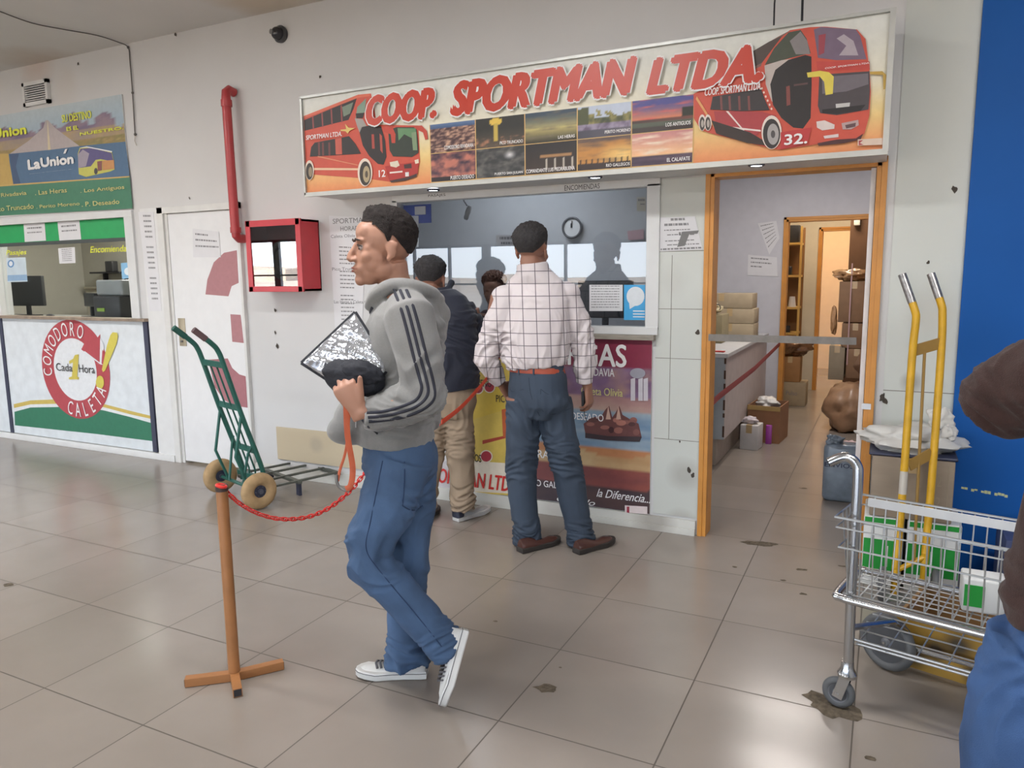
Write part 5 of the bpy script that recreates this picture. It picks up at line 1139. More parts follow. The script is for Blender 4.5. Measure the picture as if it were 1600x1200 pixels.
# contents of cart
ctb = thing('parcel', tuple(K(.30, .12, .43)), 'small white and green parcel inside the wire basket', 'parcel')
MB().rbox((-.06, -.05, 0), (.06, .05, .11), .008, M=Matrix.Translation(K(.37, .12, .43))).build('carton', white_ctn, ctb); MB().box((-.055, -.052, .02), (.0, -.05, .09), M=Matrix.Translation(K(.37, .12, .43))).build('green_print', green_p, ctb, smooth=False)
lb2 = tag(lump('clear_bag', K(.58, .12, .485), (.12, .09, .055), mat('grey_film', (.28, .30, .34), rough=.2, var=.4, scale=20), None, 12, .5), 'dark grey film bag bundled at the right of the wire basket', 'bag')
nb = carton(1.62, 1.95, -.50, -.2, 0, .35, 'navy and grey carton on the floor in front of the blue panel', mat('navy_carton', (.035, .05, .13), rough=.6), None)

# ================================================================= CORRIDOR CONTENTS
pnk = mat('counter_face', (.50, .44, .42), rough=.5); gy = mat('counter_end_grey', (.36, .39, .41), rough=.5)
kc = thing('service_counter', (-.35, 2.7, 0), 'pale service counter with chipped edge along the left of the corridor', 'counter')
MB().box((-.8, 1.62, .22), (.035, 3.81, .86)).build('front_panel', pnk, kc, smooth=False); MB().box((-.8, 1.612, .22), (.030, 1.62, .86)).build('end_panel', gy, kc, smooth=False)
MB().box((-.8, 1.60, .86), (.05, 3.81, .89)).build('worktop', mat('counter_white_top', (.55, .55, .55), rough=.4), kc, smooth=False, bevel=.003); MB().box((-.75, 1.66, 0), (-.03, 3.81, .22)).build('plinth', mat('plinth_beige', (.38, .32, .27), rough=.7), kc, smooth=False)
cpd = MB(); rnd = random.Random(2); z = .24
while z < .85: h = .03+.06*rnd.random(); cpd.box((.022, 1.609, z), (.037, 1.6125, min(.855, z+h))); z += h+.02+.05*rnd.random()
cpd.build('chipped_edge', mat('chip_brown', (.09, .05, .035), rough=.9), kc, smooth=False)
tag(MB().rbox((-.60, 1.615+.05, .891), (-.18, 1.95, .905), .003).build('paper_stack', paper), 'flat stack of papers on the front of the corridor counter', 'papers')
tag(MB().box((-.10, 1.70, .891), (.0, 1.76, .898)).build('red_notebook', M8('notebook_red', 190, 50, 45)), 'small red notebook lying on the corridor counter', 'notebook')
ctn_m = mat('carton_greige', rgb8(168, 152, 126), rough=.8, var=.08)
for k, (x0, x1, z0, z1) in enumerate(((-.42, .02, .892, 1.03), (-.42, .02, 1.032, 1.17), (-.56, -.0, 1.172, 1.31))):
    carton(x0, x1, 3.0, 3.3, z0, z1, ('greige cardboard carton at the bottom of the stack on the corridor counter', 'greige cardboard carton in the middle of the stack on the corridor counter', 'long greige cardboard carton on top of the stack on the corridor counter')[k], ctn_m)
carton(-.52, -.16, 2.45, 2.75, .892, 1.14, 'olive cardboard carton in front of the stacked cartons on the counter', mat('carton_olive', rgb8(140, 128, 98), rough=.8))
sp_ = thing('shopping_bag', (-.3, 2.55, 1.15), 'small striped plastic bag on the olive carton', 'bag'); lump('bag_body', (-.33, 2.56, 1.19), (.14, .09, .05), mat('striped_bag', rgb8(190, 176, 140), rough=.4, var=.35, scale=30, stretch=(1, 1, 6)), sp_, 21, .4, flat=1.145)
MB().torus((-.22, 2.5, 1.20), (0, 1, 0), .03, .004).build('bag_handle', M_black, sp_)
# floor boxes left
carton(.05, .20, 2.30, 2.48, 0, .215, 'small white box on the corridor floor in front of the open brown box', mat('white_box', (.60, .58, .57), rough=.6), rz=-.1)
ob = thing('open_box', (.16, 2.75, 0), 'open brown cardboard box holding a white bag on the corridor floor', 'box'); M = Matrix.Translation((.20, 2.83, 0)) @ Matrix.Rotation(-.08, 4, 'Z')
for a_, b_ in (((-.14, -.19, 0), (.14, -.182, .33)), ((-.14, .182, 0), (.14, .19, .33)), ((-.14, -.182, 0), (-.132, .182, .33)), ((.132, -.182, 0), (.14, .182, .33)), ((-.132, -.182, 0), (.132, .182, .01))): MB().box(a_, b_, M=M).build('carton_side', mat('carton_brown', rgb8(150, 108, 78), rough=.8), ob, smooth=False)
MB().box((-.142, -.193, .29), (.142, -.190, .33), M=M).build('rim_tape', mat('rim_tan', rgb8(176, 146, 90), rough=.6), ob, smooth=False)
tag(lump('white_bag', (.19, 2.82, .33), (.10, .10, .055), bag_m, None, 31, .4, flat=.20), 'white plastic bag bulging from the open brown box', 'bag')
tag(lump('tissue_pack', (.12, 2.38, .245), (.06, .05, .03), M8('pale_pink_film', 200, 190, 195, rough=.3), None, 33, .5, flat=.217), 'crumpled pale film on the small white box', 'film')
tag(MB().rbox((.215, 2.59, .001), (.265, 2.62, .17), .006).build('purple_packet', M8('purple_packet', 170, 70, 170, rough=.3)), 'purple packet leaning on the open brown box', 'packet')
# grey package at the right of the doorway
gp = thing('grey_parcel', (.90, 1.0, 0), 'grey plastic-wrapped parcel with dark lettering on the floor inside the doorway', 'parcel')
gpm = mat('grey_plastic', rgb8(120, 132, 145), rough=.22, var=.25, scale=9, bump=.25, bscale=8)
MB().rbox((.79, 1.0, .0), (1.01, 1.16, .385), .035, 4).build('wrapping', gpm, gp); lump('knot', (.85, 1.06, .40), (.05, .04, .035), gpm, gp, 41, .6); text('ENVIOS', .80, .235, .975, .265, .9985, mat('ink_navy', (.02, .03, .07)), gp, bold=.02)
# right-hand pile
brn = mat('brown_wrap', rgb8(160, 126, 98), rough=.35, var=.15, scale=12, bump=.3, bscale=12)
tag(lump('wrapped_bundle', (.86, 3.55, .21), (.24, .28, .25), brn, None, 51, .25, flat=.001), 'large round brown wrapped bundle on the floor right of the corridor', 'bundle')
st2 = mat('brown_sack', rgb8(140, 110, 88), rough=.6, var=.2, bump=.2)
tag(lump('dark_sack', (1.12, 3.46, .68), (.24, .18, .2), st2, None, 53, .2), 'dark brown sack piled on the wrapped bundle', 'sack')
def pc(px0, px1, py0, py1, Y, d, lab, m=None, **k):
    a0, a1 = WP(px0, py0, Y), WP(px1, py1, Y); return carton(a0.x, a1.x, Y, Y+d, a1.z, a0.z, lab, m, **k)
p1_ = WP(1305, 585, 4.2)
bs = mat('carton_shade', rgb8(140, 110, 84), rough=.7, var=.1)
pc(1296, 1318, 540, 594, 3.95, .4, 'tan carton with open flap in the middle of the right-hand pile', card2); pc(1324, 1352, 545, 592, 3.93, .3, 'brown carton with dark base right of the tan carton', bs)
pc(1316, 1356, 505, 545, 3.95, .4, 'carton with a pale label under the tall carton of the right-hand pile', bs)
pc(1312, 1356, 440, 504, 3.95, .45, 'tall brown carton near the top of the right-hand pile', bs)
c0 = WP(1330, 430, 4.1); tag(lump('shiny_sack', c0, (.15, .16, .06), mat('clear_brown_film', rgb8(176, 140, 104), rough=.15, var=.3, scale=20), None, 55, .45), 'shiny film-wrapped packet on top of the right-hand pile', 'packet')
c0 = WP(1303, 500, 4.0); tag(lump('hanging_bag', c0, (.03, .05, .14), mat('tan_film', rgb8(190, 150, 110), rough=.2, var=.2), None, 57, .3), 'narrow tan plastic bag hanging on the left of the right-hand pile', 'bag')
c0 = WP(1325, 555, 3.9); tag(MB().box((c0.x-.012, 3.92, c0.z-.1), (c0.x+.0, 3.925, c0.z+.9)).build('fragile_tape', M8('pink_tape', 190, 160, 160)), 'pale pink tape strip running down the right-hand pile', 'tape')
# dark cabinet upper right in the store
a0 = WP(1330, 345, 5.5); dcab = tag(MB().box((a0.x, 5.4, .0), (1.45, 5.95, a0.z)).build('dark_cupboard', mat('cupboard_brown', rgb8(92, 66, 48), rough=.6)), 'tall dark brown cupboard at the back right of the storage room', 'cupboard')
tag(MB().rbox((WP(1334, 345, 5.3).x, 5.35, 2.02-.0), (WP(1344, 345, 5.3).x, 5.39, 2.16), .01).build('wall_device', white_trim), 'small white device high beside the dark cupboard', 'device')
# litter
tag(lump('crumpled_paper', (.92, 2.5, .05), (.08, .07, .05), M8('pinkish_paper', 205, 180, 185, rough=.7), None, 61, .5, flat=.001), 'crumpled pinkish paper on the floor below the brown bundle', 'paper')
tag(lump('red_wrapper', (.99, 2.7, .10), (.03, .03, .04), M8('wrapper_red', 190, 40, 50), None, 63, .4), 'small red wrapper beside the crumpled paper', 'wrapper')
# store shelf
SX = .20; SYs = 5.1
sh = thing('storage_shelf', (.0, SYs, 0), 'tall yellow-edged shelving unit at the left of the storage room', 'shelving')
shm = mat('shelf_yellow', rgb8(206, 168, 92), rough=.5); shb = mat('shelf_brown', rgb8(120, 84, 46), rough=.6)
for (x, y) in ((-.11, SYs), (SX, SYs), (-.11, SYs+.3), (SX, SYs+.3)): MB().box((x-.012, y-.012, 0), (x+.012, y+.012, 2.02)).build('upright', shm if y == SYs else shb, sh, smooth=False)
for z in (1.84, 1.47, 1.10, .80, .5, .1): MB().box((-.11, SYs-.008, z-.025), (SX, SYs+.3, z)).build('shelf_board', shm, sh, smooth=False)
MB().box((-.118, SYs+.312, .1), (SX, SYs+.318, 2.0)).build('back_sheet', shb, sh, smooth=False)
tag(MB().rbox((.04, SYs+.02, 1.84), (.17, SYs+.2, 2.04), .01).build('black_box', M_black), 'black box on the top board of the storage shelf', 'box'); tag(MB().rbox((-.02, SYs+.02, 1.84), (.03, SYs+.06, 2.0), .01).build('white_bottle', white_trim), 'white bottle beside the black box on the top shelf', 'bottle')
tag(MB().rbox((.0, SYs+.02, 1.47), (.10, SYs+.14, 1.57), .01).build('dark_tin', M_black), 'dark tin on the second board of the storage shelf', 'tin')
wc = thing('white_cup', (.12, SYs+.06, 1.10), 'white cup upside down on the third board of the storage shelf', 'cup'); MB().lathe([(.045, 0), (.03, .12), (.0, .121)], (.12, SYs+.06, 1.10), (0, 0, 1)).build('cup_body', paper, wc); wc['kind'] = 'thing'
tag(MB().rbox((.06, SYs+.02, .80), (.11, SYs+.07, .88), .01).build('dark_jar', M_black), 'small dark jar on the fourth board of the storage shelf', 'jar')
# boxes in front of shelf
x0 = WP(1222, 620, 4.9).x; fb = carton(x0, x0+.27, 4.72, 4.98, 0, .27, 'grey-white carton with faint lettering on the floor under the wrapped bundle', ctn_m, tp=False); text('Pulso', x0+.06, .12, x0+.18, .17, 4.719, M_grey, fb)
carton(x0-.02, x0+.2, 4.72, 4.95, .271, .56, 'brown carton between the shiny brown bundle and the lettered carton', mat('carton_ochre', rgb8(160, 118, 74), rough=.7))
tag(lump('shiny_bundle', (x0+.11, 4.8, .67), (.19, .14, .10), mat('dark_shiny_film', rgb8(120, 86, 60), rough=.12, var=.5, scale=18), None, 71, .5), 'dark shiny wrapped bundle on the cartons in front of the shelf', 'bundle')
# ================================================================= PEOPLE
def bake(mb, name, m, parent, voxel=.006, smooth=4, disp=None, keep=None, dens=None):
    "union of the overlapping shapes as one continuous surface, smoothed, then folded by disp(point, normal)"
    me = bpy.data.meshes.new(name); me.from_pydata(mb.v, [], mb.f)
    bm = bmesh.new(); bm.from_mesh(me); bmesh.ops.recalc_face_normals(bm, faces=bm.faces); bm.to_mesh(me); bm.free()
    tmp = bpy.data.objects.new('tmp', me); COL.objects.link(tmp)
    r = tmp.modifiers.new('r', 'REMESH'); r.mode = 'VOXEL'; r.voxel_size = voxel; r.use_smooth_shade = True
    if smooth: s = tmp.modifiers.new('s', 'SMOOTH'); s.iterations = smooth; s.factor = .5
    dg = bpy.context.evaluated_depsgraph_get(); out = bpy.data.meshes.new_from_object(tmp.evaluated_get(dg)); bpy.data.objects.remove(tmp)
    out.name = name
    if disp:
        n = len(out.vertices); co_ = np.empty(n*3, np.float32); out.vertices.foreach_get('co', co_); no = np.empty(n*3, np.float32); out.vertices.foreach_get('normal', no)
        co_ = co_.reshape(-1, 3); no = no.reshape(-1, 3); d = np.array([disp(Vector(map(float, p)), Vector(map(float, q))) for p, q in zip(co_, no)], np.float32)
        co_ = co_+no*d[:, None]; out.vertices.foreach_set('co', co_.ravel()); out.update()
    out.materials.clear(); out.materials.append(m)
    out.shade_smooth()
    return link(name, out, parent)
def folds(zones, base=.006, sc=(7, 7, 12)):
    "zones: (centre, radius, amplitude, (sx, sy, sz) frequencies)"
    Z = [(Vector(c), r, a, Vector(f)) for c, r, a, f in zones]
    def fn(p, n):
        d = base*noise.noise(Vector((p.x*sc[0], p.y*sc[1], p.z*sc[2])))
        for c, r, a, f in Z:
            q = (p-c).length/r
            if q < 1:
                w_ = noise.noise(c*3)*.4; v = 1-3.0*abs(noise.noise(Vector((p.x*f.x+w_*p.z*8, p.y*f.y, p.z*f.z+5*noise.noise(p*4))))); d += 1.25*a*(max(-.7, v)-.15)*(1-q*q)
        return d
    return fn
class Fig:
    "a figure in its own frame: f forward, l to its left, origin R on the floor"
    def __init__(s, R, f):
        s.R = Vector((R[0], R[1], 0)); s.f = Vector((f[0], f[1], 0)).normalized(); s.l = Vector((-s.f.y, s.f.x, 0))
        v = s.R-Vector((CAM.x, CAM.y, 0)); s.vn = v.normalized()
    def __call__(s, f, l, z): return s.R+s.f*f+s.l*l+Vector((0, 0, z))
    def J(s, px, py, lat=0):
        "pixel -> point on the figure's sagittal plane moved lat to its left"
        return VP(px, py, s.R+s.l*lat, s.l)
    def V(s, px, py, depth=0):
        "pixel -> point on the plane facing the camera through R, pushed away by depth"
        return VP(px, py, s.R+s.vn*depth, s.vn)
def head_shapes(mb, M, k=1.0, neck=True):
    def E(c, r, rot=None):
        MM = M.to_3x3() if rot is None else M.to_3x3() @ rot
        mb.ell(M @ Vector([q*k for q in c]), tuple(q*k for q in r), MM.to_4x4())
    E((0, -.014, .038), (.076, .096, .083)); E((0, .030, -.030), (.060, .060, .070)); E((0, .036, -.074), (.046, .050, .036)); E((0, .074, -.098), (.022, .018, .020)); E((0, .045, -.092), (.036, .036, .022))
    E((.040, .008, -.062), (.020, .036, .034)); E((-.040, .008, -.062), (.020, .036, .034)); E((0, .060, .052), (.050, .026, .036))
    for s in (1, -1):
        E((s*.034, .034, -.046), (.024, .034, .036))
        E((s*.026, .076, .027), (.024, .010, .008), Matrix.Rotation(-s*.25, 3, 'Z')); E((s*.039, .056, -.024), (.020, .022, .022), Matrix.Rotation(-s*.4, 3, 'Z'))
        E((s*.030, .057, .001), (.024, .020, .018)); E((s*.011, .098, -.034), (.009, .010, .007)); E((s*.022, .070, -.058), (.016, .016, .024))
    mb.tube([M @ Vector((0, q*k, z*k)) for q, z in ((.080, .020), (.092, .0), (.104, -.018), (.108, -.030), (.098, -.040))], [.010*k, .0095*k, .0105*k, .0115*k, .008*k], 12)
    E((0, .088, -.058), (.023, .011, .0065)); E((0, .086, -.070), (.021, .0115, .0075)); E((0, .070, -.064), (.030, .022, .026))
    for s in (1, -1):
        E((s*.078, -.012, -.004), (.007, .017, .028), Matrix.Rotation(s*.35, 3, 'Z') @ Matrix.Rotation(-.15, 3, 'X')); E((s*.082, -.018, .014), (.006, .017, .014), Matrix.Rotation(s*.4, 3, 'Z')); E((s*.078, -.004, -.030), (.007, .009, .011))
def face_parts(M, par, skin_lip, k=1.0, iris=(.05, .03, .02)):
    lip = mat('lip_tone', skin_lip, rough=.5)
    for s in (1, -1):
        e = MB().ell(M @ Vector((s*.030*k, .0705*k, .004*k)), (.0135*k, .0125*k, .0095*k), M.to_3x3().to_4x4()).build('eye', mat('eye_white', (.34, .29, .27), rough=.4), par)
        MB().ell(M @ Vector((s*.030*k, .081*k, .0035*k)), (.0068*k, .0028*k, .0068*k), M.to_3x3().to_4x4()).build('iris', mat('iris_dark', iris, rough=.15), e)
        MB().tube([M @ Vector(q) for q in ((s*.016*k, .0805*k, .0075*k), (s*.030*k, .0845*k, .0125*k), (s*.044*k, .0745*k, .0075*k))], [.0016*k, .0036*k, .0016*k], 8).build('eyelid', mat('lash_dark', (.05, .03, .025), rough=.6), e)
        MB().tube([M @ Vector(q) for q in ((s*.012*k, .090*k, .024*k), (s*.026*k, .0925*k, .0300*k), (s*.044*k, .080*k, .0265*k))], [(.0035*k, .002*k), (.0045*k, .0022*k), (.0015*k, .0015*k)], 8).build('eyebrow', mat('brow_dark', (.035, .022, .018), rough=.8), par)
    MB().tube([M @ Vector(q) for q in ((-.021*k, .087*k, -.064*k), (-.008*k, .0985*k, -.0600*k), (.008*k, .0985*k, -.0600*k), (.021*k, .087*k, -.064*k))], [.0015*k, (.0030*k, .0035*k), (.0030*k, .0035*k), .0015*k], 8).tube([M @ Vector(q) for q in ((-.019*k, .086*k, -.0665*k), (0, .0985*k, -.0705*k), (.019*k, .086*k, -.0665*k))], [.0015*k, (.004*k, .0035*k), .0015*k], 8).build('lips', lip, par)
def hair_cap(M, par, m, k=1.0, top=.020, side=.006, back=.010, quiff=0, amp=.004, low=.22, front=.062, seed=1):
    "thin cap over the skull: ring grid, thicker on top, with an open face"
    vs = []; fs = []; NU, NV = 132, 56
    outer = []; 
    for j in range(NV+1):
        for i in range(NU):
            a = 2*math.pi*i/NU; fx, fy = math.sin(a), math.cos(a)      # fy: forward
            # lowest elevation of hair for this azimuth
            if fy > .55: lo = .60 if abs(fx) < .75 else .45
            elif fy > .22: lo = .45-(.55-fy)*1.1
            elif fy > .06: lo = .087-min(1, (.22-fy)/.06)*.25
            elif fy > -.05: lo = -.163+min(1, (.06-fy)/.05)*.22
            else: lo = .06-.34*min(1, (-fy-.05)/.28)-low*min(1, max(0, -fy-.33)/.4)
            el = math.pi/2*(1-j/NV)+lo*(j/NV)
            d = Vector((fx*math.cos(el), fy*math.cos(el), math.sin(el)))
            t = side+(top-side)*max(0, d.z)**.8+(back if fy < -.3 else 0)*max(0, 1-abs(d.z)); t += quiff*max(0, d.y)*max(0, d.z)*1.6
            edge = min(1, (1-j/NV)*2.6)**1.3; t = t*edge+.0008
            t += amp*noise.fractal(d*9+Vector((seed, 0, 0)), 1, 2, 3)*edge
            r = Vector((.0775+t, .0975+t, .085+t)); p = Vector((d.x*r.x, d.y*r.y-.014, d.z*r.z+.038))
            if d.z < -.05: p.x *= 1-.10*(-d.z); 
            vs.append(M @ (p*k))
    for j in range(NV):
        for i in range(NU): q = (i+1) % NU; fs.append((j*NU+i, (j+1)*NU+i, (j+1)*NU+q, j*NU+q))
    mb = MB(); mb.add(vs, fs); return mb.build('hair', m, par, angle=180)
def hand(mb, W, d, n, thumb, curl=(.5, .6, .7, .75), k=1.0, spread=.06, tcurl=.4, tdir=None):
    "W wrist, d direction of the palm, n palm normal (towards the inside), thumb = side vector of the thumb"
    d = d.normalized(); n = (n-d*n.dot(d)).normalized(); t = thumb-d*thumb.dot(d)-n*thumb.dot(n); t.normalize(); W = Vector(W)
    mb.tube([W-d*.03*k, W, W+d*.03*k, W+d*.065*k, W+d*.092*k], [(.019*k, .027*k), (.018*k, .027*k), (.017*k, .034*k), (.015*k, .041*k), (.011*k, .040*k)], 16, hint=n)
    L = (.078, .086, .080, .063)
    for i in range(4):
        off = t*(.030-.0205*i)*k; b = W+d*(.088-(.006 if i in (0, 3) else 0)-(.006 if i == 3 else 0))*k+off; dd = (d+t*spread*(1.5-i)).normalized(); pts = [b-dd*.02*k, b]; rr = [.0095*k, .0098*k]; a = 0; p = b
        for sgm, fr in enumerate((.46, .30, .24)):
            a += curl[i]*(1.0, 1.15, .8)[sgm]; q = dd*math.cos(a)+n*math.sin(a); p = p+q*L[i]*fr*k; pts.append(p); rr.append((.0088, .0080, .0062)[sgm]*k)
        mb.tube(pts, rr, 10)
    td = (t*.8+d*.6+n*.35).normalized() if tdir is None else tdir.normalized(); b = W+d*.022*k+t*.024*k; p1_ = b+td*.036*k; td2 = (td*(1-tcurl)+d*tcurl).normalized(); p2_ = p1_+td2*.030*k; td3 = (td2+n*tcurl*.5).normalized(); p3_ = p2_+td3*.022*k
    mb.tube([W+d*.008*k+t*.008*k, b, p1_, p2_, p3_], [.013*k, .0145*k, .0115*k, .0100*k, .0075*k], 10)
def shoe_M(heel, toe, up):
    x = (Vector(toe)-Vector(heel)); Lh = x.length; x.normalize(); z = (Vector(up)-x*Vector(up).dot(x)).normalized(); y = z.cross(x); M = Matrix((x, y, z)).transposed().to_4x4(); M.translation = heel; return M, Lh
def sneaker(heel, toe, up, par, upper, sole, lace=None, high=.10, stripe=None, k=1.0):
    "heel and toe on the sole's underside"
    M, Lh = shoe_M(heel, toe, up); s_ = Lh/.285
    out = [(0.0, .030), (.03, .034), (.09, .034), (.15, .040), (.20, .047), (.245, .043), (.272, .028), (.285, .010)]
    def ring(z, ins=0, up_=0):
        pts = [(x*s_, -(w-ins)*k) for x, w in out]+[(x*s_, (w-ins)*k) for x, w in out[::-1]]; return [M @ Vector((x-(ins*.6 if x > .2 else -ins*.6 if x < .02 else 0), y, z+(.006 if x > .24*s_ else 0))) for x, y in pts]
    so = MB().rings([ring(0, .004), ring(.004), ring(.026), ring(.030, .003)]).build('sole', sole, par)
    mb = MB(); prof = [(.004, .026, .030, high), (.03, .031, .030, high*1.02), (.07, .033, .028, high*.95), (.11, .035, .026, high*.74), (.15, .038, .024, high*.56), (.20, .042, .022, .050), (.245, .038, .022, .044), (.270, .024, .022, .034)]
    rings = []
    for x, w, z0, z1 in prof:
        rings.append([M @ Vector((x*s_, w*k*math.cos(a)*(1 if math.sin(a) < .3 else 1-.42*max(0, math.sin(a)-.3)), z0+(z1-z0)*max(0, math.sin(a))-.004*(math.sin(a) < 0))) for a in [2*math.pi*q/20 for q in range(20)]])
    mb.rings(rings); u_ = mb.build('upper', upper, par, angle=80)
    MB().rings([[M @ Vector((x*s_, w*k*1.02*math.cos(a), z0-.002+(z1*1.04-z0)*max(0, math.sin(a)))) for a in [math.pi*q/14-.0 for q in range(15)]] for x, w, z0, z1 in ((.215, .043, .022, .040), (.245, .0395, .022, .040), (.272, .026, .022, .034), (.281, .012, .022, .030))], close=False, cap=False).build('toe_cap', sole, u_, angle=80)
    if stripe:
        for z in (.024,): MB().tube(ring(z, -.0008), .0012, 6, closed=True).build('sole_line', stripe, so)
    if lace:
        for q in range(5):
            x = (.138+.0155*q)*s_; zt = (.0575-.0008*q); w = .019
            MB().tube([M @ Vector((x-.006, -w-.008, zt-.010)), M @ Vector((x, -w*.5, zt+.003)), M @ Vector((x+.002, w*.5, zt+.003)), M @ Vector((x-.006, w+.008, zt-.010))], [(.0032, .0050)]*4, 8).build('lace', lace, u_)
    return M
skin = mat('skin', rgb8(170, 126, 105), rough=.5, var=.06, scale=8, bump=.05, bscale=200); skin_d = mat('skin_tan', rgb8(145, 104, 86), rough=.5, var=.06)
hair_b = mat('hair_black', (.022, .017, .016), rough=.75, var=.3, scale=60, bump=.6, bscale=240, spec=.25)

# ---------------- walking man
FM = Fig((-.44, -2.07), (-.862, -.507)); J = FM.J
wm = thing('person', tuple(FM.R), 'walking man in grey striped-sleeve hoodie and blue jeans carrying a silver packet', 'person')
hf = Vector((-.80, -.62, -.02)).normalized()
def head_matrix(c, fwd, up=(0, 0, 1), roll=0):
    y = Vector(fwd).normalized(); z = Vector(up); z = (z-y*z.dot(y)).normalized(); x = y.cross(z); M = Matrix((x, y, z)).transposed().to_4x4(); M.translation = c; return M
hc = J(598, 390); HM = head_matrix(hc, (-.68, -.73, .02), (0.02, 0, 1))
body = MB(); KH = 1.05
head_shapes(body, HM, KH)
nb_ = J(624, 458); body.tube([HM @ Vector((0, -.028, -.045)), HM @ Vector((0, -.036, -.10)), nb_, nb_+Vector((0, 0, -.06))], [.056, .055, .060, .075], 18)
shN, shF = J(640, 492, .165), J(628, 492, -.165)
chest = J(630, 545); waist = J(628, 640); hip = J(625, 705)
body.tube([J(628, 480), chest, waist, hip, hip+Vector((0, 0, -.06))], [(.09, .16), (.115, .155), (.10, .135), (.105, .15), (.08, .11)], 20, hint=FM.f)
elN, wrN = J(664, 618, .235), J(560, 646, .24)
elF, wrF = J(640, 615, -.22), J(585, 620, -.09)
body.tube([shN, elN], [.05, .042], 12).tube([elN, wrN], [.038, .022], 12).tube([shF, elF], [.05, .042], 12).tube([elF, wrF], [.042, .027], 12)
hipN, knN, anN = J(628, 712, .085), J(575, 868, .10), J(700, 1000, .095)
hipF, knF, anF = J(632, 712, -.085), J(632, 870, -.07), J(636, 1035, -.05)
body.tube([hipN, knN], [.085, .055], 14).tube([knN, anN], [.055, .038], 14).tube([hipF, knF], [.085, .055], 14).tube([knF, anF], [.055, .038], 14)
toeN = FP(700, 1110); heelN = J(733, 985, .10)
toeF = FP(557, 1056); heelF = FP(668, 1056)
body.tube([anN, anN.lerp(toeN, .35)], [.034, .018], 12).tube([anF, Vector((anF.x-.05*.86, anF.y-.025, .06))], [.034, .020], 12)
# near hand grips the dark bundle from below with the thumb up
hd = (J(541, 610, .245)-wrN).normalized()
hand(body, wrN+hd*.01, hd, FM.l*-1+Vector((0, 0, .1)), Vector((0, 0, 1))-FM.f*.3+FM.l*.3, curl=(.75, .8, .85, .9), k=1.0, tdir=Vector((0, 0, 1))-FM.f*.05+FM.l*.25, tcurl=.02)
hand(body, wrF, FM.f+FM.l*.3, FM.l, Vector((0, 0, 1)), curl=(.5, .55, .6, .6))
bodyo = bake(body, 'body', skin, wm, .0045, 6)
face_parts(HM, wm, rgb8(150, 90, 80), KH)
hair_cap(HM, wm, hair_b, KH, top=.017, side=.002, back=.001, quiff=.012, amp=.005, low=.34)
# stubble shade is left out; hoodie
hoodm = mat('hoodie_grey', rgb8(128, 128, 127), rough=.9, var=.04, scale=150, bump=.15, bscale=400, sheen=.3)
hm_ = MB()
hm_.tube([J(630, 468), J(630, 490), chest, J(630, 600), waist, J(614, 672), J(614, 690)], [(.085, .13), (.115, .195), (.142, .200), (.135, .180), (.138, .175), (.142, .178), (.125, .165)], 28, hint=FM.f)
hm_.tube([J(634, 482, .10), shN+Vector((0, 0, -.005)), J(655, 560, .215), elN, ], [.07, .085, .076, .066], 18).ell(elN, (.068, .068, .068)).tube([elN, J(620, 636, .215), J(584, 650, .235), J(570, 649, .24)], [.066, .060, .050, .044], 18)
hm_.tube([J(634, 482, -.10), shF, J(645, 560, -.205), elF], [.07, .085, .072, .062], 18).tube([elF, J(605, 622, -.17), J(590, 622, -.12)], [.062, .056, .046], 18)
hm_.ell(J(553, 668, .03), (.075, .11, .060)); hm_.ell(J(575, 650, .0), (.10, .14, .09))
# hood gathered round the neck
for k_, (pp, r) in enumerate((((598, 452, 0), .030), ((612, 448, .085), .032), ((640, 452, .10), .034), ((664, 462, .06), .036), ((670, 468, 0), .038), ((655, 458, -.07), .034), ((620, 450, -.09), .030))):
    pass
hp = [J(580, 482, .02), J(588, 462, .07), J(612, 446, .098), J(645, 447, .10), J(672, 458, .055), J(676, 462, -.01), J(655, 450, -.075), J(615, 448, -.09), J(588, 462, -.06), J(580, 482, -.02)]
hm_.tube(smooth_path(hp, 4), .024, 12).ell(J(664, 468, .01), (.055, .10, .035)).ell(J(676, 490, .01), (.04, .09, .05))
hm_.tube([J(640, 462, 0), J(668, 480, .0), J(684, 510, 0), J(686, 530, 0)], [(.03, .11), (.035, .115), (.03, .09), (.02, .05)], 16, hint=FM.f)
zone = [(elN, .20, .008, (9, 9, 30)), (J(600, 640, .2), .14, .008, (12, 12, 40)), (waist, .22, .010, (8, 8, 24)), (J(660, 540, .0), .2, .007, (10, 10, 14)), (chest, .25, .006, (7, 7, 12))]
hoodo = bake(hm_, 'hoodie', hoodm, wm, .0055, 6, folds(zone))
def bvh(o): 
    me = o.data; return BVHTree.FromPolygons([v.co[:] for v in me.vertices], [p.vertices[:] for p in me.polygons])
hb_v = bvh(hoodo)
def decal_ribbon(ppts, lat, width, name, m, par, tree, off=.0018, src=None):
    "strip lying on the surface, following a pixel path of the seen side"
    P = smooth_path([Vector((x, y, 0)) for x, y in ppts], 8); pts = []
    for q in P:
        d = ray(q.x, q.y).normalized(); h = tree.ray_cast(CAM, d)
        if h[0] is not None: pts.append((h[0], h[1]))
    if len(pts) < 3: return None
    for _ in range(5): pts = [pts[0]]+[((pts[i-1][0]+pts[i][0]*2+pts[i+1][0])/4, (pts[i-1][1]+pts[i][1]+pts[i+1][1]).normalized()) for i in range(1, len(pts)-1)]+[pts[-1]]
    rings = []
    for i, (p, n) in enumerate(pts):
        t = (pts[min(i+1, len(pts)-1)][0]-pts[max(i-1, 0)][0]).normalized(); s = t.cross(n).normalized()
        rings.append([p+s*width/2-n*.003, p+s*width/2+n*off*.6, p+n*off, p-s*width/2+n*off*.6, p-s*width/2-n*.003])
    mb = MB(); mb.rings(rings); return mb.build(name, m, par, angle=80)
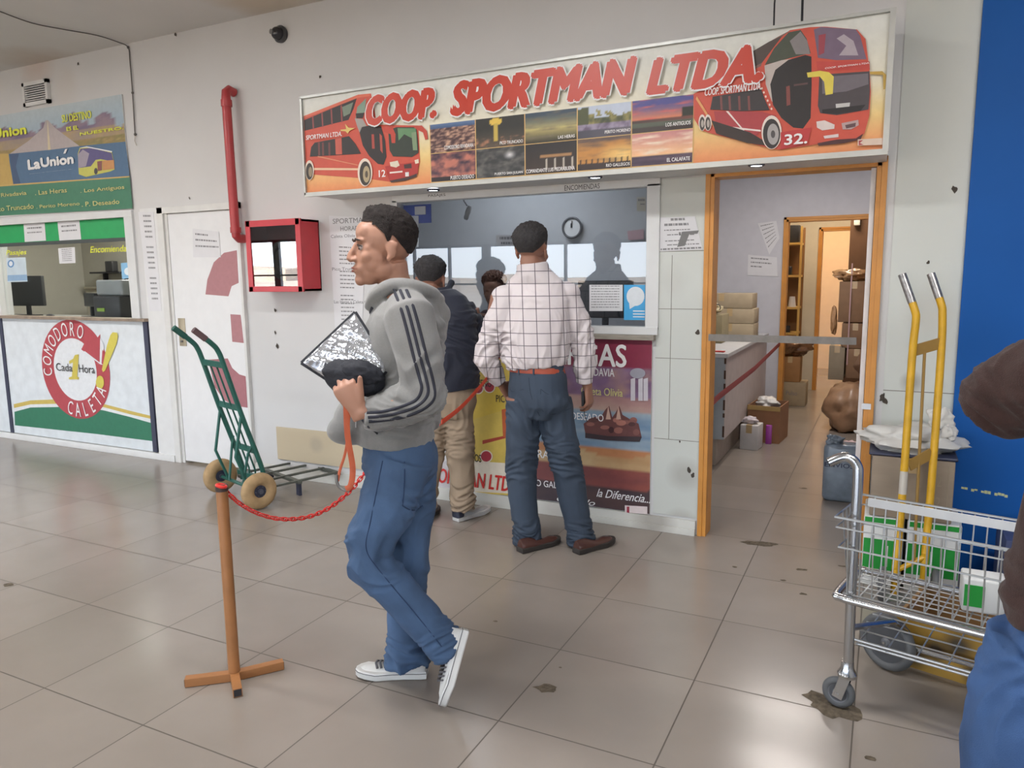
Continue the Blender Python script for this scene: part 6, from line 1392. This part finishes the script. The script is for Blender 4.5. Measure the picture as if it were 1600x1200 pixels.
stm = mat('stripe_black', (.025, .027, .04), rough=.9)
base = [(623, 453), (634, 480), (645, 520), (655, 560), (664, 592), (667, 615), (655, 632), (630, 643), (600, 650), (575, 652)]
for dx, dy in ((-8, -7), (2, 0), (12, 7)):
    pth = [(x+dx*(1 if i < 6 else .55 if i < 8 else .1), y+(dy*1.0 if i > 4 else 0)+(0 if i < 4 else 0)) for i, (x, y) in enumerate(base)]
    decal_ribbon(pth, 0, .0095, 'sleeve_stripe', stm, hoodo, hb_v, .0035)
decal_ribbon([(582, 480), (576, 492), (570, 502)], 0, .010, 'shoulder_stripe', stm, hoodo, hb_v)
decal_ribbon([(566, 656), (576, 668), (590, 678)], 0, .008, 'pocket_edge', stm, hoodo, hb_v); decal_ribbon([(556, 656), (556, 668)], 0, .004, 'drawstring', mat('white_cord', (.6, .6, .6), rough=.6), hoodo, hb_v)
MB().tube([J(588, 650, .17+.05), J(566, 645, .17)], [.047, .044], 16).build('cuff', hoodm, hoodo) if 0 else None
# jeans
denim = mat('denim_blue', rgb8(66, 90, 122), rough=.85, var=.30, scale=5, bump=.2, bscale=500)
jm = MB()
jm.tube([J(622, 672), J(624, 700), J(624, 730), J(620, 750)], [(.118, .155), (.130, .170), (.132, .178), (.10, .15)], 24, hint=FM.f)
jm.tube([J(630, 715, .085), J(605, 790, .095), knN+Vector((.0, 0, .02)), knN+Vector((0, 0, -.02)), J(640, 945, .10), J(692, 1004, .095), J(704, 1014, .095)], [.105, .097, .080, .078, .070, .068, .072], 20)
jm.tube([J(638, 715, -.085), J(640, 790, -.08), J(636, 865, -.07), J(636, 950, -.06), J(635, 1012, -.05), J(635, 1036, -.05)], [.105, .096, .080, .072, .072, .078], 20)
jz = [(knN, .16, .014, (10, 10, 26)), (anN, .14, .009, (8, 8, 38)), (anF, .16, .016, (8, 8, 38)), (J(625, 740), .2, .010, (12, 12, 16)), (knF, .18, .009, (8, 8, 22)), (J(615, 800, .05), .2, .007, (12, 12, 14))]
jo = bake(jm, 'jeans', denim, wm, .0055, 4, folds(jz))
jt = bvh(jo); seam = mat('denim_seam', rgb8(96, 108, 132), rough=.9)
seamd = mat('denim_dark', rgb8(38, 58, 90), rough=.9)
decal_ribbon([(632, 722), (632, 755), (629, 790)], 0, .004, 'pocket_seam', seamd, jo, jt, .0026); decal_ribbon([(629, 790), (645, 798), (660, 790)], 0, .004, 'pocket_seam', seamd, jo, jt, .0026)
decal_ribbon([(598, 720), (590, 760), (578, 820), (572, 860), (600, 900), (650, 960), (690, 1010)], 0, .003, 'side_seam', seamd, jo, jt, .0026)
wht = mat('canvas_white', (.62, .62, .60), rough=.7, var=.04); rub = mat('rubber_white', (.64, .64, .62), rough=.4); lac = mat('eyelet_dark', (.10, .10, .11), rough=.6); lin_ = mat('sole_line_dark', (.05, .05, .06), rough=.6)
s1_ = thing('x', (0, 0, 0), None, None); bpy.data.objects.remove(s1_)
def shoe_parent(name, par):
    o = MB().ell((0, 0, -50), (.0001,)*3).build(name, wht, par); return o
sneaker(Vector((heelF.x, heelF.y, .001)), Vector((toeF.x, toeF.y, .001)), (0, 0, 1), wm, wht, rub, lac, .085, lin_)
dN = (toeN-heelN).normalized(); upN = -(FM.f*-1).cross(dN).cross(dN)
sneaker(heelN+Vector((0, 0, .0)), Vector((toeN.x, toeN.y, .012)), FM.f*1.0+Vector((0, 0, .1)), wm, wht, rub, lac, .085, lin_)
# silver packet, dark bundle, orange strap
silver = mat('silver_film', (.62, .64, .68), rough=.16, metal=.75, var=.25, scale=10, bump=.25, bscale=8, stretch=(3, 3, 6)); blk = mat('bundle_black', (.014, .016, .024), rough=.75, bump=.4, bscale=60)
pk_ = thing('silver_packet', tuple(J(545, 545, .12)), 'silver film packet with black edges under the arm of the hoodie man', 'packet')
c4 = [J(553, 488, .13), J(600, 575, .15), J(520, 590, .20), J(472, 568, .19)]; c4 = [J(555, 488, .10), J(610, 575, .17), J(556, 622, .19), J(471, 567, .14)]
nn = (c4[1]-c4[0]).cross(c4[3]-c4[0]).normalized(); 
if nn.dot(CAM-c4[0]) < 0: nn = -nn
NN = 44; top_ = []; bot_ = []
for j in range(NN+1):
    for i in range(NN+1):
        u, v = i/NN, j/NN; p = c4[0].lerp(c4[1], u).lerp(c4[3].lerp(c4[2], u), v); b_ = (min(u, 1-u, .12)/.12*min(v, 1-v, .12)/.12)**.5; w_ = .009*noise.fractal(Vector((u*4+v*7, v*2, 3)), 1, 2, 4)+.010*abs(noise.noise(Vector((u*12-v*6, v*3, 1))))
        top_.append(p+nn*(.018*b_+w_*b_)); bot_.append(p-nn*(.018*b_+.001))
fs_ = []
for j in range(NN):
    for i in range(NN): a_ = j*(NN+1)+i; fs_.append((a_, a_+1, a_+NN+2, a_+NN+1))
mb = MB(); mb.add(top_, fs_); mb.add(bot_, [f[::-1] for f in fs_]); mb.build('film', silver, pk_, angle=60)
for a_, b_ in ((0, 1), (1, 2), (2, 3), (3, 0)): MB().tube([c4[a_], c4[a_].lerp(c4[b_], .5), c4[b_]], [(.004, .006)]*3, 8, hint=nn).build('dark_edge', blk, pk_)
rnd = random.Random(12)
for q in range(0): pass
bu = thing('dark_bundle', tuple(J(550, 590, .17)), 'rolled black cloth bundle held in the hand of the hoodie man', 'bundle')
bc = J(552, 591, .182); Mb = Matrix((FM.f*-1, FM.l, Vector((0, 0, 1)))).transposed().to_4x4() @ Matrix.Rotation(math.radians(16), 4, 'Y')
lump('roll', bc, (.098, .055, .060), blk, bu, 81, .16, M=Mb, fr=3); lump('roll_fold', bc+Vector((0, 0, .020))-FM.f*.03+FM.l*.02, (.072, .042, .040), blk, bu, 83, .2, M=Mb, fr=4)
orn = mat('orange_webbing', rgb8(190, 92, 58), rough=.6, var=.12, bump=.2, bscale=300)
os_ = thing('orange_strap', tuple(J(545, 650, .22)), 'orange strap with grey hook dangling from the hand of the hoodie man', 'strap')
MB().tube(smooth_path([J(541, 632, .25), J(543, 680, .24), J(551, 730, .23), J(548, 758, .23), J(540, 764, .23)], 5), [(.0095, .0012)]*21, 8, hint=FM.f).build('webbing', orn, os_)
MB().tube(smooth_path([J(546, 640, .20), J(541, 700, .205), J(531, 735, .21), J(528, 752, .22)], 5), [(.0045, .0010)]*16, 8, hint=FM.f).build('webbing', orn, os_)
MB().tube(smooth_path([J(526, 742, .225), J(527, 755, .225), J(534, 764, .225), J(546, 767, .225)], 5), .005, 10).build('hook', mat('hook_grey', (.2, .19, .18), rough=.4, metal=.7), os_)

# ---------------- plaid man
PM = Fig((-.515, -.52), (-.02, 1)); 
pmn = thing('person', tuple(PM.R), 'man in white checked shirt, brown belt and blue trousers standing with his back turned', 'person')
V = PM.V
hc = V(832, 392)+PM.f*.0; H2 = head_matrix(hc, (.04, 1, -.08)); body = MB(); head_shapes(body, H2, 1.05)
body.tube([H2 @ Vector((0, -.02, -.04)), H2 @ Vector((0, -.03, -.11)), V(834, 440), V(834, 460)], [.054, .054, .060, .08], 18)
shL, shR = V(781, 462), V(891, 458); elL, elR = V(763, 545, .02), V(912, 545, .02); wrL, wrR = V(783, 600, .10), V(918, 606, .03)
body.tube([V(835, 460), V(833, 510), V(836, 565), V(838, 620)], [(.09, .14), (.115, .155), (.11, .15), (.10, .14)], 20, hint=PM.f)
body.tube([shL, elL], [.05, .042], 12).tube([elL, wrL], [.04, .027], 12).tube([shR, elR], [.05, .042], 12).tube([elR, wrR], [.04, .027], 12)
kL, kR, aL_, aR_ = V(816, 720), V(882, 720), V(823, 838), V(905, 838)
body.tube([V(815, 620), kL], [.085, .055], 14).tube([kL, aL_], [.055, .038], 14).tube([V(865, 620), kR], [.085, .055], 14).tube([kR, aR_], [.055, .038], 14)
hand(body, wrR, Vector((.12, .12, -1)), Vector((-1, .1, 0)), Vector((0, 1, 0)), curl=(.5, .55, .6, .65)); hand(body, wrL, Vector((.3, .6, -.8)), Vector((1, 0, 0)), Vector((0, 1, 0)), curl=(.6, .6, .7, .7))
bake(body, 'body', skin_d, pmn, .0052, 3)
hair_cap(H2, pmn, mat('hair_dark', (.030, .028, .030), rough=.7, var=.3, scale=60, bump=.7, bscale=200), 1.05, top=.020, side=.009, back=.010, amp=.007, low=.42, seed=5)
def plaid_mat(F):
    m = bpy.data.materials.new('checked_cotton'); m.use_nodes = True; nt = m.node_tree; b = nt.nodes['Principled BSDF']; N = nt.nodes.new; L = nt.links.new
    tc = N('ShaderNodeTexCoord'); b.inputs['Roughness'].default_value = .85
    def band(vec, per, w, off=0):
        d = N('ShaderNodeVectorMath'); d.operation = 'DOT_PRODUCT'; L(tc.outputs['Object'], d.inputs[0]); d.inputs[1].default_value = vec
        a = N('ShaderNodeMath'); a.operation = 'MULTIPLY_ADD'; L(d.outputs['Value'], a.inputs[0]); a.inputs[1].default_value = 1/per; a.inputs[2].default_value = 100+off
        f = N('ShaderNodeMath'); f.operation = 'FRACT'; L(a.outputs[0], f.inputs[0]); g = N('ShaderNodeMath'); g.operation = 'LESS_THAN'; L(f.outputs[0], g.inputs[0]); g.inputs[1].default_value = w/per; return g.outputs[0]
    v = band((F.vn.y, -F.vn.x, 0.03), .070, .0040); h = band((0, 0, 1), .064, .0036, .3); v2 = band((F.vn.y, -F.vn.x, 0), .052, .003, .5)
    mx = N('ShaderNodeMath'); mx.operation = 'MAXIMUM'; L(v, mx.inputs[0]); L(h, mx.inputs[1])
    x = N('ShaderNodeMix'); x.data_type = 'RGBA'; L(mx.outputs[0], x.inputs[0]); x.inputs[6].default_value = rgb8(214, 206, 208)+(1,); x.inputs[7].default_value = rgb8(98, 90, 98)+(1,); L(x.outputs[2], b.inputs['Base Color'])
    n = N('ShaderNodeTexNoise'); n.inputs['Scale'].default_value = 400; bp = N('ShaderNodeBump'); bp.inputs['Strength'].default_value = .1; L(n.outputs['Fac'], bp.inputs['Height']); L(bp.outputs[0], b.inputs['Normal']); return m
sm_ = MB()
sm_.tube([V(831, 411, -.03), V(832, 424, -.03), V(835, 438, -.01), V(835, 466), V(833, 520), V(836, 556), V(838, 572)], [(.082, .082), (.084, .088), (.09, .15), (.125, .20), (.14, .195), (.142, .178), (.128, .160)], 28, hint=PM.f)
sm_.ell(V(790, 462), (.075, .075, .06)).ell(V(884, 458), (.075, .075, .06))
sm_.tube([V(795, 465), V(778, 500), elL, V(758, 560, .02), V(774, 588, .07), V(782, 596, .09)], [.08, .072, .064, .062, .052, .042], 18)
sm_.tube([V(878, 462), V(902, 500), elR, V(914, 570, .02), V(914, 598, .03)], [.08, .070, .060, .055, .042], 18)
sz = [(V(790, 540), .22, .013, (16, 16, 10)), (V(885, 540), .24, .013, (16, 16, 10)), (V(838, 565), .2, .010, (18, 18, 8)), (elL, .15, .010, (12, 12, 22)), (elR, .15, .010, (12, 12, 22)), (V(840, 470), .2, .005, (14, 14, 8))]
shirt = bake(sm_, 'checked_shirt', plaid_mat(PM), pmn, .0055, 3, folds(sz))
tm = MB(); dn2 = mat('denim_slate', rgb8(55, 67, 83), rough=.85, var=.16, scale=5, bump=.15, bscale=500)
tm.tube([V(838, 568), V(840, 600), V(842, 630), V(842, 650)], [(.115, .152), (.13, .165), (.135, .172), (.10, .13)], 24, hint=PM.f)
tm.tube([V(818, 625), V(816, 690), V(814, 740), V(819, 800), V(823, 838), V(823, 848)], [.098, .090, .083, .076, .072, .074], 20)
tm.tube([V(864, 625), V(876, 690), V(888, 740), V(900, 800), V(907, 836), V(908, 850)], [.100, .092, .084, .076, .072, .074], 20)
tz = [(V(841, 650), .22, .012, (14, 14, 16)), (V(823, 835), .14, .015, (8, 8, 38)), (V(907, 838), .14, .015, (8, 8, 38)), (V(816, 730), .2, .008, (9, 9, 20)), (V(884, 720), .2, .008, (9, 9, 20))]
tro = bake(tm, 'trousers', dn2, pmn, .0055, 4, folds(tz)); tt_ = bvh(tro)
d3_ = mat('denim_slate_dark', rgb8(42, 54, 70), rough=.9)
for pth in ([(797, 606), (800, 612), (818, 608)], [(845, 608), (862, 618), (895, 606)], [(845, 608), (846, 640), (864, 648), (892, 638)], [(826, 590), (830, 620), (843, 650)]): decal_ribbon(pth, 0, .0035, 'pocket_seam', d3_, tro, tt_, .001)
bl_ = decal_ribbon([(790, 574), (800, 577), (820, 579), (840, 580), (865, 580), (889, 579)], 0, .030, 'belt', mat('belt_leather', rgb8(166, 74, 50), rough=.4), pmn, tt_, .004)
for x in (811, 834): decal_ribbon([(x, 570), (x, 577), (x, 586)], 0, .010, 'belt_loop', dn2, tro, tt_, .008)
shb_ = mat('shoe_brown', rgb8(74, 46, 40), rough=.35, var=.1); shs = mat('shoe_sole_dark', (.03, .025, .022), rough=.6)
hl_ = FP(812, 864); hr_ = FP(900, 866); tr_ = FP(962, 846)
sneaker(Vector((hl_.x, hl_.y, .001)), Vector((hl_.x+.13, hl_.y+.25, .001)), (0, 0, 1), pmn, shb_, shs, None, .075); dr_ = Vector((tr_.x-hr_.x, tr_.y-hr_.y, 0)).normalized()
sneaker(Vector((hr_.x, hr_.y, .001)), Vector((hr_.x, hr_.y, .001))+dr_*.29, (0, 0, 1), pmn, shb_, shs, None, .075)
ph_ = thing('phone', tuple(V(915, 620)), 'small dark phone with a cord in the hand of the checked shirt man', 'phone'); q = wrR+Vector((-.005, .03, -.07))
MB().rbox((-.008, -.02, -.045), (.008, .045, .05), .005, M=Matrix.Translation(q+Vector((-.02, -.02, 0)))).build('case', MATS['black_plastic'], ph_); MB().tube([q+Vector((-.02, -.02, -.04)), q+Vector((-.01, -.03, -.09)), q+Vector((.0, -.02, -.12))], .002, 6).build('cord', M_black, ph_)
# orange strap between him and the chain
se = thing('orange_ribbon', tuple(CHN), 'bright orange-red flat strap rising in front of the khaki trousers', 'strap')
def Sx(px, py): n_ = Vector((-.86, .5, 0)); return None
E1 = wrL+Vector((-.0, -.05, -.02)); e1 = VP(762, 590, E1, PM.vn)
pth = [CHN, CHN.lerp(e1, .35)+Vector((0, 0, -.018)), CHN.lerp(e1, .7)+Vector((0, 0, -.014)), e1]
MB().tube(smooth_path(pth, 6), [(.0125, .002)]*19, 8, hint=(0, 0, 1)).build('webbing', mat('orange_red_web', rgb8(222, 76, 40), rough=.5), se)

# ---------------- man in navy jacket
NM = Fig((-1.30, -.42), (-.25, 1)); V = NM.V
nmn = thing('person', tuple(NM.R), 'man in navy jacket and khaki trousers leaning towards the ticket window', 'person')
H3 = head_matrix(V(674, 440, .10), (-.25, .95, -.25)); body = MB(); head_shapes(body, H3, 1.05)
body.tube([H3 @ Vector((0, -.02, -.04)), H3 @ Vector((0, -.03, -.11)), V(686, 470, .06), V(690, 490)], [.058, .058, .066, .08], 18)
body.tube([V(695, 480, .04), V(700, 540), V(702, 600), V(705, 640)], [(.09, .14), (.115, .155), (.11, .15), (.10, .14)], 20, hint=NM.f)
sR, sL = V(736, 482, .03), V(650, 480, .05); eR, eL = V(748, 560, .05), V(628, 560, .08); wR, wL = V(744, 566, .16), V(640, 548, .16)
body.tube([sR, eR], [.05, .042], 12).tube([eR, wR], [.04, .027], 12).tube([sL, eL], [.05, .042], 12).tube([eL, wL], [.04, .027], 12)
kR3, aR3, kL3, aL3 = V(716, 710), V(722, 790), V(672, 715, .05), V(664, 795, .04)
body.tube([V(712, 630), kR3, aR3], [.085, .055, .038], 14).tube([V(680, 630), kL3, aL3], [.085, .055, .038], 14)
hand(body, wR, Vector((-.6, .5, .3)), Vector((0, 0, -1)), Vector((-1, 0, 0)), curl=(.5, .55, .6, .6)); hand(body, wL, Vector((.8, .4, .1)), Vector((0, 0, -1)), Vector((1, 0, 0)), curl=(.3, .35, .4, .4))
bake(body, 'body', skin_d, nmn, .0055, 3)
hair_cap(H3, nmn, MATS['hair_dark'], 1.05, top=.024, side=.012, back=.012, amp=.010, low=.42, seed=9)
jk = MB(); nav = mat('jacket_navy', rgb8(24, 29, 46), rough=.8, var=.12, scale=6, sheen=.2, bump=.1)
jk.tube([V(690, 455, .06), V(692, 470, .05), V(696, 498, .02), V(700, 545), V(702, 590), V(704, 608)], [(.06, .085), (.10, .15), (.13, .195), (.14, .19), (.14, .180), (.135, .172)], 26, hint=NM.f)
jk.tube([V(722, 480, .03), V(742, 512, .03), eR, V(750, 566, .08), V(745, 566, .15)], [.078, .072, .064, .06, .046], 16).tube([V(665, 480, .04), V(640, 520, .06), eL, V(634, 558, .11), V(640, 549, .15)], [.078, .072, .064, .06, .046], 16)
jk.tube([V(650, 448, .10), V(672, 456, .04), V(700, 452, .04), V(706, 440, .09)], .022, 12)
bake(jk, 'navy_jacket', nav, nmn, .0066, 5, folds([(V(715, 540), .3, .010, (10, 10, 14)), (V(745, 560), .16, .010, (10, 10, 24))]))
kh = mat('khaki_cotton', rgb8(150, 132, 112), rough=.85, var=.08, scale=6, bump=.1); km = MB()
km.tube([V(704, 596), V(702, 625), V(702, 650)], [(.125, .155), (.13, .165), (.10, .14)], 24, hint=NM.f)
km.tube([V(716, 632), V(718, 700), V(722, 750), V(724, 786), V(725, 796)], [.096, .086, .076, .070, .070], 18).tube([V(682, 632, .02), V(674, 700, .05), V(668, 750, .05), V(663, 786, .04), V(662, 797, .04)], [.096, .086, .076, .070, .070], 18)
bake(km, 'khaki_trousers', kh, nmn, .0066, 4, folds([(V(724, 780), .15, .016, (8, 8, 36)), (V(716, 700), .2, .010, (10, 10, 18)), (V(704, 650), .2, .009, (14, 14, 14)), (V(664, 785, .04), .15, .016, (8, 8, 36))]))
h3_ = FP(712, 815); t3_ = FP(768, 797); sg = mat('trainer_grey', (.42, .43, .44), rough=.6, var=.1); sd = mat('trainer_sole', (.58, .58, .57), rough=.5)
sneaker(Vector((h3_.x, h3_.y, .001)), Vector((h3_.x, h3_.y, .001))+Vector((t3_.x-h3_.x, t3_.y-h3_.y, 0)).normalized()*.29, (0, 0, 1), nmn, sg, sd, None, .075)
d_ = Vector((t3_.x-h3_.x, t3_.y-h3_.y, 0)).normalized(); s_ = Vector((-d_.y, d_.x, 0)); Mh = Matrix((d_, s_, Vector((0, 0, 1)))).transposed().to_4x4(); Mh.translation = Vector((h3_.x, h3_.y, 0))
MB().rbox((-.006, -.035, .02), (.05, .035, .075), .015, M=Mh).build('heel_patch', mat('heel_navy', (.03, .035, .06), rough=.5), nmn)
hq = FP(660, 818); sneaker(Vector((hq.x, hq.y, .001)), Vector((hq.x-.07, hq.y+.27, .001)), (0, 0, 1), nmn, mat('shoe_black', (.03, .03, .035), rough=.5), shs, None, .075)

# ---------------- clerk behind the glass
CKc = WP(771, 448, .95); ckn = thing('person', (CKc.x, .95, 0), 'brown-haired clerk in dark top sitting behind the glass between the two customers', 'person')
Hc = head_matrix(Vector((CKc.x, .95, CKc.z-.03)), (.2, -1, -.25)); body = MB(); head_shapes(body, Hc, 1.0)
cz_ = CKc.z-.03; body.tube([Hc @ Vector((0, -.02, -.05)), Vector((CKc.x, .97, cz_-.17))], [.05, .06], 14).tube([Vector((CKc.x, .97, cz_-.17)), Vector((CKc.x, .98, cz_-.40)), Vector((CKc.x, 1.0, cz_-.62))], [(.09, .15), (.11, .16), (.12, .17)], 18, hint=(0, 1, 0))
for s in (1, -1):
    a0 = Vector((CKc.x+s*.17, .97, cz_-.22)); a1 = Vector((CKc.x+s*.21, .90, cz_-.47)); a2 = Vector((CKc.x+s*.12, .68, cz_-.40)); body.tube([a0, a1, a2], [.045, .038, .026], 12); hand(body, a2, Vector((-s*.2, -1, -.1)), Vector((0, 0, -1)), Vector((-s, 0, 0)), curl=(.3, .3, .35, .35))
body.tube([Vector((CKc.x-.09, 1.0, .52)), Vector((CKc.x-.1, .62, .50)), Vector((CKc.x-.1, .62, .08))], [.08, .06, .04], 12).tube([Vector((CKc.x+.09, 1.0, .52)), Vector((CKc.x+.1, .62, .50)), Vector((CKc.x+.1, .62, .08))], [.08, .06, .04], 12).tube([Vector((CKc.x, 1.0, cz_-.62)), Vector((CKc.x, 1.0, .50))], [(.12, .17), (.12, .17)], 16, hint=(0, 1, 0))
bake(body, 'body', skin_d, ckn, .007, 3); hair_cap(Hc, ckn, mat('hair_brown', rgb8(84, 52, 38), rough=.7, var=.3, scale=50), 1.0, top=.03, side=.018, back=.02, amp=.01, seed=14)
tp_ = MB().tube([Vector((CKc.x, .97, cz_-.15)), Vector((CKc.x, .975, cz_-.22)), Vector((CKc.x, .98, cz_-.40)), Vector((CKc.x, 1.0, .50))], [(.07, .10), (.115, .19), (.13, .185), (.14, .19)], 20, hint=(0, 1, 0))
for s in (1, -1): tp_.tube([Vector((CKc.x+s*.15, .97, cz_-.22)), Vector((CKc.x+s*.215, .90, cz_-.47)), Vector((CKc.x+s*.13, .71, cz_-.41))], [.06, .055, .04], 14)
bake(tp_, 'dark_top', mat('top_maroon', (.05, .02, .025), rough=.8), ckn, .008, 4)
MB().tube([Vector((CKc.x-.09, 1.0, .52)), Vector((CKc.x-.1, .62, .52)), Vector((CKc.x-.1, .62, .08))], [.10, .08, .06], 12).tube([Vector((CKc.x+.09, 1.0, .52)), Vector((CKc.x+.1, .62, .52)), Vector((CKc.x+.1, .62, .08))], [.10, .08, .06], 12).build('trousers', M_black, ckn)
for s in (1, -1): sneaker(Vector((CKc.x+s*.1, .70, .001)), Vector((CKc.x+s*.1, .43, .001)), (0, 0, 1), ckn, MATS['shoe_black'], shs, None, .075)
stl = thing('office_stool', (CKc.x, 1.02, 0), 'dark stool under the clerk behind the ticket counter', 'stool'); MB().lathe([(.17, 0), (.18, .02), (.17, .05)], (CKc.x, 1.0, .37), (0, 0, 1)).build('seat', M_black, stl); MB().lathe([(.025, 0), (.025, .37)], (CKc.x, 1.0, .0), (0, 0, 1)).lathe([(.2, 0), (.19, .02)], (CKc.x, 1.0, .0), (0, 0, 1)).build('column', alu, stl)

# ---------------- person at the right edge
RM = Fig((1.52, -2.70), (.2, 1)); 
def R3(f, l, z): return RM(f, l, z)
rpn = thing('person', tuple(RM.R), 'person in dark brown sweater and blue jeans cut off by the right edge', 'person')
H4 = head_matrix(R3(.03, .0, 1.60), (.3, 1, -.3)); body = MB(); head_shapes(body, H4, 1.05)
body.tube([H4 @ Vector((0, -.02, -.04)), R3(-.01, 0, 1.47), R3(-.02, 0, 1.42)], [.058, .06, .08], 18).tube([R3(-.01, 0, 1.40), R3(0, 0, 1.2), R3(0, 0, 1.0), R3(0, 0, .88)], [(.09, .14), (.115, .155), (.11, .14), (.10, .15)], 20, hint=RM.f)
sL4, eL4, wL4 = R3(-.02, .12, 1.34), VP(1576, 622, R3(.02, .20, 0), RM.vn), R3(.26, .16, 1.30)
sR4, eR4, wR4 = R3(-.02, -.19, 1.36), R3(.04, -.27, 1.10), R3(.27, -.10, 1.24)
body.tube([sL4, eL4, wL4], [.05, .042, .027], 12).tube([sR4, eR4, wR4], [.05, .042, .027], 12)
hand(body, wL4, RM.f+Vector((0, 0, .2))-RM.l*.2, -RM.l, Vector((0, 0, 1)), curl=(.5, .6, .6, .7)); hand(body, wR4, RM.f+Vector((0, 0, .2))+RM.l*.2, RM.l, Vector((0, 0, 1)), curl=(.5, .6, .6, .7))
for s in (1, -1): body.tube([R3(0, s*.09, .88), R3(.02, s*.11, .48), R3(-.01, s*.12, .09)], [.088, .056, .038], 14)
bake(body, 'body', skin_d, rpn, .006, 3); face_parts(H4, rpn, rgb8(150, 90, 80), 1.05); hair_cap(H4, rpn, MATS['hair_dark'], 1.05, top=.025, side=.012, back=.012, amp=.008, seed=19)
brs = mat('sweater_brown', rgb8(58, 38, 34), rough=.95, var=.12, scale=160, bump=.3, bscale=500, sheen=.1); sw = MB()
sw.tube([R3(-.02, 0, 1.46), R3(-.02, 0, 1.42), R3(-.01, -.02, 1.33), R3(0, -.01, 1.15), R3(.0, 0, 1.0), R3(0, .01, .88)], [(.07, .085), (.10, .12), (.135, .175), (.14, .198), (.135, .198), (.14, .205)], 28, hint=RM.f)
sw.tube([R3(-.02, .08, 1.34), sL4, sL4.lerp(eL4, .6), eL4, eL4.lerp(wL4, .5), wL4.lerp(eL4, .12)], [.080, .078, .078, .072, .058, .044], 18).ell(eL4, (.072,)*3).tube([R3(-.02, -.13, 1.36), sR4, eR4, wR4.lerp(eR4, .12)], [.085, .082, .068, .044], 18)
bake(sw, 'sweater', brs, rpn, .0066, 5, folds([(eL4, .2, .008, (12, 12, 16)), (R3(0, .1, 1.0), .25, .008, (10, 10, 14))]))
db = mat('denim_mid', rgb8(60, 92, 140), rough=.85, var=.35, scale=4, bump=.2, bscale=500); jm = MB()
jm.tube([R3(0, 0, .93), R3(0, 0, .86), R3(0, 0, .78)], [(.125, .165), (.135, .185), (.12, .17)], 24, hint=RM.f)
for s in (1, -1): jm.tube([R3(0, s*.10+.015, .84), R3(.015, s*.14+.02, .62), R3(.02, s*.14+.02, .46), R3(0, s*.12, .2), R3(-.01, s*.12, .05)], [.112, .100, .086, .078, .076], 20)
bake(jm, 'jeans', db, rpn, .0066, 4, folds([(R3(0, .1, .75), .2, .010, (12, 12, 16)), (R3(0, 0, .1), .3, .014, (8, 8, 34))]))
for s in (1, -1): sneaker(R3(-.09, s*.12, .001), R3(.19, s*.13, .001), (0, 0, 1), rpn, MATS['shoe_black'], shs, lac, .08)
ph2 = thing('phone', tuple(R3(.34, .03, 1.28)), 'dark phone held up by the person in the brown sweater', 'phone'); MB().rbox((-.04, -.004, -.075), (.04, .004, .075), .004, M=Matrix.Translation(R3(.36, .04, 1.33)) @ Matrix.Rotation(-.25, 4, 'Z')).build('case', MATS['black_plastic'], ph2)
